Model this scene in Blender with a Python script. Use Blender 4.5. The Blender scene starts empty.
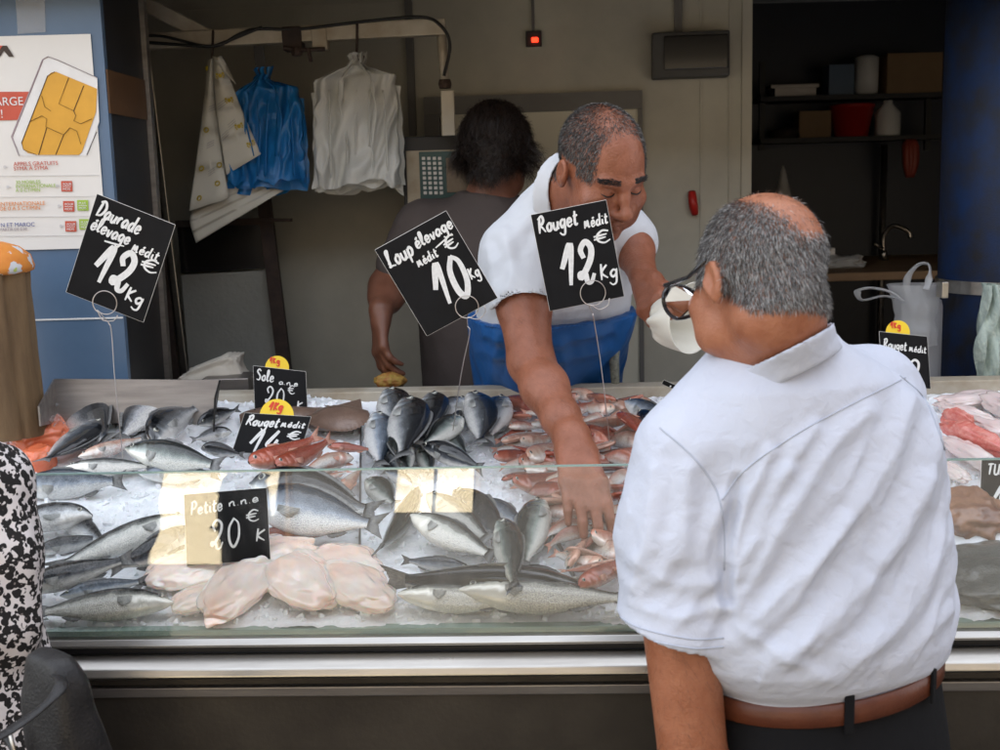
import bpy, bmesh, math, random
import numpy as np
from mathutils import Vector, Matrix
from mathutils.bvhtree import BVHTree
R = math.radians
scene = bpy.context.scene
COL = scene.collection
rng = np.random.default_rng(7)
random.seed(7)

# ------------------------------------------------------------------ camera, sky, sun, exposure
PITCH, ROLL, CAMZ, FPX = R(9.0), R(1.5), 1.65, 1200.0
cF = Vector((0, math.cos(PITCH), -math.sin(PITCH)))
r0 = Vector((1, 0, 0)); u0 = Vector((0, math.sin(PITCH), math.cos(PITCH)))
cR = math.cos(ROLL)*r0 - math.sin(ROLL)*u0
cU = math.cos(ROLL)*u0 + math.sin(ROLL)*r0
cam_d = bpy.data.cameras.new('camera'); cam = bpy.data.objects.new('camera', cam_d); COL.objects.link(cam)
m = Matrix.Identity(4)
for i in range(3):
    m[i][0] = cR[i]; m[i][1] = cU[i]; m[i][2] = -cF[i]
m[2][3] = CAMZ
cam.matrix_world = m
cam_d.sensor_width = 36; cam_d.lens = 36*FPX/1000; cam_d.clip_start = .05; cam_d.clip_end = 500
cam_d.dof.use_dof = True; cam_d.dof.focus_distance = 2.2; cam_d.dof.aperture_fstop = 9
scene.camera = cam

SUN_EL, SUN_AZ = 60.0, 8.0          # sun stands behind the stall's building: the stall is in open shade
world = bpy.data.worlds.new('World'); scene.world = world; world.use_nodes = True
nt = world.node_tree
sky = nt.nodes.new('ShaderNodeTexSky'); sky.sky_type = 'NISHITA'; sky.sun_disc = False
sky.sun_elevation = R(SUN_EL); sky.sun_rotation = R(SUN_AZ)
bg = nt.nodes['Background']; bg.inputs[1].default_value = .15
hs_ = nt.nodes.new('ShaderNodeHueSaturation'); hs_.inputs['Saturation'].default_value = .30   # thin high cloud: a paler sky
nt.links.new(sky.outputs[0], hs_.inputs['Color']); nt.links.new(hs_.outputs[0], bg.inputs[0])
sd = bpy.data.lights.new('sun', 'SUN'); sd.energy = 5.0; sd.angle = R(.5); sd.color = (1, .93, .82)
sun = bpy.data.objects.new('sun', sd); COL.objects.link(sun)
sdir = Vector((math.sin(R(SUN_AZ))*math.cos(R(SUN_EL)), math.cos(R(SUN_AZ))*math.cos(R(SUN_EL)), math.sin(R(SUN_EL))))
sun.rotation_euler = sdir.to_track_quat('Z', 'Y').to_euler(); sun.location = (0, 6, 12)
vs = scene.view_settings
vs.view_transform = 'Standard'; vs.look = 'None'; vs.exposure = 2.4; vs.gamma = 1; vs.use_curve_mapping = False
scene.cycles.use_denoising = True
scene.cycles.max_bounces = 8; scene.cycles.diffuse_bounces = 4; scene.cycles.transparent_max_bounces = 16
scene.cycles.sample_clamp_indirect = 6

# ------------------------------------------------------------------ geometry helpers
def ray(px, py):
    return cF + float((px-500)/FPX)*cR + float((375-py)/FPX)*cU
def P(px, py, Y):                    # the point of the world at depth Y seen at that spot of the photograph
    d = ray(px, py); t = Y/d.y
    return Vector((d.x*t, Y, CAMZ + d.z*t))
def PZ(px, py, z):
    d = ray(px, py); t = (z-CAMZ)/d.z
    return Vector((d.x*t, d.y*t, z))
CYAW = R(2.5)
CT_U = Vector((math.cos(CYAW), -math.sin(CYAW), 0)); CT_V = Vector((math.sin(CYAW), math.cos(CYAW), 0))
CT_O = Vector((0, 1.8, 0))
def CT(u, v, z): return CT_O + CT_U*u + CT_V*v + Vector((0, 0, z))
ICE_S = .21
def zice(v): return .962 + ICE_S*(v-.03)
ICE_N = (Vector((0, 0, 1)) - CT_V*ICE_S).normalized()
def ICE(px, py, lift=0):
    p0 = CT(0, .03, .962) + ICE_N*lift
    d = ray(px, py); o = Vector((0, 0, CAMZ))
    return o + d*((p0-o).dot(ICE_N)/d.dot(ICE_N))
def project(pts):                    # world points (n,3) -> pixels of the photograph, for sizing folds and patterns
    q = np.asarray(pts) - np.array([0, 0, CAMZ])
    a = q@np.array(cR); b = q@np.array(cU); c = q@np.array(cF)
    return np.stack([500+FPX*a/c, 375-FPX*b/c], 1)

def vnoise(*c, seed=0):              # value noise on numpy arrays, 1-3 D
    c = [np.asarray(x, dtype=np.float64) for x in c]
    while len(c) < 3: c.append(np.zeros_like(c[0]))
    i = [np.floor(x).astype(np.int64) for x in c]; f = [x-j for x, j in zip(c, i)]
    f = [x*x*(3-2*x) for x in f]
    def h(a, b, d):
        n = (a*374761393 + b*668265263 + d*2147483647 + seed*974634777) & 0xffffffff
        n = ((n ^ (n >> 13))*1274126177) & 0xffffffff
        return ((n ^ (n >> 16)) & 0xffff)/32767.5 - 1
    r = 0
    for dx in (0, 1):
        for dy in (0, 1):
            for dz in (0, 1):
                w = (f[0] if dx else 1-f[0])*(f[1] if dy else 1-f[1])*(f[2] if dz else 1-f[2])
                r = r + w*h(i[0]+dx, i[1]+dy, i[2]+dz)
    return r

def link(name, me, mats=(), parent=None, smooth=True):
    o = bpy.data.objects.new(name, me); COL.objects.link(o)
    for mm in (mats if isinstance(mats, (list, tuple)) else [mats]): me.materials.append(mm)
    if smooth and len(me.polygons): me.polygons.foreach_set('use_smooth', np.ones(len(me.polygons), dtype=bool))
    if parent is not None: o.parent = parent
    return o
def tag(o, label=None, cat=None, group=None, kind=None):
    if label: o['label'] = label
    if cat: o['category'] = cat
    if group: o['group'] = group
    if kind: o['kind'] = kind
    return o
def empty(name, loc=(0, 0, 0), label=None, cat=None, group=None):
    o = bpy.data.objects.new(name, None); COL.objects.link(o); o.location = loc; o.empty_display_size = .05
    return tag(o, label, cat, group)

class MB:
    """collects boxes, tubes and sheets; build() links them as ONE mesh object (world coordinates, relative to its parent)"""
    def __init__(s): s.v = []; s.f = []; s.mi = []; s.m = 0
    def add(s, vs, fs):
        b = len(s.v); s.v += [tuple(x) for x in vs]; s.f += [tuple(i+b for i in f) for f in fs]; s.mi += [s.m]*len(fs); return s
    def hexa(s, c): return s.add(c, [(0,3,2,1),(4,5,6,7),(0,1,5,4),(1,2,6,5),(2,3,7,6),(3,0,4,7)])   # bottom 0-3 ccw, top 4-7
    def box(s, lo, hi):
        (a,b,c),(d,e,f) = lo, hi
        return s.hexa([(a,b,c),(d,b,c),(d,e,c),(a,e,c),(a,b,f),(d,b,f),(d,e,f),(a,e,f)])
    def obox(s, o, ex, ey, ez):      # box from a corner and three edge vectors
        o, ex, ey, ez = Vector(o), Vector(ex), Vector(ey), Vector(ez)
        return s.hexa([o, o+ex, o+ex+ey, o+ey, o+ez, o+ex+ez, o+ex+ey+ez, o+ey+ez])
    def slab(s, quad, n, th):        # quad extruded along n by th
        q = [Vector(x) for x in quad]; n = Vector(n)*th; k = len(q)
        vs_ = q + [x+n for x in q]
        return s.add(vs_, [tuple(range(k))[::-1], tuple(range(k, 2*k))] + [(i, (i+1) % k, (i+1) % k+k, i+k) for i in range(k)])
    def tube(s, pts, r, n=8, caps=True, flat=1.0, up=None):
        pts = [Vector(p) for p in pts]; k = len(pts); rr = r if isinstance(r, (list, tuple, np.ndarray)) else [r]*k
        ref = Vector(up) if up else Vector((.3, .2, 1)).normalized(); rings = []
        for i, p in enumerate(pts):
            t = (pts[min(i+1, k-1)] - pts[max(i-1, 0)]).normalized()
            a = t.cross(ref)
            if a.length < 1e-4: a = t.cross(Vector((1, 0, 0)))
            a.normalize(); b = a.cross(t).normalized()
            rings += [p + a*(math.cos(2*math.pi*j/n)*rr[i]) + b*(math.sin(2*math.pi*j/n)*rr[i]*flat) for j in range(n)]
        fs = [(i*n+j, i*n+(j+1) % n, (i+1)*n+(j+1) % n, (i+1)*n+j) for i in range(k-1) for j in range(n)]
        if caps: fs += [tuple(range(n))[::-1], tuple((k-1)*n+j for j in range(n))]
        return s.add(rings, fs)
    def lathe(s, prof, o=(0, 0, 0), n=24, ax=None):   # prof: (r, h) along ax
        o = Vector(o); az = Vector(ax).normalized() if ax else Vector((0, 0, 1))
        a = az.orthogonal().normalized(); b = az.cross(a); vs_ = []
        for r, h in prof:
            vs_ += [o + az*h + a*(r*math.cos(2*math.pi*j/n)) + b*(r*math.sin(2*math.pi*j/n)) for j in range(n)]
        k = len(prof)
        fs = [(i*n+j, i*n+(j+1) % n, (i+1)*n+(j+1) % n, (i+1)*n+j) for i in range(k-1) for j in range(n)]
        return s.add(vs_, fs + [tuple(range(n))[::-1], tuple((k-1)*n+j for j in range(n))])
    def prism(s, poly, o, ex, ey, n, th):   # outline in the plane ex, ey
        o, ex, ey = Vector(o), Vector(ex), Vector(ey)
        return s.slab([o+ex*x+ey*y for x, y in poly], n, th)
    def grid(s, pts, closed=False):  # pts[i][j]
        h, w = len(pts), len(pts[0])
        fs = [(i*w+j, i*w+(j+1) % w, (i+1)*w+(j+1) % w, (i+1)*w+j) for i in range(h-1) for j in range(w if closed else w-1)]
        return s.add([p for r_ in pts for p in r_], fs)
    def mesh(s, name='m'):
        me = bpy.data.meshes.new(name); me.from_pydata(s.v, [], s.f)
        return me
    def build(s, name, mats, parent=None, bevel=0, smooth=False, off=None, fix=True):
        o = Vector(off) if off is not None else (parent.matrix_basis.translation if parent is not None else Vector((0, 0, 0)))
        if off is None and parent is not None and parent.parent is not None: o = o + parent.parent.matrix_basis.translation
        if parent is None and off is None:
            a = np.array(s.v); o = Vector(((a[:, 0].min()+a[:, 0].max())/2, (a[:, 1].min()+a[:, 1].max())/2, a[:, 2].min()))
        s.v = [(x-o.x, y-o.y, z-o.z) for x, y, z in s.v]
        me = s.mesh(name); mats = mats if isinstance(mats, (list, tuple)) else [mats]
        ob = link(name, me, mats, parent, smooth)
        me.polygons.foreach_set('material_index', s.mi)
        if parent is None: ob.location = o
        if fix:
            bm = bmesh.new(); bm.from_mesh(me); bmesh.ops.recalc_face_normals(bm, faces=bm.faces)
            if bevel:
                bmesh.ops.bevel(bm, geom=[e for e in bm.edges if len(e.link_faces) == 2 and e.calc_face_angle(0) > .6], offset=bevel, segments=2, affect='EDGES', profile=.6)
            bm.to_mesh(me); bm.free()
        return ob

def catmull(pts, n=6):
    pts = [np.array(p, dtype=float) for p in pts]
    if len(pts) < 3: return [pts[0] + (pts[-1]-pts[0])*k/n for k in range(n+1)]
    q = [2*pts[0]-pts[1]] + pts + [2*pts[-1]-pts[-2]]; out = []
    for i in range(1, len(q)-2):
        a, b, c, d = q[i-1:i+3]
        for k in range(n):
            t = k/n
            out.append(.5*((2*b)+(c-a)*t+(2*a-5*b+4*c-d)*t*t+(3*b-a-3*c+d)*t**3))
    return out + [pts[-1]]

# ------------------------------------------------------------------ materials
def mat(name, col, rough=.5, metal=0, col2=None, nscale=8, namt=.6, detail=6, bump=0, bscale=60, coat=0, spec=.5, sss=0, sssr=.01, trans=0, alpha=1, emit=0, coords='Object', rvar=0, stretch=None, ior=1.45, rnd=0, sheen=0):
    mt = bpy.data.materials.new(name); mt.use_nodes = True; t = mt.node_tree; N = t.nodes; L = t.links
    b = N['Principled BSDF']; I = b.inputs
    I['Base Color'].default_value = (*col, 1); I['Roughness'].default_value = rough; I['Metallic'].default_value = metal
    I['Coat Weight'].default_value = coat; I['Coat Roughness'].default_value = .08; I['Specular IOR Level'].default_value = spec
    I['Subsurface Weight'].default_value = sss; I['Subsurface Radius'].default_value = (1, .4, .25); I['Subsurface Scale'].default_value = sssr
    I['Transmission Weight'].default_value = trans; I['Alpha'].default_value = alpha; I['IOR'].default_value = ior
    if sheen: I['Sheen Weight'].default_value = sheen
    if emit: I['Emission Color'].default_value = (*col, 1); I['Emission Strength'].default_value = emit
    tc = N.new('ShaderNodeTexCoord'); vec = tc.outputs[coords]
    if stretch:
        mp = N.new('ShaderNodeMapping'); mp.inputs['Scale'].default_value = stretch; L.new(vec, mp.inputs[0]); vec = mp.outputs[0]
    last = None
    if col2 is not None:
        n = N.new('ShaderNodeTexNoise'); n.inputs['Scale'].default_value = nscale; n.inputs['Detail'].default_value = detail; n.inputs['Roughness'].default_value = .6
        L.new(vec, n.inputs['Vector'])
        rp = N.new('ShaderNodeMapRange'); rp.inputs[1].default_value = .5-.25/max(namt, .01)*.6; rp.inputs[2].default_value = .5+.25/max(namt, .01)*.6
        L.new(n.outputs['Fac'], rp.inputs[0])
        mx = N.new('ShaderNodeMix'); mx.data_type = 'RGBA'; mx.inputs['A'].default_value = (*col, 1); mx.inputs['B'].default_value = (*col2, 1)
        L.new(rp.outputs[0], mx.inputs['Factor']); last = mx.outputs['Result']
        if rvar:
            r2 = N.new('ShaderNodeMapRange'); r2.inputs[3].default_value = rough-rvar; r2.inputs[4].default_value = rough+rvar
            L.new(n.outputs['Fac'], r2.inputs[0]); L.new(r2.outputs[0], I['Roughness'])
    if rnd:
        oi = N.new('ShaderNodeObjectInfo'); hs = N.new('ShaderNodeHueSaturation'); mr = N.new('ShaderNodeMapRange')
        mr.inputs[3].default_value = 1-rnd; mr.inputs[4].default_value = 1+rnd; L.new(oi.outputs['Random'], mr.inputs[0]); L.new(mr.outputs[0], hs.inputs['Value'])
        if last: L.new(last, hs.inputs['Color'])
        else: hs.inputs['Color'].default_value = (*col, 1)
        last = hs.outputs[0]
    if last: L.new(last, I['Base Color'])
    if bump:
        n2 = N.new('ShaderNodeTexNoise'); n2.inputs['Scale'].default_value = bscale; n2.inputs['Detail'].default_value = 5; L.new(vec, n2.inputs['Vector'])
        bp = N.new('ShaderNodeBump'); bp.inputs['Strength'].default_value = bump; bp.inputs['Distance'].default_value = .004
        L.new(n2.outputs['Fac'], bp.inputs['Height']); L.new(bp.outputs[0], I['Normal'])
    return mt
def nodes(mt): return mt.node_tree.nodes, mt.node_tree.links, mt.node_tree.nodes['Principled BSDF'].inputs

def thin_glass(name, tint, rough=.0, f=1.5, smear=0):
    mt = bpy.data.materials.new(name); mt.use_nodes = True; N = mt.node_tree.nodes; L = mt.node_tree.links; N.remove(N['Principled BSDF'])
    tr = N.new('ShaderNodeBsdfTransparent'); tr.inputs[0].default_value = (*tint, 1)
    gl = N.new('ShaderNodeBsdfGlossy'); gl.inputs['Roughness'].default_value = rough; gl.inputs['Color'].default_value = (1, 1, 1, 1)
    fr = N.new('ShaderNodeFresnel'); fr.inputs[0].default_value = f
    mx = N.new('ShaderNodeMixShader'); L.new(fr.outputs[0], mx.inputs[0]); L.new(tr.outputs[0], mx.inputs[1]); L.new(gl.outputs[0], mx.inputs[2])
    if smear:
        tc = N.new('ShaderNodeTexCoord'); mp = N.new('ShaderNodeMapping'); mp.inputs['Scale'].default_value = (1, 1, .3); L.new(tc.outputs['Object'], mp.inputs[0])
        n = N.new('ShaderNodeTexNoise'); n.inputs['Scale'].default_value = 14; n.inputs['Detail'].default_value = 8; n.inputs['Roughness'].default_value = .7; L.new(mp.outputs[0], n.inputs['Vector'])
        v = N.new('ShaderNodeTexVoronoi'); v.inputs['Scale'].default_value = 95; L.new(tc.outputs['Object'], v.inputs['Vector']); v2 = N.new('ShaderNodeMapRange'); v2.inputs[1].default_value = .16; v2.inputs[2].default_value = .08; v2.inputs[4].default_value = .22; L.new(v.outputs['Distance'], v2.inputs[0])
        n2 = N.new('ShaderNodeMapRange'); n2.inputs[1].default_value = .5; n2.inputs[2].default_value = .8; n2.inputs[4].default_value = smear; L.new(n.outputs['Fac'], n2.inputs[0])
        n3 = N.new('ShaderNodeMapRange'); n3.inputs[1].default_value = .55; n3.inputs[2].default_value = .7; L.new(n.outputs['Fac'], n3.inputs[0]); m3 = N.new('ShaderNodeMath'); m3.operation = 'MULTIPLY'; L.new(v2.outputs[0], m3.inputs[0]); L.new(n3.outputs[0], m3.inputs[1])
        ad = N.new('ShaderNodeMath'); L.new(n2.outputs[0], ad.inputs[0]); L.new(m3.outputs[0], ad.inputs[1])
        df = N.new('ShaderNodeBsdfDiffuse'); df.inputs[0].default_value = (.7, .7, .68, 1); m2 = N.new('ShaderNodeMixShader'); L.new(ad.outputs[0], m2.inputs[0]); L.new(mx.outputs[0], m2.inputs[1]); L.new(df.outputs[0], m2.inputs[2]); mx = m2
    L.new(mx.outputs[0], N['Material Output'].inputs[0]); return mt
def thin_plastic(name, col, alpha=.35, rough=.25, transl=.5):   # thin bag film: part clear, part translucent, glossy
    mt = bpy.data.materials.new(name); mt.use_nodes = True; N = mt.node_tree.nodes; L = mt.node_tree.links
    b = N['Principled BSDF']; b.inputs['Base Color'].default_value = (*col, 1); b.inputs['Roughness'].default_value = rough
    tl = N.new('ShaderNodeBsdfTranslucent'); tl.inputs[0].default_value = (*col, 1)
    m1 = N.new('ShaderNodeMixShader'); m1.inputs[0].default_value = transl; L.new(b.outputs[0], m1.inputs[1]); L.new(tl.outputs[0], m1.inputs[2])
    tr = N.new('ShaderNodeBsdfTransparent'); tr.inputs[0].default_value = (1, 1, 1, 1)
    m2 = N.new('ShaderNodeMixShader'); m2.inputs[0].default_value = alpha; L.new(tr.outputs[0], m2.inputs[1]); L.new(m1.outputs[0], m2.inputs[2])
    L.new(m2.outputs[0], N['Material Output'].inputs[0])
    n = N.new('ShaderNodeTexNoise'); n.inputs['Scale'].default_value = 35; n.inputs['Detail'].default_value = 4
    bp = N.new('ShaderNodeBump'); bp.inputs['Strength'].default_value = .35; bp.inputs['Distance'].default_value = .004
    L.new(n.outputs['Fac'], bp.inputs['Height']); L.new(bp.outputs[0], b.inputs['Normal']); return mt

M = {}
M['steel'] = mat('brushed_steel', (.50, .48, .44), .32, 1, (.36, .34, .31), 3, .8, bump=.05, bscale=400, rvar=.12, stretch=(1, 12, 12))
M['dull_steel'] = mat('dull_steel', (.34, .32, .30), .42, .9, (.22, .2, .19), 5, .7, bump=.06, bscale=300, rvar=.12, stretch=(1, 10, 10))
M['dark_panel'] = mat('counter_panel', (.055, .047, .037), .45, .4, (.03, .025, .02), 5, .9, bump=.12, bscale=120, rvar=.1)
M['wire'] = mat('wire', (.55, .5, .46), .35, 1)
M['board'] = mat('blackboard', (.0035, .0035, .004), .6, 0, (.009, .009, .010), 18, .7, bump=.05, bscale=90, rvar=.12, spec=.2)
M['board_edge'] = mat('board_edge', (.6, .58, .54), .6)
M['chalk'] = mat('white_ink', (.82, .82, .80), .6, col2=(.62, .62, .6), nscale=160, namt=.5)
M['yellow'] = mat('yellow_badge', (.85, .60, .03), .5)
M['red_ink'] = mat('red_ink', (.65, .06, .02), .6)
M['wall'] = mat('wall_panel', (.52, .50, .415), .55, col2=(.38, .36, .30), nscale=3.0, namt=.8, bump=.04, bscale=40)
M['door'] = mat('cold_door', (.68, .65, .53), .5, col2=(.60, .57, .46), nscale=2, namt=.6)
M['grey_trim'] = mat('grey_trim', (.16, .155, .145), .5, col2=(.12, .115, .11), nscale=9)
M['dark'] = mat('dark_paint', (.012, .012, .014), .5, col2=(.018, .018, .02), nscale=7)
M['blue_tile'] = mat('blue_tile', (.10, .165, .26), .3, col2=(.075, .13, .21), nscale=4, namt=.6, coat=.15)
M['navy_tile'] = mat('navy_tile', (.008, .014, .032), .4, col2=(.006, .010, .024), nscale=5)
M['blue_paint'] = mat('blue_column', (.004, .018, .064), .6, col2=(.012, .012, .014), nscale=14, namt=.8, bump=.2, bscale=220, spec=.3)
M['paper'] = mat('poster_paper', (.72, .70, .66), .6, col2=(.67, .65, .61), nscale=5)
M['concrete'] = mat('pavement', (.075, .07, .062), .85, col2=(.055, .05, .045), nscale=6, bump=.2, bscale=80)
M['cream_steel'] = mat('rail_paint', (.50, .46, .38), .5, .2, (.34, .28, .2), 14, .7, bump=.08, bscale=60)
M['rubber'] = mat('black_cable', (.012, .012, .012), .5)
M['white_plastic'] = mat('white_plastic', (.75, .74, .72), .35)
M['wood'] = mat('wood', (.30, .19, .10), .6, col2=(.2, .12, .06), nscale=6, stretch=(1, 1, 8), bump=.2, bscale=30)
M['rust'] = mat('rusty_steel', (.07, .045, .035), .7, .3, (.03, .022, .02), 20, .8, bump=.3, bscale=90)
M['red_plastic'] = mat('red_plastic', (.45, .02, .015), .4)
M['card'] = mat('cardboard', (.30, .2, .11), .8, col2=(.24, .155, .085), nscale=9)
M['styro'] = mat('white_foam', (.62, .58, .50), .8, col2=(.5, .46, .39), nscale=10, bump=.1, bscale=200)
# ------------------------------------------------------------------ setting
WYAW = R(5); WU = Vector((math.cos(WYAW), -math.sin(WYAW), 0)); WV = Vector((math.sin(WYAW), math.cos(WYAW), 0)); WO = Vector((0, 3.85, 0))
def WP(px, py, off=0):               # point on the back wall's face (off metres in front of it)
    d = ray(px, py); o = Vector((0, 0, CAMZ)); t = (WO-WV*off-o).dot(WV)/d.dot(WV); return o+d*t
def wl(p): q = p-WO; return q.dot(WU), p.z      # world -> wall coordinates
def wquad(px0, py0, px1, py1):       # rectangle on the wall from two pixels, (u0,u1,z0,z1)
    a, b = wl(WP(px0, py0)), wl(WP(px1, py1)); return a[0], b[0], b[1], a[1]
def wbox(mb, u0, u1, z0, z1, d0, d1):  # box on the wall between distances d0<d1 in front of it
    o = WO + WU*u0 - WV*d1 + Vector((0, 0, z0))
    return mb.obox(o, WU*(u1-u0), WV*(d1-d0), Vector((0, 0, z1-z0)))

g = MB().add([(-40, -60, 0), (40, -60, 0), (40, 60, 0), (-40, 60, 0)], [(0, 1, 2, 3)]).build('pavement', M['concrete']); tag(g, kind='structure')
f = MB().box((-1.7, 1.95, .004), (3.4, 7.2, .26)).build('stall_floor', M['concrete']); tag(f, kind='structure')

UR = wl(WP(741, 200))[0]             # right end of the pale wall
w = empty('stall_wall', (0, 3.9, .26), 'pale beige panelled back wall of the stall with a thin vertical joint', 'wall')
mb = MB(); wbox(mb, -2.1, UR, .26, 2.75, -.1, 0); mb.build('wall_panel', M['wall'], w)
mb = MB()
for px in (700, 728):
    u = wl(WP(px, 300))[0]; wbox(mb, u, u+.006, .27, 2.7, .001, .006)
wbox(mb, -2.1, UR, 2.22, 2.226, .001, .006)
mb.build('joint_strip', M['wall'], w)
mb = MB(); wbox(mb, UR, UR+.03, .26, 2.75, -.1, .012); mb.build('corner_strip', M['wall'], w)
d_ = empty('cold_room_door', (.2, 3.8, .26), 'wide pale door with dark grey frame behind the two fishmongers', 'door')
u0, u1, z0, z1 = wquad(425, 98, 644, 380)
mb = MB(); wbox(mb, u0+.05, u1-.012, .27, z1-.055, .002, .02); mb.build('door_panel', M['door'], d_)
mb = MB(); wbox(mb, u0, u1, z1-.055, z1, .002, .035); wbox(mb, u0, u0+.048, .27, z1-.056, .002, .034); wbox(mb, u1-.014, u1, .27, z1-.056, .002, .033)
mb.build('door_frame', M['grey_trim'], d_)
# side and rest of the shop
def slabq(name, lo, hi, mt, label, cat):
    o = MB().box(lo, hi).build(name, mt); return tag(o, label, cat)
XR = (WO+WU*UR).x
o = MB().box((-2.2, 2.78, 2.62), (3.6, 7.2, 2.715)).build('ceiling', M['dark']); tag(o, kind='structure')
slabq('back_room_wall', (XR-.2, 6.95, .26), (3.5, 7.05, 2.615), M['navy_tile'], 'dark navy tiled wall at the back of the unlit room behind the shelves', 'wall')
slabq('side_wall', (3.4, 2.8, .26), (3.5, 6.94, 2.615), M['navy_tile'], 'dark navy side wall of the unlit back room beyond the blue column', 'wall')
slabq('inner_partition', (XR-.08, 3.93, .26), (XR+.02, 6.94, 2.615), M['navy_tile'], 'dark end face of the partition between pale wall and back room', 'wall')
slabq('left_partition', (-2.2, 2.7, .26), (-2.1, 4.2, 2.62), M['wall'], 'pale side wall of the stall behind the poster pillar', 'wall')
o = MB().box((-14, 2.78, 2.72), (14, 8.5, 5.2)).build('upper_facade', M['wall']); tag(o, 'plain upper storey of the stall building above the counter opening', 'building')
o = MB().box((-14, 2.8, 0), (-2.21, 8.4, 2.715)).build('neighbour_shop', M['wall']); tag(o, 'plain shop front joined to the stall beyond the poster pillar', 'building')
o = MB().box((3.51, 2.8, 0), (14, 8.4, 2.715)).build('neighbour_shop', M['wall']); tag(o, 'plain shop front joined to the stall beyond the blue column', 'building')
o = MB().box((-2.2, 2.66, 2.10), (3.6, 2.755, 2.75)).build('light_baffle', M['dark']); tag(o, 'unseen dark shutter box across the top of the stall opening', 'baffle')  # added out of view to block light, so the upper wall stays dark
# houses across the street (seen only as reflections and bounced light)
M['ochre'] = mat('ochre_render', (.22, .18, .13), .9, col2=(.18, .145, .10), nscale=1.5)
bld = empty('street_house', (0, -9, 0), 'sunlit ochre house front across the street reflected in the glass', 'building')
MB().box((-16, -12, 0), (16, -9, 5.6)).build('wall', M['ochre'], bld)
for x in (-10, -6, -2, 2, 6, 10):
    for z in (.6, 3.6):
        MB().box((x-.6, -9.05, z), (x+.6, -8.96, z+1.7)).build('window', M['dark'], bld)
crn = empty('sky_block_house', (9, -4, 0), 'unseen tall dark brick block, added to hold off sky light from the right', 'building')  # added out of view: blocks the sky on the right for more directional light
M['brick'] = mat('brick', (.16, .085, .06), .9, col2=(.11, .06, .045), nscale=6)
MB().box((7.2, -8.4, 0), (12, -.6, 8.5)).build('wall', M['brick'], crn)
for y in (-7, -4.5, -2):
    for z in (1.0, 3.8, 6.4): MB().box((7.15, y, z), (7.24, y+1.1, z+1.6)).build('window', M['dark'], crn)
# pale crates and cartons on the sunny side of the pavement, mirrored in the front glass
M['crate_wood'] = mat('pale_crate_wood', (.78, .68, .48), .8, col2=(.68, .58, .4), nscale=12, stretch=(1, 8, 8))
def boards(x0, x1, y, ht, label, n):   # boards leaning back on a low carton, facing the stall and the sun
    c = empty('leaning_boards', ((x0+x1)/2, y, .004), label, 'boards'); sl = Vector((0, -.62, .78)); nn = Vector((0, .78, .62))
    for k in range(n):
        a = x0+(x1-x0)*k/n; w_ = (x1-x0)/n-(.02 if n > 1 else 0)
        MB().obox((a, y, .006), (w_, 0, 0), sl*ht, -nn*.012).build('board', M['crate_wood'], c)
    MB().box((x0+.02, y-ht*.62-.12, .004), (x1-.02, y-ht*.62-.03, ht*.72)).build('carton', M['card'], c)
boards(-1.90, -1.55, -1.45, .60, 'wide pale board leaning across the pavement, mirrored beside the leopard blouse', 1); boards(-1.53, -1.33, -1.45, .62, 'narrow pale boards leaning across the pavement, mirrored over the twenty euro sign', 2)
boards(-.92, -.50, -2.3, .60, 'pale boards leaning farther off across the pavement, mirrored over the bass', 2)
# poster pillar at the left
PX0, PXR, PY0, PY1 = -2.15, P(128, 376, 2.76).x, 2.76, 3.06
pl = empty('poster_pillar', (-1.3, PY0, 0), 'blue tiled corner pillar carrying the phone card poster', 'pillar')
mb = MB().box((PX0, PY0, 0), (PXR, PY0+.02, 2.62)); mb.build('tiled_face', M['blue_tile'], pl)
MB().box((PX0, PY0+.021, 0), (PXR, PY1, 2.62)).build('shaded_side', M['dark'], pl)  # the pillar's side lies in shade; this dark colour paints that shade in
za = P(128, 376, PY0).z
zj = P(60, 320, PY0).z
MB().box((PX0, PY0-.0025, zj), (PXR-.001, PY0-.0005, zj+.0035)).build('tile_joint', M['chalk'], pl)
zb0, zb1 = P(150, 116, 2.9).z, P(150, 74, 2.9).z
M['orange_wood'] = mat('brown_band', (.13, .06, .02), .5, col2=(.09, .04, .015), nscale=9)
MB().box((PXR+.0005, PY0+.004, zb0), (PXR+.004, PY1-.004, zb1)).build('brown_band', M['orange_wood'], pl)
MB().box((PXR-.012, PY1+.003, .1), (PXR+.012, PY1+.03, 2.6)).build('edge_strip', M['dull_steel'], pl)
# blue column at the right, with its steel band
cc = P(1012, 330, 3.0); cr = (1012-940)/1200*3.02
bc = empty('blue_column', (cc.x, 3.0, .26), 'round blue painted column with a steel band behind the right end of the counter', 'column')
MB().lathe([(cr, .0), (cr, 2.4)], (cc.x, 3.0, .24), 40).build('shaft', M['blue_paint'], bc, smooth=True)
zs = P(950, 297, 2.85).z; zt = P(950, 284, 2.85).z
MB().lathe([(cr+.002, zs), (cr+.006, zs), (cr+.006, zt), (cr+.002, zt)], (cc.x, 3.0, 0), 40).build('steel_band', M['steel'], bc, smooth=False)
pa = P(941, 290, 2.9)
MB().box((pa.x-.012, 2.86, zs-.004), (pa.x+.004, 2.90, zt+.004)).build('band_clasp', M['steel'], bc, bevel=.002)

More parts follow.
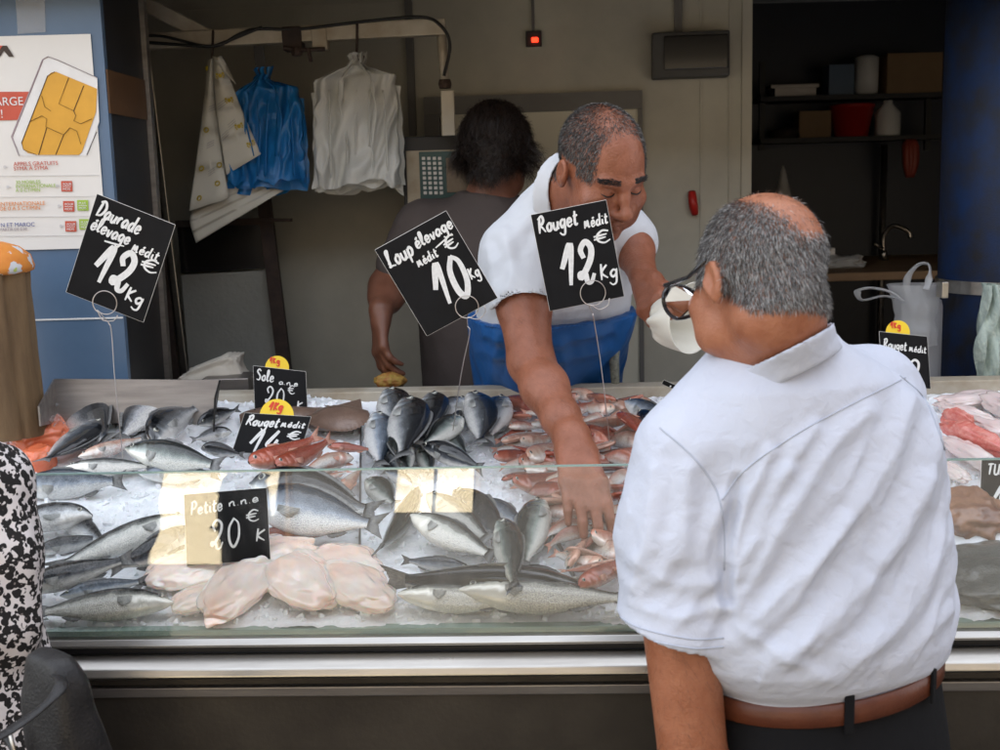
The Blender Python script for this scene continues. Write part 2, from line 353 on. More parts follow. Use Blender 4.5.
# ------------------------------------------------------------------ the display counter
cn = empty('display_counter', (0, 1.8, 0), 'long stainless steel fish counter with a low glass front and sloping bed', 'counter')
UA, UB = -1.35, 1.75
def cbox(mb, u0, u1, v0, v1, z0, z1):
    return mb.obox(CT(u0, v0, z0), CT_U*(u1-u0), CT_V*(v1-v0), Vector((0, 0, z1-z0)))
def cprof(mb, prof, u0=UA, u1=UB):   # closed profile in (v,z) pulled along the counter
    k = len(prof); vs_ = [CT(u0, v, z) for v, z in prof] + [CT(u1, v, z) for v, z in prof]
    mb.add(vs_, [tuple(range(k)), tuple(range(k, 2*k))[::-1]] + [(i, i+k, (i+1) % k+k, (i+1) % k) for i in range(k)])
    return mb
ZB = .957
mb = cprof(MB(), [(-.018, ZB-.012), (-.012, ZB-.003), (.03, ZB-.003), (.03, ZB-.016), (-.016, ZB-.016)]); mb.build('glass_channel', M['steel'], cn, bevel=.0015)
mb = cprof(MB(), [(.004, ZB-.0165), (.03, ZB-.0165), (.03, ZB-.033), (.004, ZB-.033)]); mb.build('shadow_gap', M['dark'], cn)
mb = cprof(MB(), [(-.006, ZB-.031), (-.030, ZB-.046), (-.034, ZB-.058), (-.028, ZB-.064), (.03, ZB-.064), (.03, ZB-.0335), (.0, ZB-.0335)]); mb.build('bumper_rail', M['steel'], cn, bevel=.002)
mb = cprof(MB(), [(.012, ZB-.0645), (.03, ZB-.0645), (.03, ZB-.09), (.012, ZB-.09)]); mb.build('recess', M['dark_panel'], cn)
mb = cprof(MB(), [(.002, ZB-.091), (.03, ZB-.0905), (.03, ZB-.108), (.004, ZB-.108)]); mb.build('lower_rail', M['dull_steel'], cn, bevel=.002)
mb = cprof(MB(), [(.016, ZB-.1085), (.05, ZB-.1085), (.05, .12), (.016, .12)]); mb.build('front_panel', M['dark_panel'], cn)
mb = cprof(MB(), [(.06, .004), (.9, .004), (.9, .119), (.06, .119)]); mb.build('plinth', M['dark'], cn)
bedz = lambda v: zice(v)-.035
mb = cprof(MB(), [(.031, bedz(.03)-.03), (.96, bedz(.96)-.03), (.96, bedz(.96)), (.031, bedz(.03))]); mb.build('bed', M['dull_steel'], cn)
mb = cprof(MB(), [(.92, .13), (.955, .13), (.955, bedz(.955)-.031), (.92, bedz(.92)-.031)]); mb.build('back_panel', M['dull_steel'], cn)
zr = P(560, 385, 2.76).z
mb = cprof(MB(), [(.945, bedz(.945)+.001), (.985, bedz(.97)+.001), (.985, zr), (.968, zr+.001), (.945, zr-.004)]); mb.build('back_rim', M['cream_steel'], cn, bevel=.003)
M['glass'] = thin_glass('front_glass', (.98, .99, .985), 0, 1.64, .10)
gz1 = P(500, 468, 1.8).z
gm = MB(); cbox(gm, UA, UB, 0, .006, ZB-.002, gz1); go = gm.build('glass_front', M['glass'], cn)
M['glass_edge'] = mat('glass_edge', (.30, .42, .37), .15, trans=0, coat=.5)
gm = MB(); cbox(gm, UA, UB, -.0003, .0063, gz1, gz1+.0022); gm.build('glass_edge', M['glass_edge'], cn)
gm = MB(); cbox(gm, UA, UB, .0075, .028, ZB-.0025, ZB+.004); gm.build('seal', M['glass_edge'], cn)
for u_, w_ in ((UA-.006, .006), (UB, .006)):   # end cheeks
    q_ = [CT(u_, .032, .1195), CT(u_, .985, .1195), CT(u_, .985, zice(.98)+.03), CT(u_, .032, zice(.03)+.02)]
    MB().slab(q_, CT_U, w_).build('end_panel', M['dull_steel'], cn)
# thin partition strips on the ice
def strip(p, q, hgt, name, mt, parent=cn):
    a, b = ICE(*p, 0), ICE(*q, 0); d = (b-a).normalized(); n = ICE_N; s = d.cross(n)*.002
    mb = MB().slab([a-n*.02, b-n*.02, b+n*hgt, a+n*hgt], d.cross(n), .003); return mb.build(name, mt, parent)
strip((362, 430), (361, 560), .018, 'divider', M['dull_steel']); strip((528, 478), (575, 580), .012, 'divider', M['dull_steel'])
# small steel tray at the far left, standing on the bed
tr = empty('fish_tray', ICE(140, 430), 'low grey steel tray of sea bream at the left end of the counter', 'tray')
tb = [(55, 408), (213, 411)]
A0 = ICE(52, 432); A1 = ICE(222, 425); up_ = Vector((0, 0, 1))
a = P(56, 409, 2.60); b_ = P(212, 411, 2.60); at_ = P(55, 379, 2.62); bt = P(219, 380, 2.62)
MB().slab([a-up_*.03, b_-up_*.03, bt, at_], (0, 1, 0), .004).build('back_side', M['dull_steel'], tr)
c_ = P(40, 412, 2.45)
MB().slab([a-up_*.03, c_-up_*.03, c_+up_*.012, at_], (-1, 0, 0), .004).build('end_side', M['dull_steel'], tr)
e_ = P(212, 418, 2.48)
MB().slab([b_-up_*.03, e_-up_*.03, P(214, 398, 2.48), bt], (1, 0, 0), .004).build('end_side', M['rubber'], tr)

# crushed ice
iu = np.linspace(-1.34, 1.74, 620); iv = np.linspace(.012, .944, 200)
U_, V_ = np.meshgrid(iu, iv)
def ice_h(U, V):
    h = .006*vnoise(U*9, V*9, seed=1) + .0035*vnoise(U*28, V*28, seed=2) + .0018*vnoise(U*90, V*90, seed=3) + .001*vnoise(U*220, V*220, seed=4)
    h = h + .045*np.exp(-((U+.78)**2/.02 + (V-.84)**2/.012)) + .03*np.exp(-((U+.5)**2/.012+(V-.86)**2/.01))   # heaped in the left tray
    h = h + .03*np.exp(-((U+.40)**2/.002+(V-.55)**2/.002)) 
    return h
Hh = ice_h(U_, V_)
base = np.array(CT_O)[None, None] + U_[..., None]*np.array(CT_U) + V_[..., None]*np.array(CT_V)
base[..., 2] += .962 + ICE_S*(V_-.03) + Hh
nv, nu = U_.shape
idx = np.arange(nv*nu).reshape(nv, nu)
fc = np.stack([idx[:-1, :-1], idx[:-1, 1:], idx[1:, 1:], idx[1:, :-1]], -1).reshape(-1, 4)
me = bpy.data.meshes.new('crushed_ice'); me.vertices.add(nv*nu); me.vertices.foreach_set('co', base.reshape(-1))
def set_quads(me, fc):
    k = fc.shape[1]
    me.loops.add(len(fc)*k); me.loops.foreach_set('vertex_index', fc.reshape(-1).astype(np.int32))
    me.polygons.add(len(fc)); me.polygons.foreach_set('loop_start', np.arange(0, len(fc)*k, k, dtype=np.int32))
    me.update(calc_edges=True)
set_quads(me, fc)
M['ice'] = mat('crushed_ice', (.92, .93, .94), .3, col2=(.86, .88, .9), nscale=30, namt=.5, bump=.6, bscale=200, spec=.5, sss=.08, sssr=.006)
lump_v, lump_f = [], []          # loose grains and lumps lying on the crushed bed
lr = np.random.default_rng(21)
for k in range(5200):
    u, v = lr.uniform(-1.3, 1.7), lr.uniform(.03, .93); p = np.array(CT(u, v, zice(v)+float(ice_h(np.array([u]), np.array([v]))[0]))); s_ = lr.uniform(.002, .0055)*(1.8 if lr.random() < .06 else 1)
    c8 = np.array([[x, y, z] for z in (-1, 1) for x, y in ((-1, -1), (1, -1), (1, 1), (-1, 1))], float)*s_*lr.uniform(.6, 1.3, 3)+lr.normal(0, s_*.25, (8, 3)); q_ = np.linalg.qr(lr.normal(size=(3, 3)))[0]
    b_ = len(lump_v); lump_v += [tuple(x) for x in c8@q_+p]; lump_f += [tuple(i+b_ for i in f) for f in ((0,3,2,1),(4,5,6,7),(0,1,5,4),(1,2,6,5),(2,3,7,6),(3,0,4,7))]
lm = bpy.data.meshes.new('ice_grains'); lm.from_pydata(lump_v, [], lump_f)
lo_ = link('ice_grains', lm, M['ice'], smooth=False); tag(lo_, 'loose glassy grains of ice scattered over the crushed bed', 'ice', kind='stuff')
ice = link('crushed_ice', me, M['ice']); tag(ice, 'white crushed ice spread over the sloping counter bed', 'ice', kind='stuff')
# ------------------------------------------------------------------ organic shapes: a signed distance grid, meshed by surface nets
def A(v): return np.array(v, dtype=np.float64)
class Grid:
    def __init__(s, lo, hi, h):
        s.lo, s.h = A(lo), h; s.n = np.ceil((A(hi)-s.lo)/h).astype(int)+1; s.d = np.full(tuple(s.n), 1.0, dtype=np.float32)
    def block(s, lo, hi):
        a = np.clip(np.floor((A(lo)-s.lo)/s.h).astype(int), 0, s.n); b = np.clip(np.ceil((A(hi)-s.lo)/s.h).astype(int)+1, 0, s.n)
        if np.any(b <= a): return None, None
        sl = tuple(slice(i, j) for i, j in zip(a, b))
        ax = [s.lo[i] + s.h*np.arange(a[i], b[i]) for i in range(3)]
        return sl, np.stack(np.meshgrid(*ax, indexing='ij'), -1)
    def put(s, lo, hi, fn, k=.01, op='u'):
        m = k+.012
        sl, X = s.block(A(lo)-m, A(hi)+m)
        if sl is None: return s
        f = fn(X); d = s.d[sl]
        s.d[sl] = smin(d, f, k) if op == 'u' else -smin(-d, f, k)
        return s
    def cone(s, a, b, ra, rb, k=.01, op='u'):
        a, b = A(a), A(b); r = max(ra, rb); return s.put(np.minimum(a, b)-r, np.maximum(a, b)+r, lambda X: f_cone(X, a, b, ra, rb), k, op)
    def chain(s, pts, rs, k=.01, op='u'):
        for i in range(len(pts)-1): s.cone(pts[i], pts[i+1], rs[i], rs[i+1], k, op)
        return s
    def ell(s, c, r, Mx=None, k=.01, op='u'):
        c, r = A(c), A(r); m = max(r); return s.put(c-m, c+m, lambda X: f_ell(X, c, r, Mx), k, op)
    def mesh(s):
        d = s.d; ins = d < 0
        c = [ins[i:ins.shape[0]-1+i, j:ins.shape[1]-1+j, k:ins.shape[2]-1+k] for i in (0, 1) for j in (0, 1) for k in (0, 1)]
        tot = sum(x.astype(np.int8) for x in c); act = (tot > 0) & (tot < 8); ci = np.argwhere(act)
        idm = np.full(act.shape, -1, dtype=np.int64); idm[act] = np.arange(len(ci))
        acc = np.zeros((len(ci), 3)); cnt = np.zeros(len(ci)); O = [A((i, j, k)) for i in (0, 1) for j in (0, 1) for k in (0, 1)]
        val = [d[ci[:, 0]+int(o[0]), ci[:, 1]+int(o[1]), ci[:, 2]+int(o[2])].astype(np.float64) for o in O]
        for p in range(8):
            for q in range(p+1, 8):
                if np.abs(O[p]-O[q]).sum() == 1:
                    x, y = val[p], val[q]; mk = (x < 0) != (y < 0)
                    t = np.where(mk, x/np.where(mk, x-y, 1), 0)
                    acc[mk] += O[p] + (O[q]-O[p])*t[mk, None]; cnt[mk] += 1
        V = s.lo + s.h*(ci + acc/cnt[:, None])
        F = []
        for ax in range(3):
            b, c_ = (ax+1) % 3, (ax+2) % 3
            e = [slice(None)]*3; e2 = [slice(None)]*3; e[ax] = slice(0, -1); e2[ax] = slice(1, None)
            cr_ = np.argwhere(ins[tuple(e)] != ins[tuple(e2)])
            ok = (cr_[:, b] > 0) & (cr_[:, c_] > 0) & (cr_[:, b] < d.shape[b]-1) & (cr_[:, c_] < d.shape[c_]-1); cr_ = cr_[ok]
            def cid(db, dc):
                x = cr_.copy(); x[:, b] -= db; x[:, c_] -= dc; return idm[x[:, 0], x[:, 1], x[:, 2]]
            q = np.stack([cid(1, 1), cid(0, 1), cid(0, 0), cid(1, 0)], 1)
            fl = ~ins[cr_[:, 0], cr_[:, 1], cr_[:, 2]]; q[fl] = q[fl][:, ::-1]; F.append(q)
        return V, np.concatenate(F)
def smin(a, b, k):
    h = np.clip(.5+.5*(b-a)/k, 0, 1); return (b*(1-h)+a*h-k*h*(1-h)).astype(np.float32)
def f_cone(X, a, b, ra, rb):
    ab = b-a; t = np.clip(((X-a)@ab)/max(ab@ab, 1e-12), 0, 1)
    return np.sqrt((((X-a)-t[..., None]*ab)**2).sum(-1)) - (ra+(rb-ra)*t)
def f_ell(X, c, r, Mx=None):
    Y = X-c
    if Mx is not None: Y = Y@Mx       # columns of Mx: the ellipsoid's own axes
    q = Y/r; l = np.sqrt((q*q).sum(-1)); g = np.sqrt(((q/r)**2).sum(-1))
    return l*(l-1)/np.maximum(g, 1e-9)
def axes(fwd, up):                   # columns: side, forward, up of a head or limb
    y = Vector(fwd).normalized(); z = Vector(up); z = (z-y*z.dot(y)).normalized(); x = y.cross(z)
    return np.array([x, y, z]).T
def to_mesh(name, V, F, off):
    me = bpy.data.meshes.new(name); V = V-A(off); me.vertices.add(len(V)); me.vertices.foreach_set('co', V.reshape(-1)); set_quads(me, F); return me
def adj_smooth(V, F, it, lam=.5, w=None):
    e = np.concatenate([F[:, [0, 1]], F[:, [1, 2]], F[:, [2, 3]], F[:, [3, 0]]]); e = np.concatenate([e, e[:, ::-1]])
    cnt = np.bincount(e[:, 0], minlength=len(V))[:, None]
    for _ in range(it):
        s_ = np.stack([np.bincount(e[:, 0], V[e[:, 1], j], len(V)) for j in range(3)], 1)
        d = (s_/np.maximum(cnt, 1)-V)*lam
        V = V + (d if w is None else d*w[:, None])
    return V
def normals(V, F):
    n = np.cross(V[F[:, 2]]-V[F[:, 0]], V[F[:, 3]]-V[F[:, 1]]); o = np.zeros_like(V)
    for j in range(4):
        for k in range(3): o[:, k] += np.bincount(F[:, j], n[:, k], len(V))
    return o/np.maximum(np.linalg.norm(o, axis=1), 1e-12)[:, None]
def rings_sdf(X, O, e1, e2, e3, tab, p=2.4):   # trunk: tab rows (h, c1, c2, r1, r2); axes may lean
    Y = X-A(O); a, b, h = Y@A(e1), Y@A(e2), Y@A(e3); tb = np.array(tab); hs = tb[:, 0]
    c1, c2, r1, r2 = [np.interp(h, hs, tb[:, i]) for i in range(1, 5)]
    q = (np.abs((a-c1)/r1)**p + np.abs((b-c2)/r2)**p)**(1/p)
    d = (q-1)*np.minimum(r1, r2)
    return np.maximum(d, np.maximum(hs[0]-h, h-hs[-1]))

def head_sdf(G, o, Mx, nose=1.0, ears=True, asc=1.0, k=.015, jaw=1.0, face=True):
    """a head about o (skull centre); Mx columns side, forward, up"""
    o = A(o); H = Grid((-.11, -.13, -.175), (.11, .16, .125), G.h); s = asc
    H.ell((0, -.014, .020), (.077, .097, .086), k=.01)
    H.ell((0, .030, -.035), (.064, .062, .085), k=.03)
    H.ell((0, .028, -.088), (.053*jaw, .055, .046), k=.03)
    H.ell((0, .071, -.119), (.021, .016, .017), k=.02)
    H.ell((.048, .045, -.082), (.018, .03, .03), k=.025); H.ell((-.048, .045, -.082), (.018, .03, .03), k=.025)
    if face:
        H.cone((-.040, .076, .004), (-.012, .087, .001), .009, .010, k=.014); H.cone((.040, .076, .004), (.012, .087, .001), .009, .010, k=.014)
        for sx in (-1, 1):
            H.ell((sx*.032, .096, -.021), (.020, .017, .013), k=.012, op='s')
            H.ell((sx*.031, .073, -.020), (.0145, .0135, .012), k=.004)
            H.cone((sx*.016, .083, -.012), (sx*.044, .076, -.014), .0035, .003, k=.004)     # upper lid
            H.cone((sx*.018, .083, -.030), (sx*.042, .077, -.029), .0035, .003, k=.006)
            H.ell((sx*.047, .062, -.045), (.022, .02, .017), k=.025)
            H.cone((sx*.026, .088, -.062), (sx*.034, .074, -.092), .006, .006, k=.018)
            H.ell((sx*.0125, .100, -.0585), (.0085, .0105, .008), k=.006)
            H.ell((sx*.008, .104, -.066), (.0042, .006, .0035), k=.003, op='s')
        H.chain([(0, .088, -.004), (0, .098, -.026), (0, .114*nose, -.052)], [.0085, .009, .0115], k=.010)
        H.ell((0, .113*nose, -.054), (.012, .012, .0105), k=.008)
        H.chain([(-.024, .080, -.085), (-.008, .093, -.0805), (0, .0925, -.082), (.008, .093, -.0805), (.024, .080, -.085)], [.003, .0058, .0052, .0058, .003], k=.005)
        H.chain([(-.021, .081, -.090), (0, .0915, -.0945), (.021, .081, -.090)], [.003, .0068, .003], k=.005)
        H.chain([(-.024, .087, -.0875), (0, .1, -.0875), (.024, .087, -.0875)], [.0012, .0016, .0012], k=.003, op='s')
    if ears:
        for sx in (-1, 1):
            E = axes((.05*sx, 1, -.12), (sx*.12, .1, 1)); E[:, 0] *= 1
            cx = A((sx*.081, -.012, -.022))
            H.ell(cx, (.0085, .0195, .032), E, k=.006)
            H.ell(cx+A((sx*.009, .003, .004)), (.0075, .0115, .021), E, k=.003, op='s')
            H.ell(cx+A((sx*.003, .012, -.004)), (.006, .006, .012), E, k=.005)
    lo = o-.2; hi = o+.2
    def fn(X):
        Y = (X-o)@Mx/s; q = (Y-H.lo)/H.h; n = H.n-1; inb = np.all((q >= 0) & (q < n-1e-6), axis=-1)
        out = np.full(X.shape[:-1], .05, dtype=np.float64); q = q[inb]; i = np.floor(q).astype(int); f = q-i; v = 0
        for a in (0, 1):
            for b in (0, 1):
                for c in (0, 1):
                    v = v + np.where(a, f[:, 0], 1-f[:, 0])*np.where(b, f[:, 1], 1-f[:, 1])*np.where(c, f[:, 2], 1-f[:, 2])*H.d[i[:, 0]+a, i[:, 1]+b, i[:, 2]+c]
        out[inb] = np.minimum(v, .05)*s; return out
    return G.put(lo, hi, fn, k)

def collar_shell(name, G, mt, parent, off, c, n, rad, top, bot, d0=.003, d1=.009, fl=.011, cut=None):
    """a folded collar lying a few millimetres off the neck, between two planes"""
    c, n = A(c), A(n)/np.linalg.norm(A(n)); C_ = Grid(c-rad, c+rad, G.h)
    i0 = np.round((C_.lo-G.lo)/G.h).astype(int); C_.lo = G.lo+i0*G.h; sh_ = np.minimum(C_.n, np.array(G.d.shape)-i0)
    d = G.d[i0[0]:i0[0]+sh_[0], i0[1]:i0[1]+sh_[1], i0[2]:i0[2]+sh_[2]].astype(np.float64); ax = [C_.lo[k]+G.h*np.arange(sh_[k]) for k in range(3)]
    X = np.stack(np.meshgrid(*ax, indexing='ij'), -1); h = (X-c)@n; f = np.clip((top-h)/(top-bot), 0, 1)
    q = np.maximum(d-(d1+fl*f**1.5), d0-d); q = np.maximum(q, np.maximum(h-top, bot-h)); q = np.maximum(q, np.linalg.norm(X-c, axis=-1)-rad*.97)
    if cut is not None: q = np.maximum(q, cut(X))
    C_.d = q.astype(np.float32); V, F = C_.mesh()
    if len(V) == 0: return None
    V = adj_smooth(V, F, 3); return link(name, to_mesh(name, V, F, off), mt, parent)
def hand_sdf(G, wrist, fdir, ndir, sc=1.0, curls=((.25, .3, .2),)*4, spread=(.16, .05, -.04, -.14), thumb=((.55, -.2, .3), (.4, 0, .2)), side=1, k=.006):
    """wrist point, finger direction, back-of-hand normal; side=+1 puts the thumb along fdir x ndir"""
    f = Vector(fdir).normalized(); n = Vector(ndir); n = (n-f*n.dot(f)).normalized(); t = f.cross(n)*side
    W = Vector(wrist); L = lambda x, y, z: A(W+(t*x+f*y+n*z)*sc)
    G.chain([L(-.002, -.02, 0), L(0, .02, .002)], [.028*sc, .026*sc], k=.015)
    kn = [(.030, .092), (.010, .097), (-.011, .092), (-.030, .083)]     # index .. little knuckles
    for (x, y) in kn: G.chain([L(x*.65, .012, .001), L(x, y, .006)], [.0165*sc, .0112*sc], k=.014)
    lens = [(.042, .026, .020), (.046, .030, .021), (.043, .028, .020), (.034, .021, .018)]; rad = [(.0114, .0102, .0088)]*3 + [(.0102, .009, .0078)]
    nails = []
    for i in range(4):
        p = W+(t*kn[i][0]+f*kn[i][1]+n*.005)*sc; ang = 0; dl = f*math.cos(spread[i]) + t*math.sin(spread[i])
        for j in range(3):
            ang += curls[i % len(curls)][j]; dv = dl*math.cos(ang) - n*math.sin(ang); q = p+dv*lens[i][j]*sc
            G.cone(A(p), A(q), rad[i][j]*sc*1.04, (rad[i][j+1] if j < 2 else rad[i][2]*.86)*sc, k=k if j else .012)
            p = q
        nn = (dl*math.sin(ang)+n*math.cos(ang)); nails.append((p-dv*.004*sc+nn*rad[i][2]*.74*sc, dv, nn, rad[i][2]*.8*sc))
    p = W+(t*.022+f*.018-n*.006)*sc; G.cone(L(.006, .01, -.004), A(p), .02*sc, .017*sc, k=.014)
    th = [(.042, .0155), (.032, .0115), (.026, .0095)]
    dv0 = (t*.75+f*.7-n*.25).normalized()
    for j, (ln, r_) in enumerate(th):
        a = thumb[0] if j == 0 else thumb[1]
        dv = (t*a[0]+f*(1-.3*j+a[1]*0)+n*(-a[2]*(.5+.5*j))).normalized(); q = p+dv*ln*sc
        G.cone(A(p), A(q), r_*sc, (th[j+1][1] if j < 2 else .0078)*sc, k=.009); p = q
    return nails

def hairs(name, V, N_, F, mask, count, length, dirfn, mt, parent, off, width=.0006, segs=3, lift=.35, jitter=.25, curl=0, lenvar=.3, seed=1, gravity=0):
    """many thin two-sided blades rooted on a body's surface, one mesh"""
    rg = np.random.default_rng(seed); C_ = V[F].mean(1); w = np.clip(mask(C_), 0, 1)
    ar = np.linalg.norm(np.cross(V[F[:, 2]]-V[F[:, 0]], V[F[:, 3]]-V[F[:, 1]]), axis=1)*w
    if ar.sum() <= 0: return None
    pick = rg.choice(len(F), count, p=ar/ar.sum()); a, b = rg.random(count)[:, None], rg.random(count)[:, None]; q = V[F[pick]]
    root = (q[:, 0]*(1-a)+q[:, 1]*a)*(1-b) + (q[:, 3]*(1-a)+q[:, 2]*a)*b
    n = N_[F[pick]].mean(1); n /= np.linalg.norm(n, axis=1)[:, None]
    d = dirfn(root); d = d-n*(d*n).sum(1)[:, None]; d /= np.maximum(np.linalg.norm(d, axis=1), 1e-6)[:, None]
    d = d + n*lift + rg.normal(0, jitter, d.shape); d /= np.linalg.norm(d, axis=1)[:, None]
    ln = (length(root) if callable(length) else length)*(1+rg.uniform(-lenvar, lenvar, count))
    side = np.cross(d, n+rg.normal(0, .5, n.shape)); side /= np.maximum(np.linalg.norm(side, axis=1), 1e-6)[:, None]
    pts = [root-n*.001]; p = root; ph = 9*vnoise(root[:, 0]*38, root[:, 1]*38, root[:, 2]*38, seed=77)+rg.normal(0, .35, count)
    for j in range(segs):
        dd = d + n*(-.16*lift*j) + A((0, 0, -1))*gravity*(j+1)/segs
        if curl: dd = dd + side*(curl*np.sin(ph+j*1.7))[:, None] + n*(curl*.6*np.cos(ph+j*1.7))[:, None]
        dd /= np.linalg.norm(dd, axis=1)[:, None]; p = p+dd*(ln/segs)[:, None]; pts.append(p)
    k = segs+1; ws = [width*(1-.85*(j/segs)**2) for j in range(k)]
    VV = np.stack([x for j in range(k) for x in (pts[j]-side*ws[j]*.5, pts[j]+side*ws[j]*.5)], 1).reshape(-1, 3)
    b0 = (np.arange(count)*2*k)[:, None]; FF = np.concatenate([np.concatenate([b0+2*j, b0+2*j+1, b0+2*j+3, b0+2*j+2], 1) for j in range(segs)])
    return link(name, to_mesh(name, VV, FF, off), mt, parent)

def skin(name, c, c2, bump=.12):
    mt = mat(name, c, .42, col2=c2, nscale=26, namt=.75, bump=bump, bscale=240, sss=.12, sssr=.006, spec=.5, rvar=.14); return mt
M['skin_a'] = skin('tanned_skin', (.215, .072, .034), (.32, .122, .07), .35)
M['skin_b'] = skin('brown_skin', (.15, .06, .035), (.2, .085, .05))
M['skin_c'] = skin('ruddy_skin', (.26, .088, .040), (.37, .15, .08), .3)
M['hair_black'] = mat('black_hair', (.012, .009, .008), .45, col2=(.03, .018, .012), nscale=60)
def hairmat(name, cols):             # every blade its own grey, by its place on the head
    mt = mat(name, cols[0], .5); N, L, I = nodes(mt); g_ = N.new('ShaderNodeNewGeometry'); rp = N.new('ShaderNodeValToRGB')
    while len(rp.color_ramp.elements) < len(cols): rp.color_ramp.elements.new(.5)
    for i, c in enumerate(cols): rp.color_ramp.elements[i].position = i/(len(cols)-1); rp.color_ramp.elements[i].color = (*c, 1)
    L.new(g_.outputs['Random Per Island'], rp.inputs[0]); L.new(rp.outputs[0], I['Base Color']); return mt
M['hair_grey'] = hairmat('grey_hair', [(.015, .013, .012), (.045, .042, .04), (.12, .115, .11), (.30, .29, .28), (.55, .54, .52)])
M['hair_salt'] = hairmat('dark_grey_hair', [(.008, .007, .006), (.018, .015, .013), (.04, .036, .033), (.25, .24, .22)])
M['brow'] = mat('eyebrow_hair', (.012, .009, .008), .5)
# ------------------------------------------------------------------ people
def shell(name, V, F, mt, parent, off): return link(name, to_mesh(name, V, F, off), mt, parent)
def seg_dist(p, poly):
    best = np.full(len(p), 1e9)
    for a, b in zip(poly[:-1], poly[1:]):
        a, b = A(a), A(b); ab = b-a; t = np.clip(((p-a)@ab)/max(ab@ab, 1e-9), 0, 1)
        best = np.minimum(best, np.hypot(*((p-a)-t[:, None]*ab).T))
    return best
def fold(V, N_, px, lines, facing=.05):
    """raise soft ridges of cloth along lines; each (points, height m, half width px)"""
    toc = A((0, 0, CAMZ))-V; toc /= np.linalg.norm(toc, axis=1)[:, None]; f = np.clip(((N_*toc).sum(1)-facing)/.3, 0, 1); d = np.zeros(len(V))
    for pts, hgt, wd in lines:
        q = catmull([(*p, 0) for p in pts], 8); x = seg_dist(px, [p[:2] for p in q])
        d += hgt*(np.exp(-(x/wd)**1.35) - .4*np.exp(-((x-1.9*wd)/(1.0*wd))**2))
    return V + N_*(d*f)[:, None]
def seam(name, pts, mesh_ob, mt, parent, off, r=.0010, n=10):
    """a stitched seam lying on the cloth"""
    me = mesh_ob.data; dg_off = Vector(off); bvh = BVHTree.FromPolygons([v.co for v in me.vertices], [p.vertices[:] for p in me.polygons]); o = Vector((0, 0, CAMZ)); out = []
    for q in catmull([(*p, 0) for p in pts], n):
        h = bvh.ray_cast(o-dg_off, ray(q[0], q[1]).normalized())
        if h[0] is not None: out.append(h[0]+dg_off+h[1]*.0004)
    if len(out) > 2: return MB().tube(out, r, 6).build(name, mt, parent, off=off, smooth=True)

def cloth_mat(name, c, c2, bump=.2, weave=900, nscale=6):
    mt = mat(name, c, .85, col2=c2, nscale=nscale, namt=.5, spec=.25); N, L, I = nodes(mt)
    tc = N.new('ShaderNodeTexCoord'); n1 = N.new('ShaderNodeTexNoise'); n1.inputs['Scale'].default_value = 45; n1.inputs['Detail'].default_value = 6; n1.inputs['Distortion'].default_value = .6
    wv = N.new('ShaderNodeTexNoise'); wv.inputs['Scale'].default_value = weave; L.new(tc.outputs['Object'], n1.inputs['Vector']); L.new(tc.outputs['Object'], wv.inputs['Vector'])
    b1 = N.new('ShaderNodeBump'); b1.inputs['Strength'].default_value = bump; b1.inputs['Distance'].default_value = .006; L.new(n1.outputs['Fac'], b1.inputs['Height'])
    b2 = N.new('ShaderNodeBump'); b2.inputs['Strength'].default_value = .25; b2.inputs['Distance'].default_value = .0006; L.new(wv.outputs['Fac'], b2.inputs['Height']); L.new(b1.outputs[0], b2.inputs['Normal'])
    L.new(b2.outputs[0], I['Normal']); return mt
M['shirt_blue'] = cloth_mat('pale_blue_cotton', (.53, .555, .63), (.47, .50, .58), bump=.45)
M['seam'] = mat('seam_thread', (.40, .43, .50), .8)
M['polo_white'] = cloth_mat('white_pique', (.57, .58, .60), (.52, .53, .55))
M['tee_brown'] = cloth_mat('brown_jersey', (.085, .068, .062), (.07, .057, .052))
M['apron'] = cloth_mat('blue_oilcloth', (.02, .10, .30), (.015, .08, .24), weave=300); nodes(M['apron'])[2]['Roughness'].default_value = .35
M['trousers'] = cloth_mat('black_trousers', (.003, .003, .004), (.005, .005, .006))
M['belt'] = mat('brown_leather', (.12, .035, .015), .4, col2=(.08, .022, .01), nscale=40, bump=.15, bscale=200)
M['lens'] = thin_glass('spectacle_lens', (.93, .95, .96))
M['black_plastic'] = mat('black_plastic', (.01, .01, .011), .25, coat=.3)
M['sole_shoe'] = mat('black_shoe', (.012, .011, .01), .4)

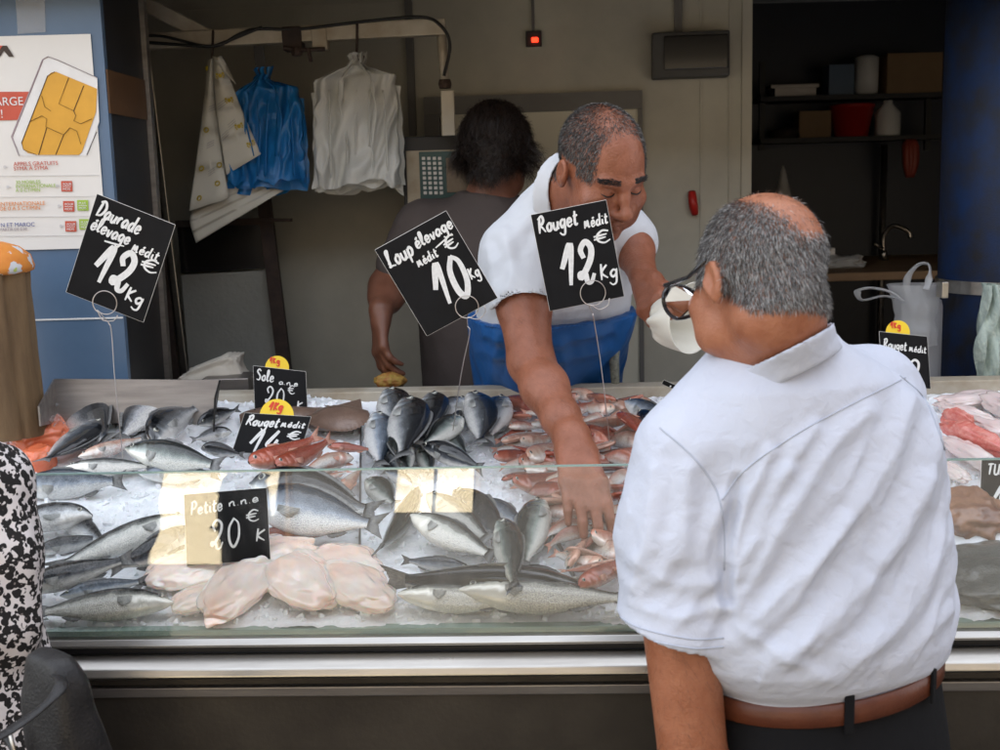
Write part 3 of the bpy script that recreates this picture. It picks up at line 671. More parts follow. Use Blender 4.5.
# ---- the customer, seen from behind
def customer():
    Y0 = 1.52; org = Vector((.41, Y0, 0)); root = empty('person', org, 'grey-haired customer in a pale blue short-sleeved shirt and glasses, back turned', 'person')
    e1 = A((math.cos(R(24)), math.sin(R(24)), 0)); e2 = A((-math.sin(R(24)), math.cos(R(24)), 0)); e3 = A((0, 0, 1))
    ho = P(757, 271, 1.45); hM = axes((-math.sin(R(25)), math.cos(R(25)), -.20), (.07, .12, 1))
    nb = A((.338, 1.50, 1.425))
    SL, SR = A(P(682, 456, 1.45)), A(P(870, 397, 1.62)); hem = A(P(671, 632, 1.415)); el = A(P(695, 775, 1.41)); wr = el+A((.05, .24, -.04))
    elr = A((.56, 1.78, 1.13)); wrr = A((.46, 1.86, 1.06))
    G = Grid((.10, 1.20, .86), (.70, 2.12, 1.69), .0034)
    G.chain([hem+A((.006, 0, .06)), el, el+(wr-el)*.4, wr], [.047, .043, .042, .029], k=.02)
    G.chain([SL, hem+A((.004, 0, .08))], [.040, .046], k=.02)
    hand_sdf(G, wr+A((.01, .03, 0)), (.2, 1, -.1), (0, .1, 1), side=1)
    G.chain([SR, elr, wrr], [.045, .042, .03], k=.02); hand_sdf(G, wrr+A((-.02, .03, 0)), (-.3, 1, -.1), (0, .1, 1), side=-1)
    G.chain([SL, (.36, 1.52, 1.36), SR], [.04, .07, .04], k=.03); G.chain([(.36, 1.52, 1.36), (.40, 1.53, 1.1), (.42, 1.53, .95)], [.075, .09, .09], k=.03)
    G.cone(A(ho)+hM@A((0, -.032, -.055)), nb, .056, .062, k=.03)
    G.cone(A(ho)+hM@A((0, -.06, -.02)), nb+A((.01, -.02, -.01)), .035, .05, k=.03)     # nape
    head_sdf(G, ho, hM, k=.012, asc=.86, jaw=.74)
    V, F = G.mesh(); V = adj_smooth(V, F, 2); NN = normals(V, F)
    body = shell('body', V, F, M['skin_c'], root, org)
    loc = lambda X: (X-A(ho))@hM
    def mask(X):
        q = loc(X); th = np.arctan2(np.abs(q[:, 0]), -q[:, 1]+1e-9)            # 0 at the back of the head
        low = -.060 + .042*np.clip((th-.7)/1.0, 0, 1)                       # hairline: low at the nape, up round the ears
        m = np.clip((q[:, 2]-low)/.012, 0, 1)*(q[:, 1] < .052)
        m *= ~((np.abs(q[:, 0]) > .068) & (q[:, 1] > -.04) & (q[:, 1] < .022) & (q[:, 2] < .012))   # ears
        b = np.sqrt(((q[:, 0]-.008)/.046)**2+((q[:, 1]+.03)/.075)**2); top = np.clip((q[:, 2]-.018)/.02, 0, 1)
        return m*(1-top*np.clip((1.15-b)/.3, 0, 1)*.97)
    def dirs(X):
        q = loc(X); d = np.stack([q[:, 0]*1.2, q[:, 1]*.6-.03, -np.ones(len(q))*.14], 1); return d@hM.T
    hairs('hair', V, NN, F, mask, 44000, .0095, dirs, M['hair_grey'], root, org, width=.00058, segs=2, lift=.24, jitter=.22, seed=3)
    fa_ = (el-hem)/np.linalg.norm(el-hem)
    hairs('arm_hair', V, NN, F, lambda X: ((((X-hem)@fa_) > .0) & (np.linalg.norm((X-hem)-((X-hem)@fa_)[:, None]*fa_, axis=1) < .08) & (((X-hem)@fa_) < .3))*1.0, 1100, .014, lambda X: np.tile(fa_*.8+A((.4, .3, 0)), (len(X), 1)), M['brow'], root, org, width=.0002, segs=3, lift=.22, jitter=.35, seed=15)
    # shirt
    tab = [(.975, .003, 0, .158, .118), (1.012, .002, 0, .168, .125), (1.03, -.004, 0, .184, .138), (1.06, -.016, 0, .200, .148), (1.10, -.022, 0, .206, .150), (1.18, -.020, 0, .198, .14), (1.28, -.025, 0, .192, .132), (1.345, -.03, -.005, .182, .118), (1.40, -.05, -.01, .14, .10), (1.45, -.07, -.012, .066, .066)]
    S = Grid((.08, 1.20, .88), (.72, 1.90, 1.56), .0038)
    O = A((org.x, org.y, 0))
    S.chain([nb+A((-.05, -.03, -.035)), SL+A((.012, .0, .004)), SL+(hem-SL)*.4, hem], [.05, .060, .064, .070], k=.045)
    S.chain([nb+A((.03, .01, -.03)), SR], [.062, .060], k=.06); S.chain([SR, SR+(elr-SR)*.75], [.062, .066], k=.045)
    S.chain([nb+A((0, 0, -.05)), nb+A((.016, -.004, .0))], [.075, .068], k=.03)
    ax = (hem-SL)/np.linalg.norm(hem-SL); cutd = A((ax[0], ax[1]+.1, ax[2])); cutd /= np.linalg.norm(cutd)
    def cut(p, n): return lambda X: -((X-A(p))@n)
    tilt = A((-.30, .05, -.95)); tilt /= np.linalg.norm(tilt)
    S.put(hem-.12, hem+.12, lambda X: np.maximum(-((X-(hem-tilt*.004))@tilt), np.linalg.norm(X-hem, axis=-1)-.115), k=.003, op='s')
    S.cone(hem-ax*.05, hem+ax*.03, .056, .066, k=.004, op='s')
    S.put((.15, 1.25, .9), (.68, 1.8, 1.46), lambda X: rings_sdf(X, O, e1, e2, e3, tab), k=.022)
    V, F = S.mesh(); V = adj_smooth(V, F, 2); NN = normals(V, F); px = project(V)
    L_ = [([(912, 398), (884, 470), (815, 560), (735, 640)], .0060, 10), ([(940, 440), (905, 530), (836, 615), (742, 690)], .0075, 12), ([(868, 412), (828, 452), (775, 535), (738, 610)], .0055, 9),
          ([(948, 540), (905, 615), (838, 672), (775, 700)], .006, 11), ([(815, 430), (765, 500), (733, 585)], .005, 8), ([(771, 452), (748, 505), (731, 560)], .005, 6), ([(952, 610), (890, 672)], .004, 8),
          ([(842, 520), (800, 590), (755, 640)], .004, 7), ([(925, 480), (880, 560)], .004, 8), ([(735, 625), (790, 660), (850, 690)], .003, 6), ([(790, 470), (752, 545), (738, 575)], .004, 6),
          ([(722, 500), (705, 555), (718, 612)], .0045, 7), ([(636, 560), (676, 585), (716, 580)], .003, 7), ([(630, 605), (676, 618), (718, 605)], .003, 6), ([(655, 470), (648, 530), (634, 590)], .004, 9), ([(690, 470), (686, 530), (700, 590)], .003, 8),
          ([(738, 480), (728, 540), (727, 600)], -.006, 5), ([(640, 640), (700, 648)], .002, 5)]
    hemw = np.where(np.linalg.norm(V-hem, axis=1) < .12, np.clip(((hem-V)@tilt-.004)/.045, 0, 1), 1)
    V = V+hemw[:, None]*(fold(V, NN, px, L_)-V)*np.clip((V[:, 2]-1.03)/.06, 0, 1)[:, None]
    q = (V-O); a_, h_ = q@e1, V[:, 2]; d = .0030*(1-2.2*np.abs(vnoise((a_-h_*.85)*20, (h_+a_)*4.5, seed=5)))+.0016*(1-2.2*np.abs(vnoise((a_-h_*.7)*46, (h_+a_)*11, seed=6)))+.0007*vnoise(a_*95, h_*95, (q@e2)*95, seed=8)
    V = V + NN*(hemw*d*np.clip((1.40-h_)/.1, .15, 1)*np.clip((h_-1.03)/.06, 0, 1))[:, None]
    sh = shell('shirt', V, F, M['shirt_blue'], root, org)
    for pts in ([(722, 500), (745, 470), (800, 432), (860, 400), (905, 378)], [(660, 428), (692, 456), (716, 490), (724, 530), (724, 570)], [(611, 620), (640, 637), (690, 648), (724, 647)], [(613, 612), (640, 628), (690, 639), (724, 638)], [(900, 376), (925, 400), (945, 450)]):
        seam('seam', pts, sh, M['seam'], sh, org)
    cn_ = A((-.50, .20, 1)); collar_shell('collar', G, M['shirt_blue'], root, org, A((.318, 1.46, 1.462)), cn_, .135, -.028, -.062, .003, .008, .012)
    # belt, loops and trousers
    rb = []
    bt_ = [(-.015, 0), (-.0135, .004), (.0135, .004), (.015, 0), (.012, -.004), (-.012, -.004)]
    for dz, dr in bt_ + [bt_[0]]:
        rb.append([Vector(O + e1*(.005+(.175+dr)*math.cos(t)) + e2*((.133+dr)*math.sin(t)) + A((0, 0, 1.004+dz+.010*math.cos(t)))) for t in np.linspace(0, 2*math.pi, 65)])
    MB().grid(rb).build('belt', M['belt'], root, smooth=True)
    T = Grid((.12, 1.25, .02), (.75, 1.85, 1.06), .008)
    tb = [(.60, 0, 0, .185, .14), (.84, .003, 0, .188, .148), (.93, .004, 0, .176, .134), (.975, .004, 0, .169, .127), (1.03, .003, 0, .162, .120)]
    T.put((.2, 1.3, .6), (.65, 1.75, 1.03), lambda X: rings_sdf(X, O, e1, e2, e3, tb), k=.02)
    for sx in (-1, 1): T.chain([O+e1*sx*.09+A((0, 0, .72)), O+e1*sx*.10+A((0, .0, .42)), O+e1*sx*.10+A((0, 0, .07))], [.095, .075, .06], k=.03)
    V, F = T.mesh(); V = adj_smooth(V, F, 2); shell('trousers', V, F, M['trousers'], root, org)
    for t in (-1.1, -1.9): 
        c = O+e1*(.005+.1795*math.cos(t))+e2*(.1375*math.sin(t))+A((0, 0, 1.004+.010*math.cos(t))); tg_ = e1*(-math.sin(t))+e2*math.cos(t); nn = e1*math.cos(t)+e2*math.sin(t)
        MB().obox(c-tg_*.006-A((0, 0, .024)), tg_*.012, nn*.004, (0, 0, .05)).build('belt_loop', M['trousers'], root, bevel=.001)
    for sx in (-1, 1):
        c = O+e1*sx*.10+e2*.06; MB().lathe([(.01, 0), (.045, .003), (.05, .03), (.04, .07), (.02, .09)], (c[0], c[1], .002), 16).build('shoe', M['sole_shoe'], root, smooth=True)
    # spectacles
    gl = tag(MB().tube([ho+Vector(hM@A(p)) for p in ((-.082, -.012, .006), (-.079, .03, -.008), (-.075, .088, -.010))], [.0022, .0026, .003], 8).build('glasses', M['black_plastic'], root, off=org, smooth=True))
    MB().tube([ho+Vector(hM@A(p)) for p in ((.082, -.012, .006), (.079, .03, -.008), (.075, .088, -.010))], [.0022, .0026, .003], 8).build('temple_arm', M['black_plastic'], gl, off=org, smooth=True)
    MB().tube([ho+Vector(hM@A(p)) for p in ((-.010, .118, -.012), (0, .121, -.010), (.010, .118, -.012))], .0022, 8).build('bridge', M['black_plastic'], gl, off=org, smooth=True)
    for sx in (-1, 1):
        ring = [ho+Vector(hM@A((sx*(.042+.033*math.cos(t)), .114-.022*abs(math.cos(t))*(1 if math.cos(t) > 0 else .2), -.026+.021*math.sin(t)*(1.0)))) for t in np.linspace(0, 2*math.pi, 33)]
        MB().tube(ring, .0026, 8, caps=False).build('rim', M['black_plastic'], gl, off=org, smooth=True)
        MB().add(ring[:-1], [tuple(range(32))]).build('lens', M['lens'], gl, off=org)
    return root
customer()

# ---- the fishmonger bending over the counter
def seller():
    W = A(P(548, 352, 2.93)); Nk = A(P(566, 196, 2.50)); org = Vector((W[0], W[1], .262)); root = empty('person', org, 'fishmonger in white polo shirt and blue apron reaching down into the fish', 'person')
    e3 = (Nk-W); LT = np.linalg.norm(e3); e3 /= LT; e1 = A((.80, .60, 0)); e1 -= e3*(e1@e3); e1 /= np.linalg.norm(e1); e2 = np.cross(e3, e1)
    ho = P(603, 163, 2.37); hM = axes((.42, -.80, -.50), (-.02, -.1, 1))
    S_R = A(P(519, 258, 2.50)); slv = A(P(524, 306, 2.41)); el = A(P(531, 362, 2.34)); wr = A(ICE(572, 438, .155))
    S_L = A(P(603, 222, 2.80)); elL = A(P(629, 238, 2.66)); wrL = A(P(644, 277, 2.49))
    G = Grid((-.05, 1.85, .98), (.48, 3.1, 1.86), .0034)
    G.chain([S_R, slv, el, el+(wr-el)*.35, el+(wr-el)*.75, wr], [.060, .053, .044, .0445, .0345, .030], k=.02)
    tipc = A(ICE(590, 513, .085)); fd = tipc-wr; fd /= np.linalg.norm(fd)
    G.cone(wr, wr+fd*.03, .031, .030, k=.02)
    nails = hand_sdf(G, wr+fd*.022, fd, (.0, -.35, 1), sc=1.04, curls=((.15, .30, .25), (.12, .28, .25), (.14, .3, .25), (.2, .3, .25)), spread=(.05, .01, -.03, -.07), side=-1, k=.0028, thumb=((.25, -.2, .5), (.1, 0, .4)))
    G.chain([S_L, elL, elL+(wrL-elL)*.35, wrL], [.058, .044, .042, .028], k=.02)
    fL = A(P(658, 318, 2.37))-wrL; fL /= np.linalg.norm(fL)
    hand_sdf(G, wrL+fL*.015, fL, (-.75, -.55, .35), sc=.92, curls=((.75, 1.0, .7),)*4, side=-1, thumb=((.4, 0, .5), (.2, 0, .3)))
    G.chain([W+e3*.1, Nk-e3*.12], [.08, .06], k=.02); G.chain([S_R, Nk-e3*.11, S_L], [.045, .06, .045], k=.02)
    G.cone(A(ho)+hM@A((0, -.03, -.05)), Nk, .057, .064, k=.03)
    head_sdf(G, ho, hM, k=.012, jaw=1.06, asc=1.0)
    V, F = G.mesh(); V = adj_smooth(V, F, 1, .4); NN = normals(V, F); body = shell('body', V, F, M['skin_a'], root, org)
    loc = lambda X: (X-A(ho))@hM
    def mask(X):
        q = loc(X); th = np.arctan2(np.abs(q[:, 0]), -q[:, 1]+1e-9); low = -.07+.06*np.clip((th-.7)/1.0, 0, 1)
        m = np.clip((q[:, 2]-low)/.015, 0, 1)*np.clip((.052-.4*np.clip(.07-np.abs(q[:, 0]), 0, 1)*0-q[:, 1]+.03*np.clip((np.abs(q[:, 0])-.04)/.03, 0, 1))/.016, 0, 1)
        m *= ~((np.abs(q[:, 0]) > .070) & (q[:, 1] > -.04) & (q[:, 1] < .022) & (q[:, 2] < .014))
        top = np.clip((q[:, 2]-.075)/.012, 0, 1)*np.clip(1.2-np.sqrt((q[:, 0]/.05)**2+((q[:, 1]-.03)/.06)**2), 0, 1)
        return m*(1-.55*np.clip(top*2, 0, 1))
    def dirs(X):
        q = loc(X); return np.stack([q[:, 0], q[:, 1]*.2+.03, -np.ones(len(q))*.05], 1)@hM.T
    hairs('hair', V, NN, F, mask, 42000, .008, dirs, M['hair_salt'], root, org, width=.00075, segs=2, lift=.22, jitter=.25, seed=4)
    fa_ = (wr-el)/np.linalg.norm(wr-el)
    def arm(X):
        t = ((X-el)@fa_)/np.linalg.norm(wr-el); r_ = np.linalg.norm((X-el)-((X-el)@fa_)[:, None]*fa_, axis=1); return ((t > -.5) & (t < 1.0) & (r_ < .09))*1.0
    hairs('arm_hair', V, NN, F, arm, 1500, .013, lambda X: np.tile(fa_*.8+A((.5, 0, -.3)), (len(X), 1)), M['brow'], root, org, width=.00022, segs=3, lift=.25, jitter=.3, seed=14)
    def brow(X):
        q = loc(X); x = np.abs(q[:, 0]); c = .008-.10*np.clip(x-.03, 0, 1)*1.2+.04*np.clip(.02-x, -1, 0)*0
        return ((x > .013) & (x < .050) & (np.abs(q[:, 2]-c) < .0048) & (q[:, 1] > .05))*1.0
    hairs('eyebrow', V, NN, F, brow, 900, .008, lambda X: (np.stack([np.sign(loc(X)[:, 0]), 0*X[:, 0], .15+0*X[:, 0]], 1))@hM.T, M['brow'], root, org, width=.0007, segs=2, lift=.3, jitter=.2, seed=5)
    for sx in (-1, 1):      # lashes over lowered eyes
        pts = [ho+Vector(hM@A((sx*x, y, z))) for x, y, z in ((.017, .0835, -.0205), (.024, .0875, -.0225), (.031, .0885, -.0235), (.038, .0865, -.0225), (.045, .0795, -.0195))]
        MB().tube(catmull(pts, 4), .0013, 6).build('eyelash', M['brow'], root, smooth=True)
    def stub(X):
        q = loc(X); return ((q[:, 2] < -.062) & (q[:, 2] > -.15) & (q[:, 1] > .02) & ~((np.abs(q[:, 2]+.087) < .012) & (np.abs(q[:, 0]) < .026)) & (np.abs(q[:, 0]) < .075))*1.0
    hairs('stubble', V, NN, F, stub, 3500, .0016, lambda X: np.tile(A((0, 0, -1))@hM.T, (len(X), 1)), M['brow'], root, org, width=.0004, segs=1, lift=.6, jitter=.3, seed=6)
    mt_nail = mat('nail', (.38, .19, .13), .3)
    for (p, dv, nn, r_) in nails:
        s_ = dv.cross(nn).normalized(); MB().add([p+s_*(r_*.62*math.cos(t))+dv*(r_*.8*math.sin(t)-r_*.3)+nn*(.0010-.0014*math.cos(t)**2) for t in np.linspace(0, 6.283, 13)[:-1]], [tuple(range(12))]).build('fingernail', mt_nail, root, off=org)
    # polo
    tab = [(-.06, 0, 0, .165, .14), (.04, 0, 0, .172, .145), (.16, 0, .0, .182, .142), (.28, 0, 0, .185, .128), (LT-.13, 0, 0, .165, .112), (LT-.06, 0, 0, .115, .092), (LT, 0, 0, .068, .066)]
    S = Grid((-.2, 2.2, 1.1), (.5, 3.15, 1.85), .0038)
    S.put(np.minimum(W, Nk)-.22, np.maximum(W, Nk)+.2, lambda X: rings_sdf(X, W, e1, e2, e3, tab), k=.01)
    S.chain([Nk-e3*.06, S_R, slv], [.06, .075, .071], k=.05); S.chain([Nk-e3*.06, S_L, elL+(wrL-elL)*.10], [.06, .07, .060], k=.05)
    ax = slv-S_R; ax /= np.linalg.norm(ax); cut = A((.02, -.1, -1)); cut /= np.linalg.norm(cut)
    S.put(slv-.1, slv+.1, lambda X: np.maximum(-((X-(slv+cut*.006))@cut), np.linalg.norm(X-slv, axis=-1)-.10), k=.003, op='s')
    S.cone(slv-ax*.03, slv+ax*.04, .062, .066, k=.004, op='s')
    V, F = S.mesh(); V = adj_smooth(V, F, 6); NN = normals(V, F); px = project(V)
    V = fold(V, NN, px, [([(552, 175), (530, 215), (497, 262)], .004, 7), ([(505, 235), (512, 270), (500, 305)], .005, 6), ([(540, 240), (545, 275), (535, 305)], .004, 6), ([(500, 290), (530, 300), (548, 296)], .003, 5), ([(560, 220), (580, 260), (600, 310)], .005, 8), ([(550, 312), (590, 306), (612, 290)], .005, 7), ([(488, 250), (494, 280), (490, 310)], .004, 5)])
    V = V + NN*(.0028*vnoise(V[:, 0]*22, V[:, 1]*22, V[:, 2]*22, seed=9)+.0012*vnoise(V[:, 0]*60, V[:, 1]*60, V[:, 2]*60, seed=10))[:, None]
    V = adj_smooth(V, F, 2)
    po = shell('polo_shirt', V, F, M['polo_white'], root, org)
    cd = A(ho)+hM@A((0, -.02, -.10))-Nk; cn_ = cd/np.linalg.norm(cd)+A((0, .25, .1)); collar_shell('collar', G, M['polo_white'], root, org, Nk+cn_*.012, cn_, .14, .016, -.020, .003, .008, .016)
    # apron round waist and hips
    zt_ = P(548, 322, 2.8).z; T = Grid((-.25, 2.45, .3), (.50, 3.3, 1.6), .006)
    O = A((W[0], W[1]+.02, 0)); f1 = A((.9, .42, 0)); f1 /= np.linalg.norm(f1); f2 = np.cross(A((0, 0, 1)), f1)
    tb = [(.62, 0, 0, .19, .16), (1.0, 0, 0, .187, .16), (W[2]-.02, 0, 0, .182, .157)]
    tb2 = [(-.08, 0, 0, .186, .160), (.0, 0, 0, .190, .164), (.20, 0, 0, .200, .160), (.36, 0, 0, .198, .142)]
    T.put((-.15, 2.65, .62), (.4, 3.25, 1.45), lambda X: rings_sdf(X, O, f1, f2, A((0, 0, 1)), tb, 2.2), k=.01)
    ztop = P(548, 321, 2.66).z
    T.put(W-.32, W+.4, lambda X: np.maximum(rings_sdf(X, W, e1, e2, e3, tb2), X[..., 2]-ztop-.05*(X[..., 1]-2.66)), k=.012)
    V, F = T.mesh(); V = adj_smooth(V, F, 2); NN = normals(V, F); px = project(V)
    V = fold(V, NN, px, [([(485, 335), (540, 345), (612, 330)], .006, 5), ([(480, 352), (540, 362), (610, 350)], .004, 5), ([(500, 335), (492, 370), (488, 395)], .006, 6), ([(560, 345), (570, 395)], .005, 6), ([(600, 335), (598, 390)], .005, 6)])
    V = V+NN*(.004*vnoise(V[:, 0]*30, V[:, 1]*30, V[:, 2]*9, seed=12))[:, None]
    shell('apron', V, F, M['apron'], root, org)
    MB().tube([P(612, 326, 2.78), P(617, 340, 2.78), P(614, 360, 2.77), P(616, 392, 2.76)], [.006, .010, .012, .010], 8).build('apron_string', cloth_mat('speckled_cord', (.05, .06, .05), (.3, .3, .25), nscale=120), root, smooth=True)
    T = Grid((-.2, 2.6, .24), (.5, 3.3, .75), .01)
    for sx in (-1, 1): T.chain([O+f1*sx*.08+A((0, 0, .68)), O+f1*sx*.09+A((0, 0, .33))], [.09, .07], k=.02)
    V, F = T.mesh(); shell('trousers', V, F, M['trousers'], root, org)
    return root
seller()

# ---- the other fishmonger, back turned
def helper_man():
    O = A(P(482, 300, 3.22)); org = Vector((O[0], O[1], .262)); root = empty('person', org, 'black-haired man in a brown t-shirt with his back turned by the hanging scale', 'person')
    e1, e2, e3 = A((.97, -.24, 0)), A((.24, .97, 0)), A((0, 0, 1)); O0 = A((O[0], O[1], 0))
    ho = P(496, 146, 3.22); hM = axes((.15, 1, -.30), (0, .2, 1)); nb = A(P(490, 197, 3.22))
    S_L = A(P(424, 228, 3.20)); el = A(P(389, 288, 3.16)); wr = A(P(381, 310, 3.05)); S_R = A(P(552, 226, 3.24)); eR = A(P(575, 300, 3.45))
    G = Grid((-.45, 2.75, 1.0), (.40, 3.75, 1.95), .0042)
    G.chain([S_L, el, el+(wr-el)*.4, wr], [.055, .052, .044, .030], k=.02); G.chain([S_R, eR, eR+A((-.1, .2, .1))], [.055, .048, .032], k=.02)
    hand_sdf(G, wr+A((0, -.01, -.015)), (.02, -.25, -1), (-.9, -.4, .1), sc=.95, curls=((.3, .4, .3), (.35, .45, .3), (.4, .5, .3), (.4, .5, .3)), side=1, k=.005)
    G.chain([S_L, nb-e3*.06, S_R], [.05, .07, .05], k=.03); G.chain([nb, nb-e3*.4], [.055, .09], k=.03); G.cone(A(ho)+hM@A((0, -.03, -.05)), nb, .054, .058, k=.03)
    head_sdf(G, ho, hM, k=.012)
    V, F = G.mesh(); V = adj_smooth(V, F, 2); NN = normals(V, F); shell('body', V, F, M['skin_b'], root, org)
    loc = lambda X: (X-A(ho))@hM
    def mask(X):
        q = loc(X); th = np.arctan2(np.abs(q[:, 0]), -q[:, 1]+1e-9); low = -.085+.05*np.clip((th-.7)/1.0, 0, 1)
        return np.clip((q[:, 2]-low)/.01, 0, 1)*(q[:, 1] < .06)
    def dirs(X):
        q = loc(X); return np.stack([q[:, 0]*1.4, q[:, 1]*.8-.02, .045-np.ones(len(q))*.09], 1)@hM.T
    hairs('hair', V, NN, F, mask, 12000, .075, dirs, M['hair_black'], root, org, width=.0014, segs=9, lift=.5, jitter=.12, curl=1.15, lenvar=.35, seed=8, gravity=1.0)
    tab = [(.80, 0, 0, .168, .12), (1.0, 0, 0, .165, .12), (1.2, 0, 0, .172, .12), (nb[2]-.14, 0, 0, .19, .115), (nb[2]-.06, 0, 0, .13, .09), (nb[2]+.01, .01, 0, .062, .06)]
    S = Grid((-.4, 2.85, .8), (.40, 3.65, 1.75), .005)
    S.put((-.3, 2.9, .8), (.3, 3.6, nb[2]+.01), lambda X: rings_sdf(X, O0, e1, e2, e3, tab), k=.01)
    S.chain([nb-e3*.06, S_L, S_L+(el-S_L)*.62], [.055, .068, .07], k=.05); S.chain([nb-e3*.06, S_R, S_R+(eR-S_R)*.6], [.055, .068, .07], k=.05)
    V, F = S.mesh(); V = adj_smooth(V, F, 3); NN = normals(V, F)
    V = V+NN*(.005*vnoise(V[:, 0]*14, V[:, 1]*14, V[:, 2]*8, seed=13)+.002*vnoise(V[:, 0]*40, V[:, 1]*40, V[:, 2]*30, seed=14))[:, None]
    shell('t_shirt', V, F, M['tee_brown'], root, org)
    MB().tube([Vector(nb+A((math.cos(t)*.058, math.sin(t)*.056, .012+.006*math.sin(t)))) for t in np.linspace(0, 6.283, 33)], .005, 8, caps=False).build('neckline', M['polo_white'], root, smooth=True)
    T = Grid((-.35, 2.9, .24), (.35, 3.6, .95), .01)
    for sx in (-1, 1): T.chain([O0+e1*sx*.09+A((0, 0, .85)), O0+e1*sx*.09+A((0, 0, .33))], [.1, .07], k=.02)
    V, F = T.mesh(); shell('trousers', V, F, M['trousers'], root, org)
    return root
helper_man()

# ---- the woman at the left edge
def leopard():
    mt = cloth_mat('leopard_print', (.62, .58, .57), (.58, .54, .53)); N, L, I = nodes(mt)
    tc = N.new('ShaderNodeTexCoord'); n = N.new('ShaderNodeTexNoise'); n.inputs['Scale'].default_value = 60; n.inputs['Detail'].default_value = 2; L.new(tc.outputs['Object'], n.inputs['Vector'])
    mx = N.new('ShaderNodeMix'); mx.data_type = 'VECTOR'; mx.inputs['Factor'].default_value = .009
    L.new(tc.outputs['Object'], mx.inputs['A']); L.new(n.outputs['Color'], mx.inputs['B'])
    v = N.new('ShaderNodeTexVoronoi'); v.inputs['Scale'].default_value = 92; L.new(mx.outputs['Result'], v.inputs['Vector'])
    r1 = N.new('ShaderNodeValToRGB'); r1.color_ramp.interpolation = 'CONSTANT'; e = r1.color_ramp.elements
    e[0].position = 0; e[0].color = (.30, .27, .26, 1); e[1].position = .13; e[1].color = (0, 0, 0, 1); x = e.new(.60); x.color = (1, 1, 1, 1)
    L.new(v.outputs['Distance'], r1.inputs[0])
    n2 = N.new('ShaderNodeTexNoise'); n2.inputs['Scale'].default_value = 120; n2.inputs['Detail'].default_value = 1; L.new(tc.outputs['Object'], n2.inputs['Vector'])
    gt = N.new('ShaderNodeMath'); gt.operation = 'GREATER_THAN'; gt.inputs[1].default_value = .60; L.new(n2.outputs['Fac'], gt.inputs[0])
    mm = N.new('ShaderNodeMix'); mm.data_type = 'RGBA'; mm.inputs['B'].default_value = (1, 1, 1, 1); L.new(gt.outputs[0], mm.inputs['Factor']); L.new(r1.outputs[0], mm.inputs['A'])
    ml = N.new('ShaderNodeMix'); ml.data_type = 'RGBA'; ml.blend_type = 'MULTIPLY'; ml.inputs['Factor'].default_value = .97
    src = I['Base Color'].links[0].from_socket; L.new(src, ml.inputs['A']); L.new(mm.outputs['Result'], ml.inputs['B']); L.new(ml.outputs['Result'], I['Base Color']); return mt
def woman():
    O = A((-.825, 1.645, 0)); org = Vector((O[0], O[1], 0)); root = empty('person', org, 'woman in a black and white leopard print blouse at the edge of the picture', 'person')
    M['leopard'] = leopard(); e1, e2, e3 = A((.9, -.42, 0)), A((.42, .9, 0)), A((0, 0, 1))
    S_R = A(P(-10, 484, 1.62)); hem = A(P(0, 622, 1.58)); el = A(P(-22, 664, 1.58)); wr = A(P(-34, 745, 1.66)); S_L = O+A((-.19, .06, 1.21)); ho = Vector((-.90, 1.645, 1.42)); nb = O+A((-.05, 0, 1.265))
    G = Grid((-1.25, 1.35, .65), (-.45, 2.05, 1.64), .006)
    G.chain([S_R, el, wr], [.045, .042, .03], k=.02); G.chain([S_L, S_L+A((-.05, .02, -.3)), S_L+A((0, .2, -.4))], [.045, .042, .03], k=.02); G.chain([S_R, nb-e3*.06, S_L], [.04, .06, .04], k=.03); G.chain([nb, nb-e3*.4], [.05, .09], k=.03)
    hand_sdf(G, wr+A((.0, .02, -.01)), (.1, .6, -.5), (.6, 0, .5), sc=.9, side=1)
    hM = axes((.1, 1, -.2), (0, .1, 1)); G.cone(A(ho)+hM@A((0, -.03, -.05)), nb, .05, .05, k=.03); head_sdf(G, ho, hM, asc=.96)
    V, F = G.mesh(); V = adj_smooth(V, F, 2); NN = normals(V, F); shell('body', V, F, M['skin_a'], root, org)
    loc = lambda X: (X-A(ho))@hM
    hairs('hair', V, NN, F, lambda X: ((loc(X)[:, 2] > -.07) & (loc(X)[:, 1] < .045))*1.0, 7000, .05, lambda X: np.stack([loc(X)[:, 0]*1.3, loc(X)[:, 1]-.02, -.09+0*X[:, 0]], 1)@hM.T, M['hair_black'], root, org, width=.0016, segs=5, lift=.5, jitter=.2, curl=.2, seed=9, gravity=1.2)
    tab = [(.62, 0, 0, .20, .13), (.80, 0, 0, .215, .13), (.92, 0, 0, .188, .125), (1.06, 0, 0, .152, .115), (1.12, -.01, 0, .145, .11), (1.20, -.03, 0, .125, .095), (1.25, -.05, 0, .085, .075), (1.28, -.05, 0, .055, .055)]
    S = Grid((-1.25, 1.35, .6), (-.46, 2.05, 1.45), .005)
    S.put((-1.1, 1.4, .62), (-.52, 1.95, 1.28), lambda X: rings_sdf(X, O, e1, e2, e3, tab), k=.01)
    S.chain([nb-e3*.08, S_R, S_R+(hem-S_R)*.5, hem], [.045, .052, .058, .055], k=.04); S.chain([nb-e3*.08, S_L, S_L+A((-.04, .02, -.22))], [.045, .055, .06], k=.04)
    V, F = S.mesh(); V = adj_smooth(V, F, 2); NN = normals(V, F)
    V = V+NN*(.006*vnoise(V[:, 0]*30, V[:, 1]*30, V[:, 2]*6, seed=15)+.002*vnoise(V[:, 0]*50, V[:, 1]*50, V[:, 2]*30, seed=16))[:, None]
    shell('blouse', V, F, M['leopard'], root, org)
    T = Grid((-1.1, 1.35, .02), (-.45, 2.0, .75), .01)
    for sx in (-1, 1): T.chain([O+e1*sx*.08+A((0, 0, .68)), O+e1*sx*.08+A((0, 0, .06))], [.1, .06], k=.02)
    V, F = T.mesh(); shell('trousers', V, F, M['trousers'], root, org)
    return root
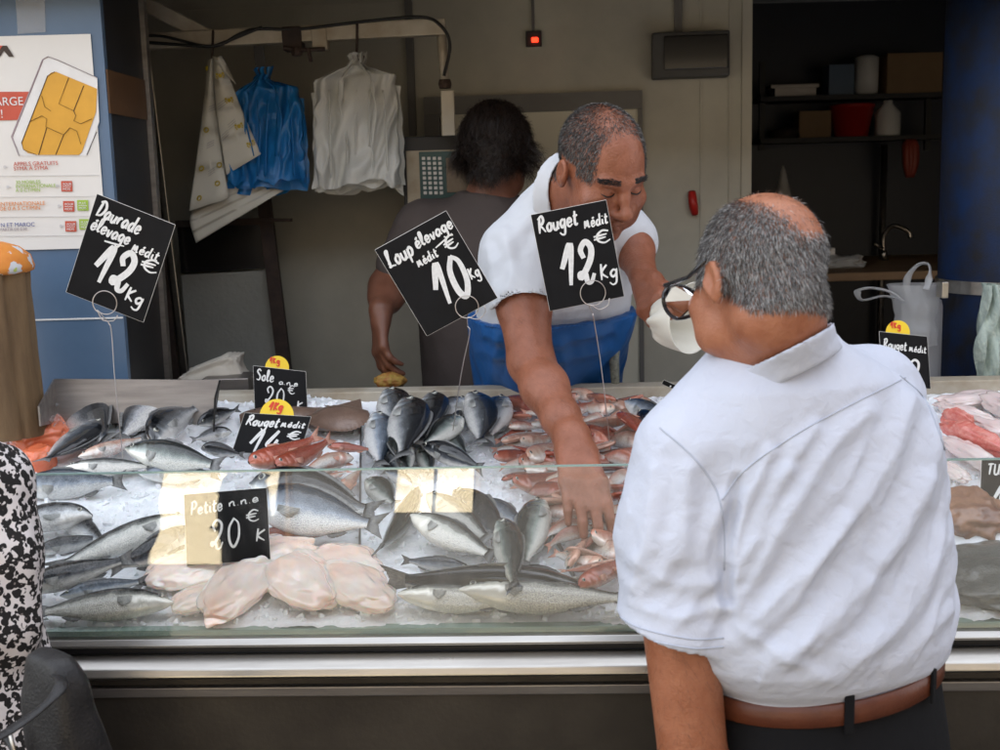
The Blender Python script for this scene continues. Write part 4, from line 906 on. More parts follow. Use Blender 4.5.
woman()
# her shoulder bag
M['bag'] = mat('black_leather', (.008, .0075, .008), .5, col2=(.015, .014, .014), nscale=40, bump=.3, bscale=260)
bo = P(66, 800, 1.40); bag = empty('shoulder_bag', bo, 'black leather shoulder bag hanging at the hip of the leopard print blouse', 'bag')
S = Grid((-.75, 1.15, .70), (-.36, 1.65, 1.15), .004)
c = A(P(66, 738, 1.38)); bx = axes((.78, -.62, 0), (-.18, 0, 1))
def bagf(X):
    Y = (X-c)@bx; z = Y[..., 2]; w = .034+.012*np.clip(-z/.1, -1, 1); q = np.stack([np.abs(Y[..., 0])/w, np.abs(Y[..., 1])/(.052-.10*z*.25), np.abs(z)/.115], -1); return ((q**4).sum(-1)**.25-1)*.035
S.put(c-.16, c+.16, bagf); V, F = S.mesh(); V = adj_smooth(V, F, 2); NN = normals(V, F); V = V+NN*(.003*vnoise(V[:, 0]*25, V[:, 1]*25, V[:, 2]*25, seed=20))[:, None]
shell('bag_body', V, F, M['bag'], bag, bo)
def bp_(*p): return Vector(c+bx@A(p))
MB().tube(catmull([bp_(.0, -.05, .08), bp_(.02, .056, .10), bp_(.07, .06, .08), bp_(.14, .05, .08), bp_(.22, .0, .14)], 8), .008, 8, flat=.35).build('strap', M['bag'], bag, smooth=True)
MB().tube(catmull([bp_(.046, .056, .02), bp_(.052, .0, -.015), bp_(.046, -.056, .01)], 8), .004, 8).build('flap_edge', M['bag'], bag, smooth=True)
MB().tube([bp_(.05, -.03, -.04), bp_(.052, -.03, .03)], .006, 8, flat=.4).build('zip', M['steel'], bag, smooth=True)
# ------------------------------------------------------------------ fish
def fish_mat(name, back, flank, belly, gold=None, stripes=0, rough=.16, metal=.2, spots=0, lo=-.15, hi=.65, dotcol=None, scale=150):
    mt = mat(name, flank, rough, metal, coat=.9); N, L, I = nodes(mt); I['Coat Roughness'].default_value = .06
    a = N.new('ShaderNodeAttribute'); a.attribute_name = 'dv'; b = N.new('ShaderNodeAttribute'); b.attribute_name = 'tt'; tc = N.new('ShaderNodeTexCoord')
    n = N.new('ShaderNodeTexNoise'); n.inputs['Scale'].default_value = 14; n.inputs['Detail'].default_value = 5; L.new(tc.outputs['Object'], n.inputs['Vector'])
    ad = N.new('ShaderNodeMath'); ad.operation = 'MULTIPLY_ADD'; ad.inputs[1].default_value = .5; L.new(n.outputs['Fac'], ad.inputs[0])
    sb = N.new('ShaderNodeMath'); sb.operation = 'SUBTRACT'; sb.inputs[1].default_value = .25; L.new(a.outputs['Fac'], sb.inputs[0]); L.new(sb.outputs[0], ad.inputs[2])
    mr = N.new('ShaderNodeMapRange'); mr.inputs[1].default_value = -1; mr.inputs[2].default_value = 1; L.new(ad.outputs[0], mr.inputs[0])
    rp = N.new('ShaderNodeValToRGB'); e = rp.color_ramp.elements; e[0].position = (lo+1)/2-.12; e[0].color = (*belly, 1); e[1].position = (hi+1)/2+.06; e[1].color = (*back, 1)
    x = e.new((lo+1)/2+.10); x.color = (*flank, 1); x = e.new((hi+1)/2-.12); x.color = (*[.5*p+.5*q for p, q in zip(flank, back)], 1)
    L.new(mr.outputs[0], rp.inputs[0]); col = rp.outputs[0]
    v = N.new('ShaderNodeTexVoronoi'); v.inputs['Scale'].default_value = scale; mp = N.new('ShaderNodeMapping'); mp.inputs['Scale'].default_value = (.8, 1.1, .8)
    L.new(tc.outputs['Object'], mp.inputs[0]); L.new(mp.outputs[0], v.inputs['Vector'])
    sc = N.new('ShaderNodeMix'); sc.data_type = 'RGBA'; sc.blend_type = 'MULTIPLY'; sc.inputs['B'].default_value = (.62, .63, .66, 1)
    m2 = N.new('ShaderNodeMapRange'); m2.inputs[1].default_value = .25; m2.inputs[2].default_value = .7; m2.inputs[4].default_value = .8; L.new(v.outputs['Distance'], m2.inputs[0])
    bm_ = N.new('ShaderNodeMapRange'); bm_.inputs[1].default_value = .24; bm_.inputs[2].default_value = .30; L.new(b.outputs['Fac'], bm_.inputs[0])   # no scales on the head
    m3 = N.new('ShaderNodeMath'); m3.operation = 'MULTIPLY'; L.new(m2.outputs[0], m3.inputs[0]); L.new(bm_.outputs[0], m3.inputs[1]); L.new(m3.outputs[0], sc.inputs['Factor'])
    L.new(col, sc.inputs['A']); col = sc.outputs['Result']
    n3 = N.new('ShaderNodeTexNoise'); n3.inputs['Scale'].default_value = 5; n3.inputs['Detail'].default_value = 8; n3.inputs['Roughness'].default_value = .7; L.new(tc.outputs['Object'], n3.inputs['Vector'])
    if dotcol is not None:
        mm = N.new('ShaderNodeMix'); mm.data_type = 'RGBA'; mm.inputs['B'].default_value = (*dotcol, 1); m4 = N.new('ShaderNodeMapRange'); m4.inputs[1].default_value = .5; m4.inputs[2].default_value = .68; m4.inputs[4].default_value = .75
        L.new(n3.outputs['Fac'], m4.inputs[0]); L.new(m4.outputs[0], mm.inputs['Factor']); L.new(col, mm.inputs['A']); col = mm.outputs['Result']
    oi = N.new('ShaderNodeObjectInfo'); hs = N.new('ShaderNodeHueSaturation'); r2 = N.new('ShaderNodeMapRange'); r2.inputs[3].default_value = .72; r2.inputs[4].default_value = 1.2; L.new(oi.outputs['Random'], r2.inputs[0]); L.new(r2.outputs[0], hs.inputs['Value']); L.new(col, hs.inputs['Color'])
    L.new(hs.outputs[0], I['Base Color'])
    bp = N.new('ShaderNodeBump'); bp.inputs['Distance'].default_value = .0035; bp.invert = True; bs = N.new('ShaderNodeMath'); bs.operation = 'MULTIPLY'; bs.inputs[1].default_value = .55; L.new(bm_.outputs[0], bs.inputs[0]); L.new(bs.outputs[0], bp.inputs['Strength'])
    L.new(v.outputs['Distance'], bp.inputs['Height']); b2 = N.new('ShaderNodeBump'); b2.inputs['Strength'].default_value = .25; b2.inputs['Distance'].default_value = .008; L.new(n3.outputs['Fac'], b2.inputs['Height']); L.new(bp.outputs[0], b2.inputs['Normal']); L.new(b2.outputs[0], I['Normal'])
    rr = N.new('ShaderNodeMapRange'); rr.inputs[3].default_value = rough-.08; rr.inputs[4].default_value = rough+.22; L.new(n3.outputs['Fac'], rr.inputs[0]); L.new(rr.outputs[0], I['Roughness']); return mt
M['f_bream'] = fish_mat('bream_skin', (.018, .021, .025), (.58, .60, .61), (.86, .84, .79), lo=.0, hi=.55, scale=95)
M['f_dark'] = fish_mat('dark_bream_skin', (.008, .009, .011), (.30, .32, .33), (.80, .79, .75), lo=-.25, hi=.36)
M['f_bass'] = fish_mat('bass_skin', (.02, .025, .025), (.62, .63, .57), (.86, .84, .76), lo=-.02, hi=.48)
M['f_green'] = fish_mat('green_bass_skin', (.012, .016, .014), (.32, .37, .33), (.78, .78, .70), lo=-.2, hi=.42)
M['f_black'] = fish_mat('dark_bass_skin', (.006, .007, .009), (.08, .09, .105), (.78, .76, .70), lo=-.38, hi=.22)
M['f_blue'] = fish_mat('blue_grey_skin', (.03, .045, .065), (.40, .46, .53), (.84, .84, .81), lo=-.15, hi=.5)
M['f_pink'] = fish_mat('pink_mullet_skin', (.50, .19, .12), (.72, .52, .42), (.86, .80, .73), dotcol=(.42, .10, .06), lo=-.3, hi=.5, scale=90)
M['f_red'] = fish_mat('red_mullet_skin', (.34, .075, .04), (.46, .15, .09), (.60, .38, .30), dotcol=(.34, .06, .035), lo=-.6, hi=.5, scale=90)
M['f_pale'] = fish_mat('pale_mullet_skin', (.60, .34, .24), (.78, .67, .55), (.86, .82, .76), dotcol=(.50, .16, .09), lo=-.2, hi=.6, scale=90)
M['fin_dark'] = mat('dark_fin', (.09, .093, .095), .3, .05, (.22, .22, .21), 40, .6, bump=.3, bscale=180, coat=.4, rnd=.25)
M['fin_pale'] = mat('pale_fin', (.26, .27, .26), .28, .05, (.42, .42, .39), 50, .7, bump=.35, bscale=200, coat=.5)
M['fin_red'] = mat('pink_fin', (.50, .20, .14), .35, 0, (.62, .38, .28), 30, .6, bump=.3, bscale=160, coat=.4, rnd=.2)
M['eye_white'] = mat('fish_eye', (.42, .42, .36), .12, .3, coat=1)
M['eye_black'] = mat('fish_pupil', (.006, .006, .007), .06, coat=1)
PROF = {
 'bream': ([0, .02, .06, .12, .2, .32, .45, .58, .70, .78, .83, .87], [.006, .050, .098, .140, .170, .184, .172, .138, .088, .051, .036, .034], [.006, .022, .046, .072, .100, .126, .130, .112, .078, .047, .034, .033], [.006, .032, .052, .064, .075, .080, .073, .057, .037, .022, .014, .010]),
 'bass': ([0, .02, .07, .14, .22, .34, .46, .58, .70, .78, .83, .87], [.003, .016, .042, .068, .092, .108, .106, .092, .066, .045, .034, .031], [.004, .02, .045, .064, .082, .1, .103, .088, .06, .04, .031, .03], [.003, .018, .036, .05, .06, .067, .064, .052, .036, .022, .014, .011]),
 'mullet': ([0, .015, .05, .10, .18, .30, .44, .58, .70, .78, .83, .87], [.006, .035, .068, .09, .105, .112, .105, .086, .062, .044, .034, .031], [.006, .025, .046, .062, .077, .086, .085, .07, .048, .034, .028, .027], [.005, .028, .046, .056, .064, .068, .064, .052, .036, .022, .014, .011])}
def fish_variant(kind, bend=0, drape=.03, seg=64, nr=26, seed=0):
    """body and fin meshes, one unit long, head at +x, back towards +y, lying on a side"""
    t0, u0_, d0_, w0 = [np.array(x) for x in PROF[kind]]
    def cs(t, y):
        from_ = np.interp(t, t0, y); e_ = .018
        return (from_ + np.interp(np.clip(t-e_, 0, 1), t0, y) + np.interp(t+e_, t0, y))/3
    def warp(p):
        p = np.asarray(p, dtype=float); x = p[..., 0]; q = p.copy(); q[..., 1] = p[..., 1] + bend*(x*x*1.6-.1) ; q[..., 2] = p[..., 2] - drape*(np.abs(x)*2)**2.2; return q
    t = np.concatenate([np.linspace(0, .1, seg//6, endpoint=False), np.linspace(.1, .87, seg-seg//6)]); th = np.linspace(0, 2*math.pi, nr, endpoint=False)
    T_, H_ = np.meshgrid(t, th, indexing='ij'); U, D, W_ = cs(t, u0_)[:, None], cs(t, d0_)[:, None], cs(t, w0)[:, None]
    c, s = np.cos(H_), np.sin(H_); y = np.where(c > 0, U, D)*np.sign(c)*np.abs(c)**1.0; z = W_*np.sign(s)*np.abs(s)**.85
    yn = c
    tg = .235-.055*np.clip(np.abs(yn-.0), 0, 1)**2; z = z*(1-.16*np.exp(-((T_-tg-.006)/.006)**2)*(np.abs(yn) < .85)); z = z*(1-.07*np.exp(-((T_-tg*.62)/.008)**2)*(np.abs(yn) < .7))   # gill cover, cheek
    z = z*(1-.35*np.exp(-((yn+.15+T_*1.2)/.14)**2)*np.exp(-(T_/.055)**4))                                            # mouth
    z = z*(1-.04*np.exp(-((yn-.22+.2*T_)/.035)**2)*(T_ > .26))                                                          # lateral line
    Vb = warp(np.stack([.5-T_, y, z], -1)).reshape(-1, 3); k, n = len(t), nr; i = np.arange(k*n).reshape(k, n); j = np.roll(i, -1, 1)
    Fb = np.stack([i[:-1], j[:-1], j[1:], i[1:]], -1).reshape(-1, 4)[:, ::-1]
    me = bpy.data.meshes.new(kind+'_body'); me.vertices.add(len(Vb)); me.vertices.foreach_set('co', Vb.reshape(-1)); set_quads(me, Fb)
    for nm, val in (('dv', yn.reshape(-1)), ('tt', T_.reshape(-1))):
        at = me.attributes.new(nm, 'FLOAT', 'POINT'); at.data.foreach_set('value', val.astype(np.float32))
    me.polygons.foreach_set('use_smooth', np.ones(len(me.polygons), dtype=bool))
    def sheet(name, base, edge, th_=.0035, zoff=0, rays=10):    # a fin between two lines, thin at its edge, with folded rays
        base, edge = np.array(base, float), np.array(edge, float); n_ = 14
        bi = np.linspace(0, 1, n_*2+1); bx = np.array([[np.interp(v, np.linspace(0, 1, len(base)), base[:, c_]) for c_ in range(3)] for v in bi]); ex = np.array([[np.interp(v, np.linspace(0, 1, len(edge)), edge[:, c_]) for c_ in range(3)] for v in bi])
        fo = (.5*th_*np.cos(bi*math.pi*rays*2))[:, None]*A((0, 0, 1)); mid = (bx+ex)/2
        top = [warp(r_+A((0, 0, zoff))+f_) for r_, f_ in ((bx, A((0, 0, th_))+fo*.3), (mid, A((0, 0, th_*.7))+fo), (ex, A((0, 0, th_*.25))+fo*1.3))]
        bot = [warp(r_+A((0, 0, zoff))+f_) for r_, f_ in ((bx, A((0, 0, -th_))+fo*.3), (mid, A((0, 0, -th_*.7))+fo), (ex, A((0, 0, -th_*.25))+fo*1.3))]
        mb = MB(); mb.grid([[tuple(p) for p in r_] for r_ in top+bot[::-1]+[top[0]]]); m_ = mb.mesh(name); m_.polygons.foreach_set('use_smooth', np.ones(len(m_.polygons), dtype=bool)); return m_
    out = {'body': me}
    if kind == 'bream': sp, fk, L0 = .088, .06, .80
    elif kind == 'bass': sp, fk, L0 = .072, .05, .80
    else: sp, fk, L0 = .065, .07, .80
    yb = float(cs(np.array([.86]), u0_)[0])
    out['tail_fin'] = sheet('tail_fin', [(-.345, yb*.9, 0), (-.352, 0, 0), (-.345, -yb*.9, 0)], [(-.50, sp, 0), (-.465, sp*.5, 0), (-.50+fk, 0, 0), (-.465, -sp*.5, 0), (-.50, -sp, 0)], .004, rays=9)
    if kind == 'bream': spans = [(.25, .74, .018)]
    elif kind == 'bass': spans = [(.30, .50, .016), (.56, .70, .02)]
    else: spans = [(.28, .42, .02), (.55, .66, .02)]
    xs = []
    a, b, hh = spans[0]
    bt = np.linspace(a, b, 9); hgt = hh*np.array([.3, 1, .95, .85, .75, .68, .6, .5, .15])
    out['dorsal_fin'] = sheet('dorsal_fin', [(.5-x, float(cs(np.array([x]), u0_)[0])*.94, 0) for x in bt], [(.5-x-.03, float(cs(np.array([x]), u0_)[0])+h_, 0) for x, h_ in zip(bt, hgt)], .0028, rays=11)
    bt = np.linspace(.60, .72, 5); out['anal_fin'] = sheet('anal_fin', [(.5-x, -float(cs(np.array([x]), d0_)[0])*.92, 0) for x in bt], [(.5-x-.03, -float(cs(np.array([x]), d0_)[0])-h_, 0) for x, h_ in zip(bt, (.01, .022, .02, .015, .004))], .0028, rays=6)
    w3 = float(cs(np.array([.28]), w0)[0]); ln = .16 if kind == 'bream' else .10
    for sg, nm in ((1, 'pectoral_fin'), (-1, 'pectoral_fin_')):
        out[nm] = sheet('pectoral_fin', [(.235, .004, sg*w3*.98), (.230, -.034, sg*w3*.95)], [(.235-ln*1.0, -.002, sg*w3*1.06), (.235-ln*.95, -.035, sg*w3*1.05), (.235-ln*.55, -.068, sg*w3*.96)], .0020, rays=6)
    et, ey_ = (.105, .05) if kind == 'bream' else ((.085, .022) if kind == 'bass' else (.075, .035)); re = .027 if kind == 'bream' else (.020 if kind == 'bass' else .021)
    for sg, nm in ((1, 'eye'), (-1, 'eye_')):
        wz = float(cs(np.array([et]), w0)[0])*math.sqrt(max(.2, 1-(ey_/float(cs(np.array([et]), u0_)[0]))**2)); c0 = warp(np.array([.5-et, ey_, sg*wz*.93])); mb = MB()
        mb.lathe([(re, -re*.25), (re*1.0, re*.18), (re*.8, re*.34), (re*.55, re*.42)], c0, 16, (0, 0, sg)); mb.m = 1; mb.lathe([(re*.62, re*.38), (re*.5, re*.50), (re*.25, re*.56), (.0005, re*.57)], c0, 16, (0, 0, sg)); m_ = mb.mesh('eye')
        m_.materials.append(M['eye_white']); m_.materials.append(M['eye_black']); m_.polygons.foreach_set('material_index', mb.mi); m_.polygons.foreach_set('use_smooth', np.ones(len(m_.polygons), dtype=bool)); out[nm] = m_
    return out
VAR = {(k, i): fish_variant(k, b, d) for k in PROF for i, (b, d) in enumerate([(0, .02), (.12, .035), (-.14, .03)])}
SMALL = {i: fish_variant('mullet', b, d, seg=34, nr=16) for i, (b, d) in enumerate([(0, .03), (.16, .05), (-.18, .05)])}
FNAME = {'bream': 'sea_bream', 'bass': 'sea_bass', 'mullet': 'red_mullet'}
def put_fish(kind, head, tail, dor='u', up=0.0, lift=.02, hs=1.0, mt='f_bream', var=0, label='', group=None, ws=1.0, small=False, tilt=0, endlift=None):
    H, Tl = ICE(*head, lift), ICE(*tail, lift if endlift is None else endlift); x = H-Tl; Ln = x.length; x.normalize(); c = (H+Tl)/2; n = ICE_N
    n = (n-x*n.dot(x)).normalized(); y = n.cross(x); want = {'u': Vector((0, 1, 0)), 'd': Vector((0, -1, 0)), 'l': Vector((-1, 0, 0)), 'r': Vector((1, 0, 0))}[dor]
    if y.dot(want) < 0: y = -y
    a = up*math.pi/2; y2 = y*math.cos(a)+n*math.sin(a); z2 = x.cross(y2)
    ms = SMALL[var] if small else VAR[(kind, var)]; fin = M['fin_red'] if kind == 'mullet' else M['fin_dark']
    o = bpy.data.objects.new(FNAME[kind], ms['body']); COL.objects.link(o)
    if not len(ms['body'].materials): ms['body'].materials.append(M['f_bream'])
    o.material_slots[0].link = 'OBJECT'; o.material_slots[0].material = M[mt]
    R_ = Matrix(((x.x, y2.x, z2.x), (x.y, y2.y, z2.y), (x.z, y2.z, z2.z))).to_4x4(); o.matrix_world = Matrix.Translation(c) @ R_ @ Matrix.Diagonal((Ln, Ln*hs, Ln*ws, 1))
    names = ('tail_fin', 'eye', 'eye_') if small else ('tail_fin', 'dorsal_fin', 'anal_fin', 'pectoral_fin', 'pectoral_fin_', 'eye', 'eye_')
    for nm in names:
        me_ = ms[nm]; p = bpy.data.objects.new(nm.rstrip('_'), me_); COL.objects.link(p); p.parent = o
        if not len(me_.materials): me_.materials.append(fin if 'pect' not in nm or kind == 'mullet' else M['fin_pale'])
    return tag(o, label, 'fish', group)
B, S_, Mu = 'bream', 'bass', 'mullet'
FISH = [
 # left tray of bream (photo pixels of snout and tail, where the back points, how far it stands on its belly, height above the ice)
 (B, (64, 402), (112, 446), 'u', .35, .030, 1.0, 'f_dark', 0, 'dark-backed sea bream farthest left in the steel tray, tail towards the viewer'),
 (B, (100, 424), (38, 466), 'r', .15, .040, 1.0, 'f_dark', 1, 'sea bream lying against the orange salmon, its tail by the leopard blouse'),
 (B, (171, 396), (116, 440), 'u', .0, .040, 1.0, 'f_bream', 0, 'pale-bellied sea bream behind the wire of the tall twelve euro sign'),
 (B, (150, 404), (112, 424), 'u', .2, .022, .9, 'f_dark', 0, 'sea bream half hidden under the pale-bellied one by the wire'),
 (B, (149, 442), (199, 404), 'u', .4, .052, .9, 'f_dark', 2, 'glossy dark sea bream leaning against a pale one in the middle of the tray'),
 (B, (199, 406), (152, 416), 'u', .25, .028, .9, 'f_bream', 0, 'pale sea bream at the back of the tray behind the glossy dark one'),
 (B, (197, 425), (240, 408), 'u', .75, .035, .9, 'f_dark', 0, 'sea bream with blunt dark face at the right end of the tray, below its wall'),
 (B, (202, 448), (246, 455), 'u', .75, .035, .9, 'f_dark', 0, 'sea bream with blunt face next to the lump of ice beside the fourteen euro sign'),
 (S_, (78, 458), (150, 437), 'u', .0, .030, 1.0, 'f_pale', 0, 'slim pinkish pale fish in front of the wire in the tray'),
 (S_, (127, 449), (226, 467), 'u', .2, .045, 1.15, 'f_green', 0, 'scaly green-silver fish lying just above the glass edge'),
 (S_, (66, 468), (160, 466), 'u', .0, .022, .9, 'f_bass', 0, 'white-bellied fish lowest in the tray, touching the glass edge'),
 # left, behind the glass
 (S_, (14, 488), (128, 480), 'u', .35, .026, 1.25, 'f_blue', 0, 'blue-grey scaly fish behind the top of the glass beside the leopard blouse'),
 (B, (92, 515), (-20, 527), 'u', .0, .036, .85, 'f_bream', 0, 'silver bream head pointing away from the leopard blouse'),
 (S_, (56, 510), (112, 549), 'u', .3, .012, .9, 'f_dark', 0, 'dark tail half hidden under the silver bream head'),
 (S_, (190, 514), (46, 570), 'u', .1, .030, .85, 'f_bass', 0, 'long pale fish lying slantwise under the twenty euro sign'),
 (S_, (196, 530), (110, 572), 'u', .55, .028, 1.3, 'f_black', 1, 'dark round-backed bass below the twenty euro sign'),
 (S_, (10, 592), (136, 557), 'u', .25, .034, 1.0, 'f_black', 0, 'dark-backed slim bass pointing into the leopard blouse'),
 (S_, (186, 545), (134, 592), 'r', .2, .018, 1.2, 'f_dark', 0, 'grey fish wedged between the dark bass and the white fish flesh'),
 (S_, (173, 600), (26, 612), 'u', -.25, .018, 1.15, 'f_bass', 0, 'large white-bellied bass at the front of the ice by the leopard blouse'),
 # big bream
 (B, (248, 506), (388, 527), 'u', .05, .048, 1.0, 'f_blue', 0, 'largest silver-blue bream with ruled scales, behind the white fish flesh'),
 (B, (252, 486), (384, 514), 'u', .15, .018, .95, 'f_dark', 0, 'bream lying beneath and behind the largest silver-blue bream'),
 (S_, (338, 530), (232, 536), 'u', .2, .016, .7, 'f_red', 0, 'thin reddish fish under the belly of the largest bream'),
 (S_, (352, 570), (306, 546), 'u', .4, .014, 1.0, 'f_black', 0, 'dark tail sticking out between the lumps of white fish flesh'),
 # red mullet before the fourteen euro sign
 (Mu, (249, 468), (322, 437), 'u', .45, .052, 1.15, 'f_red', 1, 'deep red mullet directly under the fourteen euro sign'),
 (Mu, (276, 470), (334, 440), 'u', .45, .044, 1.15, 'f_red', 1, 'deep red mullet lying second below the fourteen euro sign'),
 (Mu, (352, 454), (296, 474), 'u', .1, .048, 1.15, 'f_pale', 2, 'pale-bellied mullet in front of the two deep red ones'),
 (Mu, (328, 447), (376, 450), 'u', .2, .034, .9, 'f_red', 0, 'red mullet whose tail crosses the black divider strip'),
 (Mu, (300, 478), (352, 462), 'u', .2, .034, 1.0, 'f_pink', 0, 'pink mullet just behind the glass edge over the big bream'),
 (Mu, (338, 494), (362, 466), 'r', .0, .030, 1.1, 'f_pale', 0, 'yellowish pale mullet by the divider above the big bream'),
 (Mu, (316, 484), (350, 470), 'u', .0, .022, 1.0, 'f_pink', 2, 'pink mullet between the yellowish one and the big bream'),
 # heads up against the back rim
 (B, (388, 394), (398, 440), 'r', .45, .040, .95, 'f_dark', 0, 'grey-headed bream at the far left of the upright row by the back rim'),
 (B, (407, 404), (403, 462), 'r', .45, .062, .95, 'f_dark', 0, 'dark-headed bream standing in front of the grey-headed one at the back rim'),
 (B, (376, 418), (381, 470), 'r', .20, .040, .80, 'f_blue', 0, 'smooth pale blue bream beside the divider strip'),
 (B, (433, 398), (418, 446), 'r', .45, .040, .95, 'f_dark', 0, 'bream with black forehead in the upright row left of the sign wire'),
 (B, (470, 400), (424, 430), 'u', .10, .026, .9, 'f_bream', 0, 'pale bream lying across the sign wire at the back rim'),
 (B, (466, 418), (420, 446), 'u', .10, .044, .9, 'f_green', 1, 'olive bream with a dark fin crossed by the sign wire'),
 (B, (474, 398), (484, 448), 'r', .35, .044, .85, 'f_dark', 2, 'dark-backed bream pointing its tail down to bare ice'),
 (B, (507, 398), (487, 440), 'l', .45, .042, .90, 'f_dark', 0, 'dark bream at the edge of the small mullet heap by the back rim'),
 (S_, (424, 444), (486, 470), 'u', .75, .046, 1.1, 'f_black', 0, 'black glossy bass slanting down to the glass edge'),
 (B, (398, 436), (412, 474), 'l', .70, .048, .85, 'f_green', 0, 'olive-striped bream hidden below the row, above the glass edge'),
 (B, (386, 452), (402, 480), 'l', .30, .030, .8, 'f_dark', 2, 'small dark bream tucked in by the divider above the glass edge'),
 (B, (419, 450), (432, 476), 'r', .30, .022, .8, 'f_green', 0, 'olive bream half buried between the black bass and the row'),
 # bass group behind the glass
 (S_, (412, 484), (382, 470), 'u', .3, .020, 1.3, 'f_blue', 0, 'pale blue fish beside the divider under the glass edge'),
 (S_, (420, 494), (377, 558), 'r', .60, .034, 1.0, 'f_green', 1, 'slim green fish with its forked tail pointing to the white fish flesh'),
 (S_, (428, 496), (494, 544), 'u', .10, .040, 1.15, 'f_bass', 0, 'pale bass lying higher of the two slanting side by side'),
 (S_, (412, 517), (500, 560), 'u', .05, .044, 1.15, 'f_bass', 0, 'pale bass lying lower of the two slanting side by side'),
 (S_, (456, 492), (510, 548), 'u', .45, .036, 1.3, 'f_black', 0, 'dark-backed bass above the two pale slanting ones'),
 (B, (502, 524), (516, 594), 'r', .80, .066, .70, 'f_green', 0, 'grey-green bream lying head up over the long dark bass'),
 (B, (544, 500), (522, 570), 'l', .35, .040, .75, 'f_green', 0, 'silver-green bream head up beside the divider nearest the heap'),
 (S_, (592, 592), (378, 580), 'u', .70, .026, .95, 'f_black', 0, 'long dark bass lying across the front with its snout at the red mullet'),
 (S_, (560, 574), (502, 570), 'u', .70, .022, 1.2, 'f_black', 0, 'short dark bass behind the snout of the long dark one'),
 (S_, (398, 596), (536, 602), 'u', -.3, .018, 1.1, 'f_bass', 0, 'white bass with a reddish gill at the front by the glass foot'),
 (S_, (458, 593), (642, 600), 'u', -.3, .026, 1.0, 'f_bass', 0, 'white bass overlapping another at the front by the glass foot'),
 (Mu, (578, 588), (640, 556), 'u', .35, .040, 1.1, 'f_red', 0, 'red mullet meeting the long dark bass below the heap'),
 # behind the customer's shoulder
 (S_, (626, 402), (676, 428), 'u', .3, .050, 1.3, 'f_blue', 0, 'blue-grey fish at the back rim above the curled red mullet'),
 (S_, (640, 412), (668, 450), 'u', .8, .055, 1.2, 'f_black', 0, 'black fish by the shoulder of the customer at the back rim'),
 (Mu, (624, 412), (650, 440), 'l', .2, .075, 1.3, 'f_red', 1, 'curled deep red mullet on the upper end of the heap'),
] + [
 (B, (232, 432), (190, 440), 'u', .3, .020, 1.0, 'f_bream', 0, 'small pale bream between the blunt-faced breams at the right end of the tray'),
 (B, (86, 410), (128, 424), 'u', .2, .020, 1.0, 'f_bream', 2, 'pale bream showing between the dark ones at the back left of the tray'),
 (B, (172, 428), (128, 438), 'u', .2, .022, 1.0, 'f_dark', 0, 'bream under the glossy dark one, just above the scaly green-silver fish'),
 (S_, (140, 474), (222, 474), 'u', .3, .014, 1.1, 'f_blue', 0, 'blue-grey fish seen through the top edge of the glass under the tray'),
 (S_, (30, 552), (112, 536), 'u', .4, .012, 1.0, 'f_dark', 0, 'dark slim fish under the long pale slanting one by the leopard blouse'),
 (S_, (60, 596), (150, 580), 'u', .3, .014, 1.0, 'f_blue', 0, 'blue-grey fish just behind the large white-bellied bass'),
 (B, (404, 420), (392, 452), 'r', .3, .030, .9, 'f_bream', 0, 'pale bream squeezed between the blue one and the dark-headed one'),
 (B, (452, 404), (446, 436), 'r', .4, .026, .9, 'f_dark', 0, 'dark bream showing behind the sign wire at the back rim'),
 (B, (440, 436), (470, 456), 'u', .3, .018, .9, 'f_green', 0, 'olive bream lying behind the black bass above the glass edge'),
 (S_, (484, 500), (530, 536), 'u', .3, .020, 1.2, 'f_blue', 0, 'blue-grey bass behind the two upright breams under the glass edge'),
 (B, (366, 482), (398, 506), 'u', .2, .016, 1.0, 'f_green', 0, 'green bream behind the slim green fish by the divider'),
 (S_, (470, 568), (400, 560), 'u', .5, .012, 1.0, 'f_blue', 0, 'blue-grey fish half covered by the long dark bass'),
]
for (k, h, t, dr, up, lf, hs, mt, vr, lb) in FISH:
    cx_ = abs(h[0]-t[0])/math.hypot(h[0]-t[0], 2*(h[1]-t[1])); ex_ = .42*cx_*cx_
    if dr in 'ud': up, lf = (up*.8+ex_ if dr == 'u' else up-ex_), lf+.008
    elif k == B: up = up*.4
    put_fish(k, h, t, dr, up, lf, hs*(1.25 if k == B and cx_ < .75 and dr in 'ud' else 1.08), mt, vr, lb, ws=1.2)
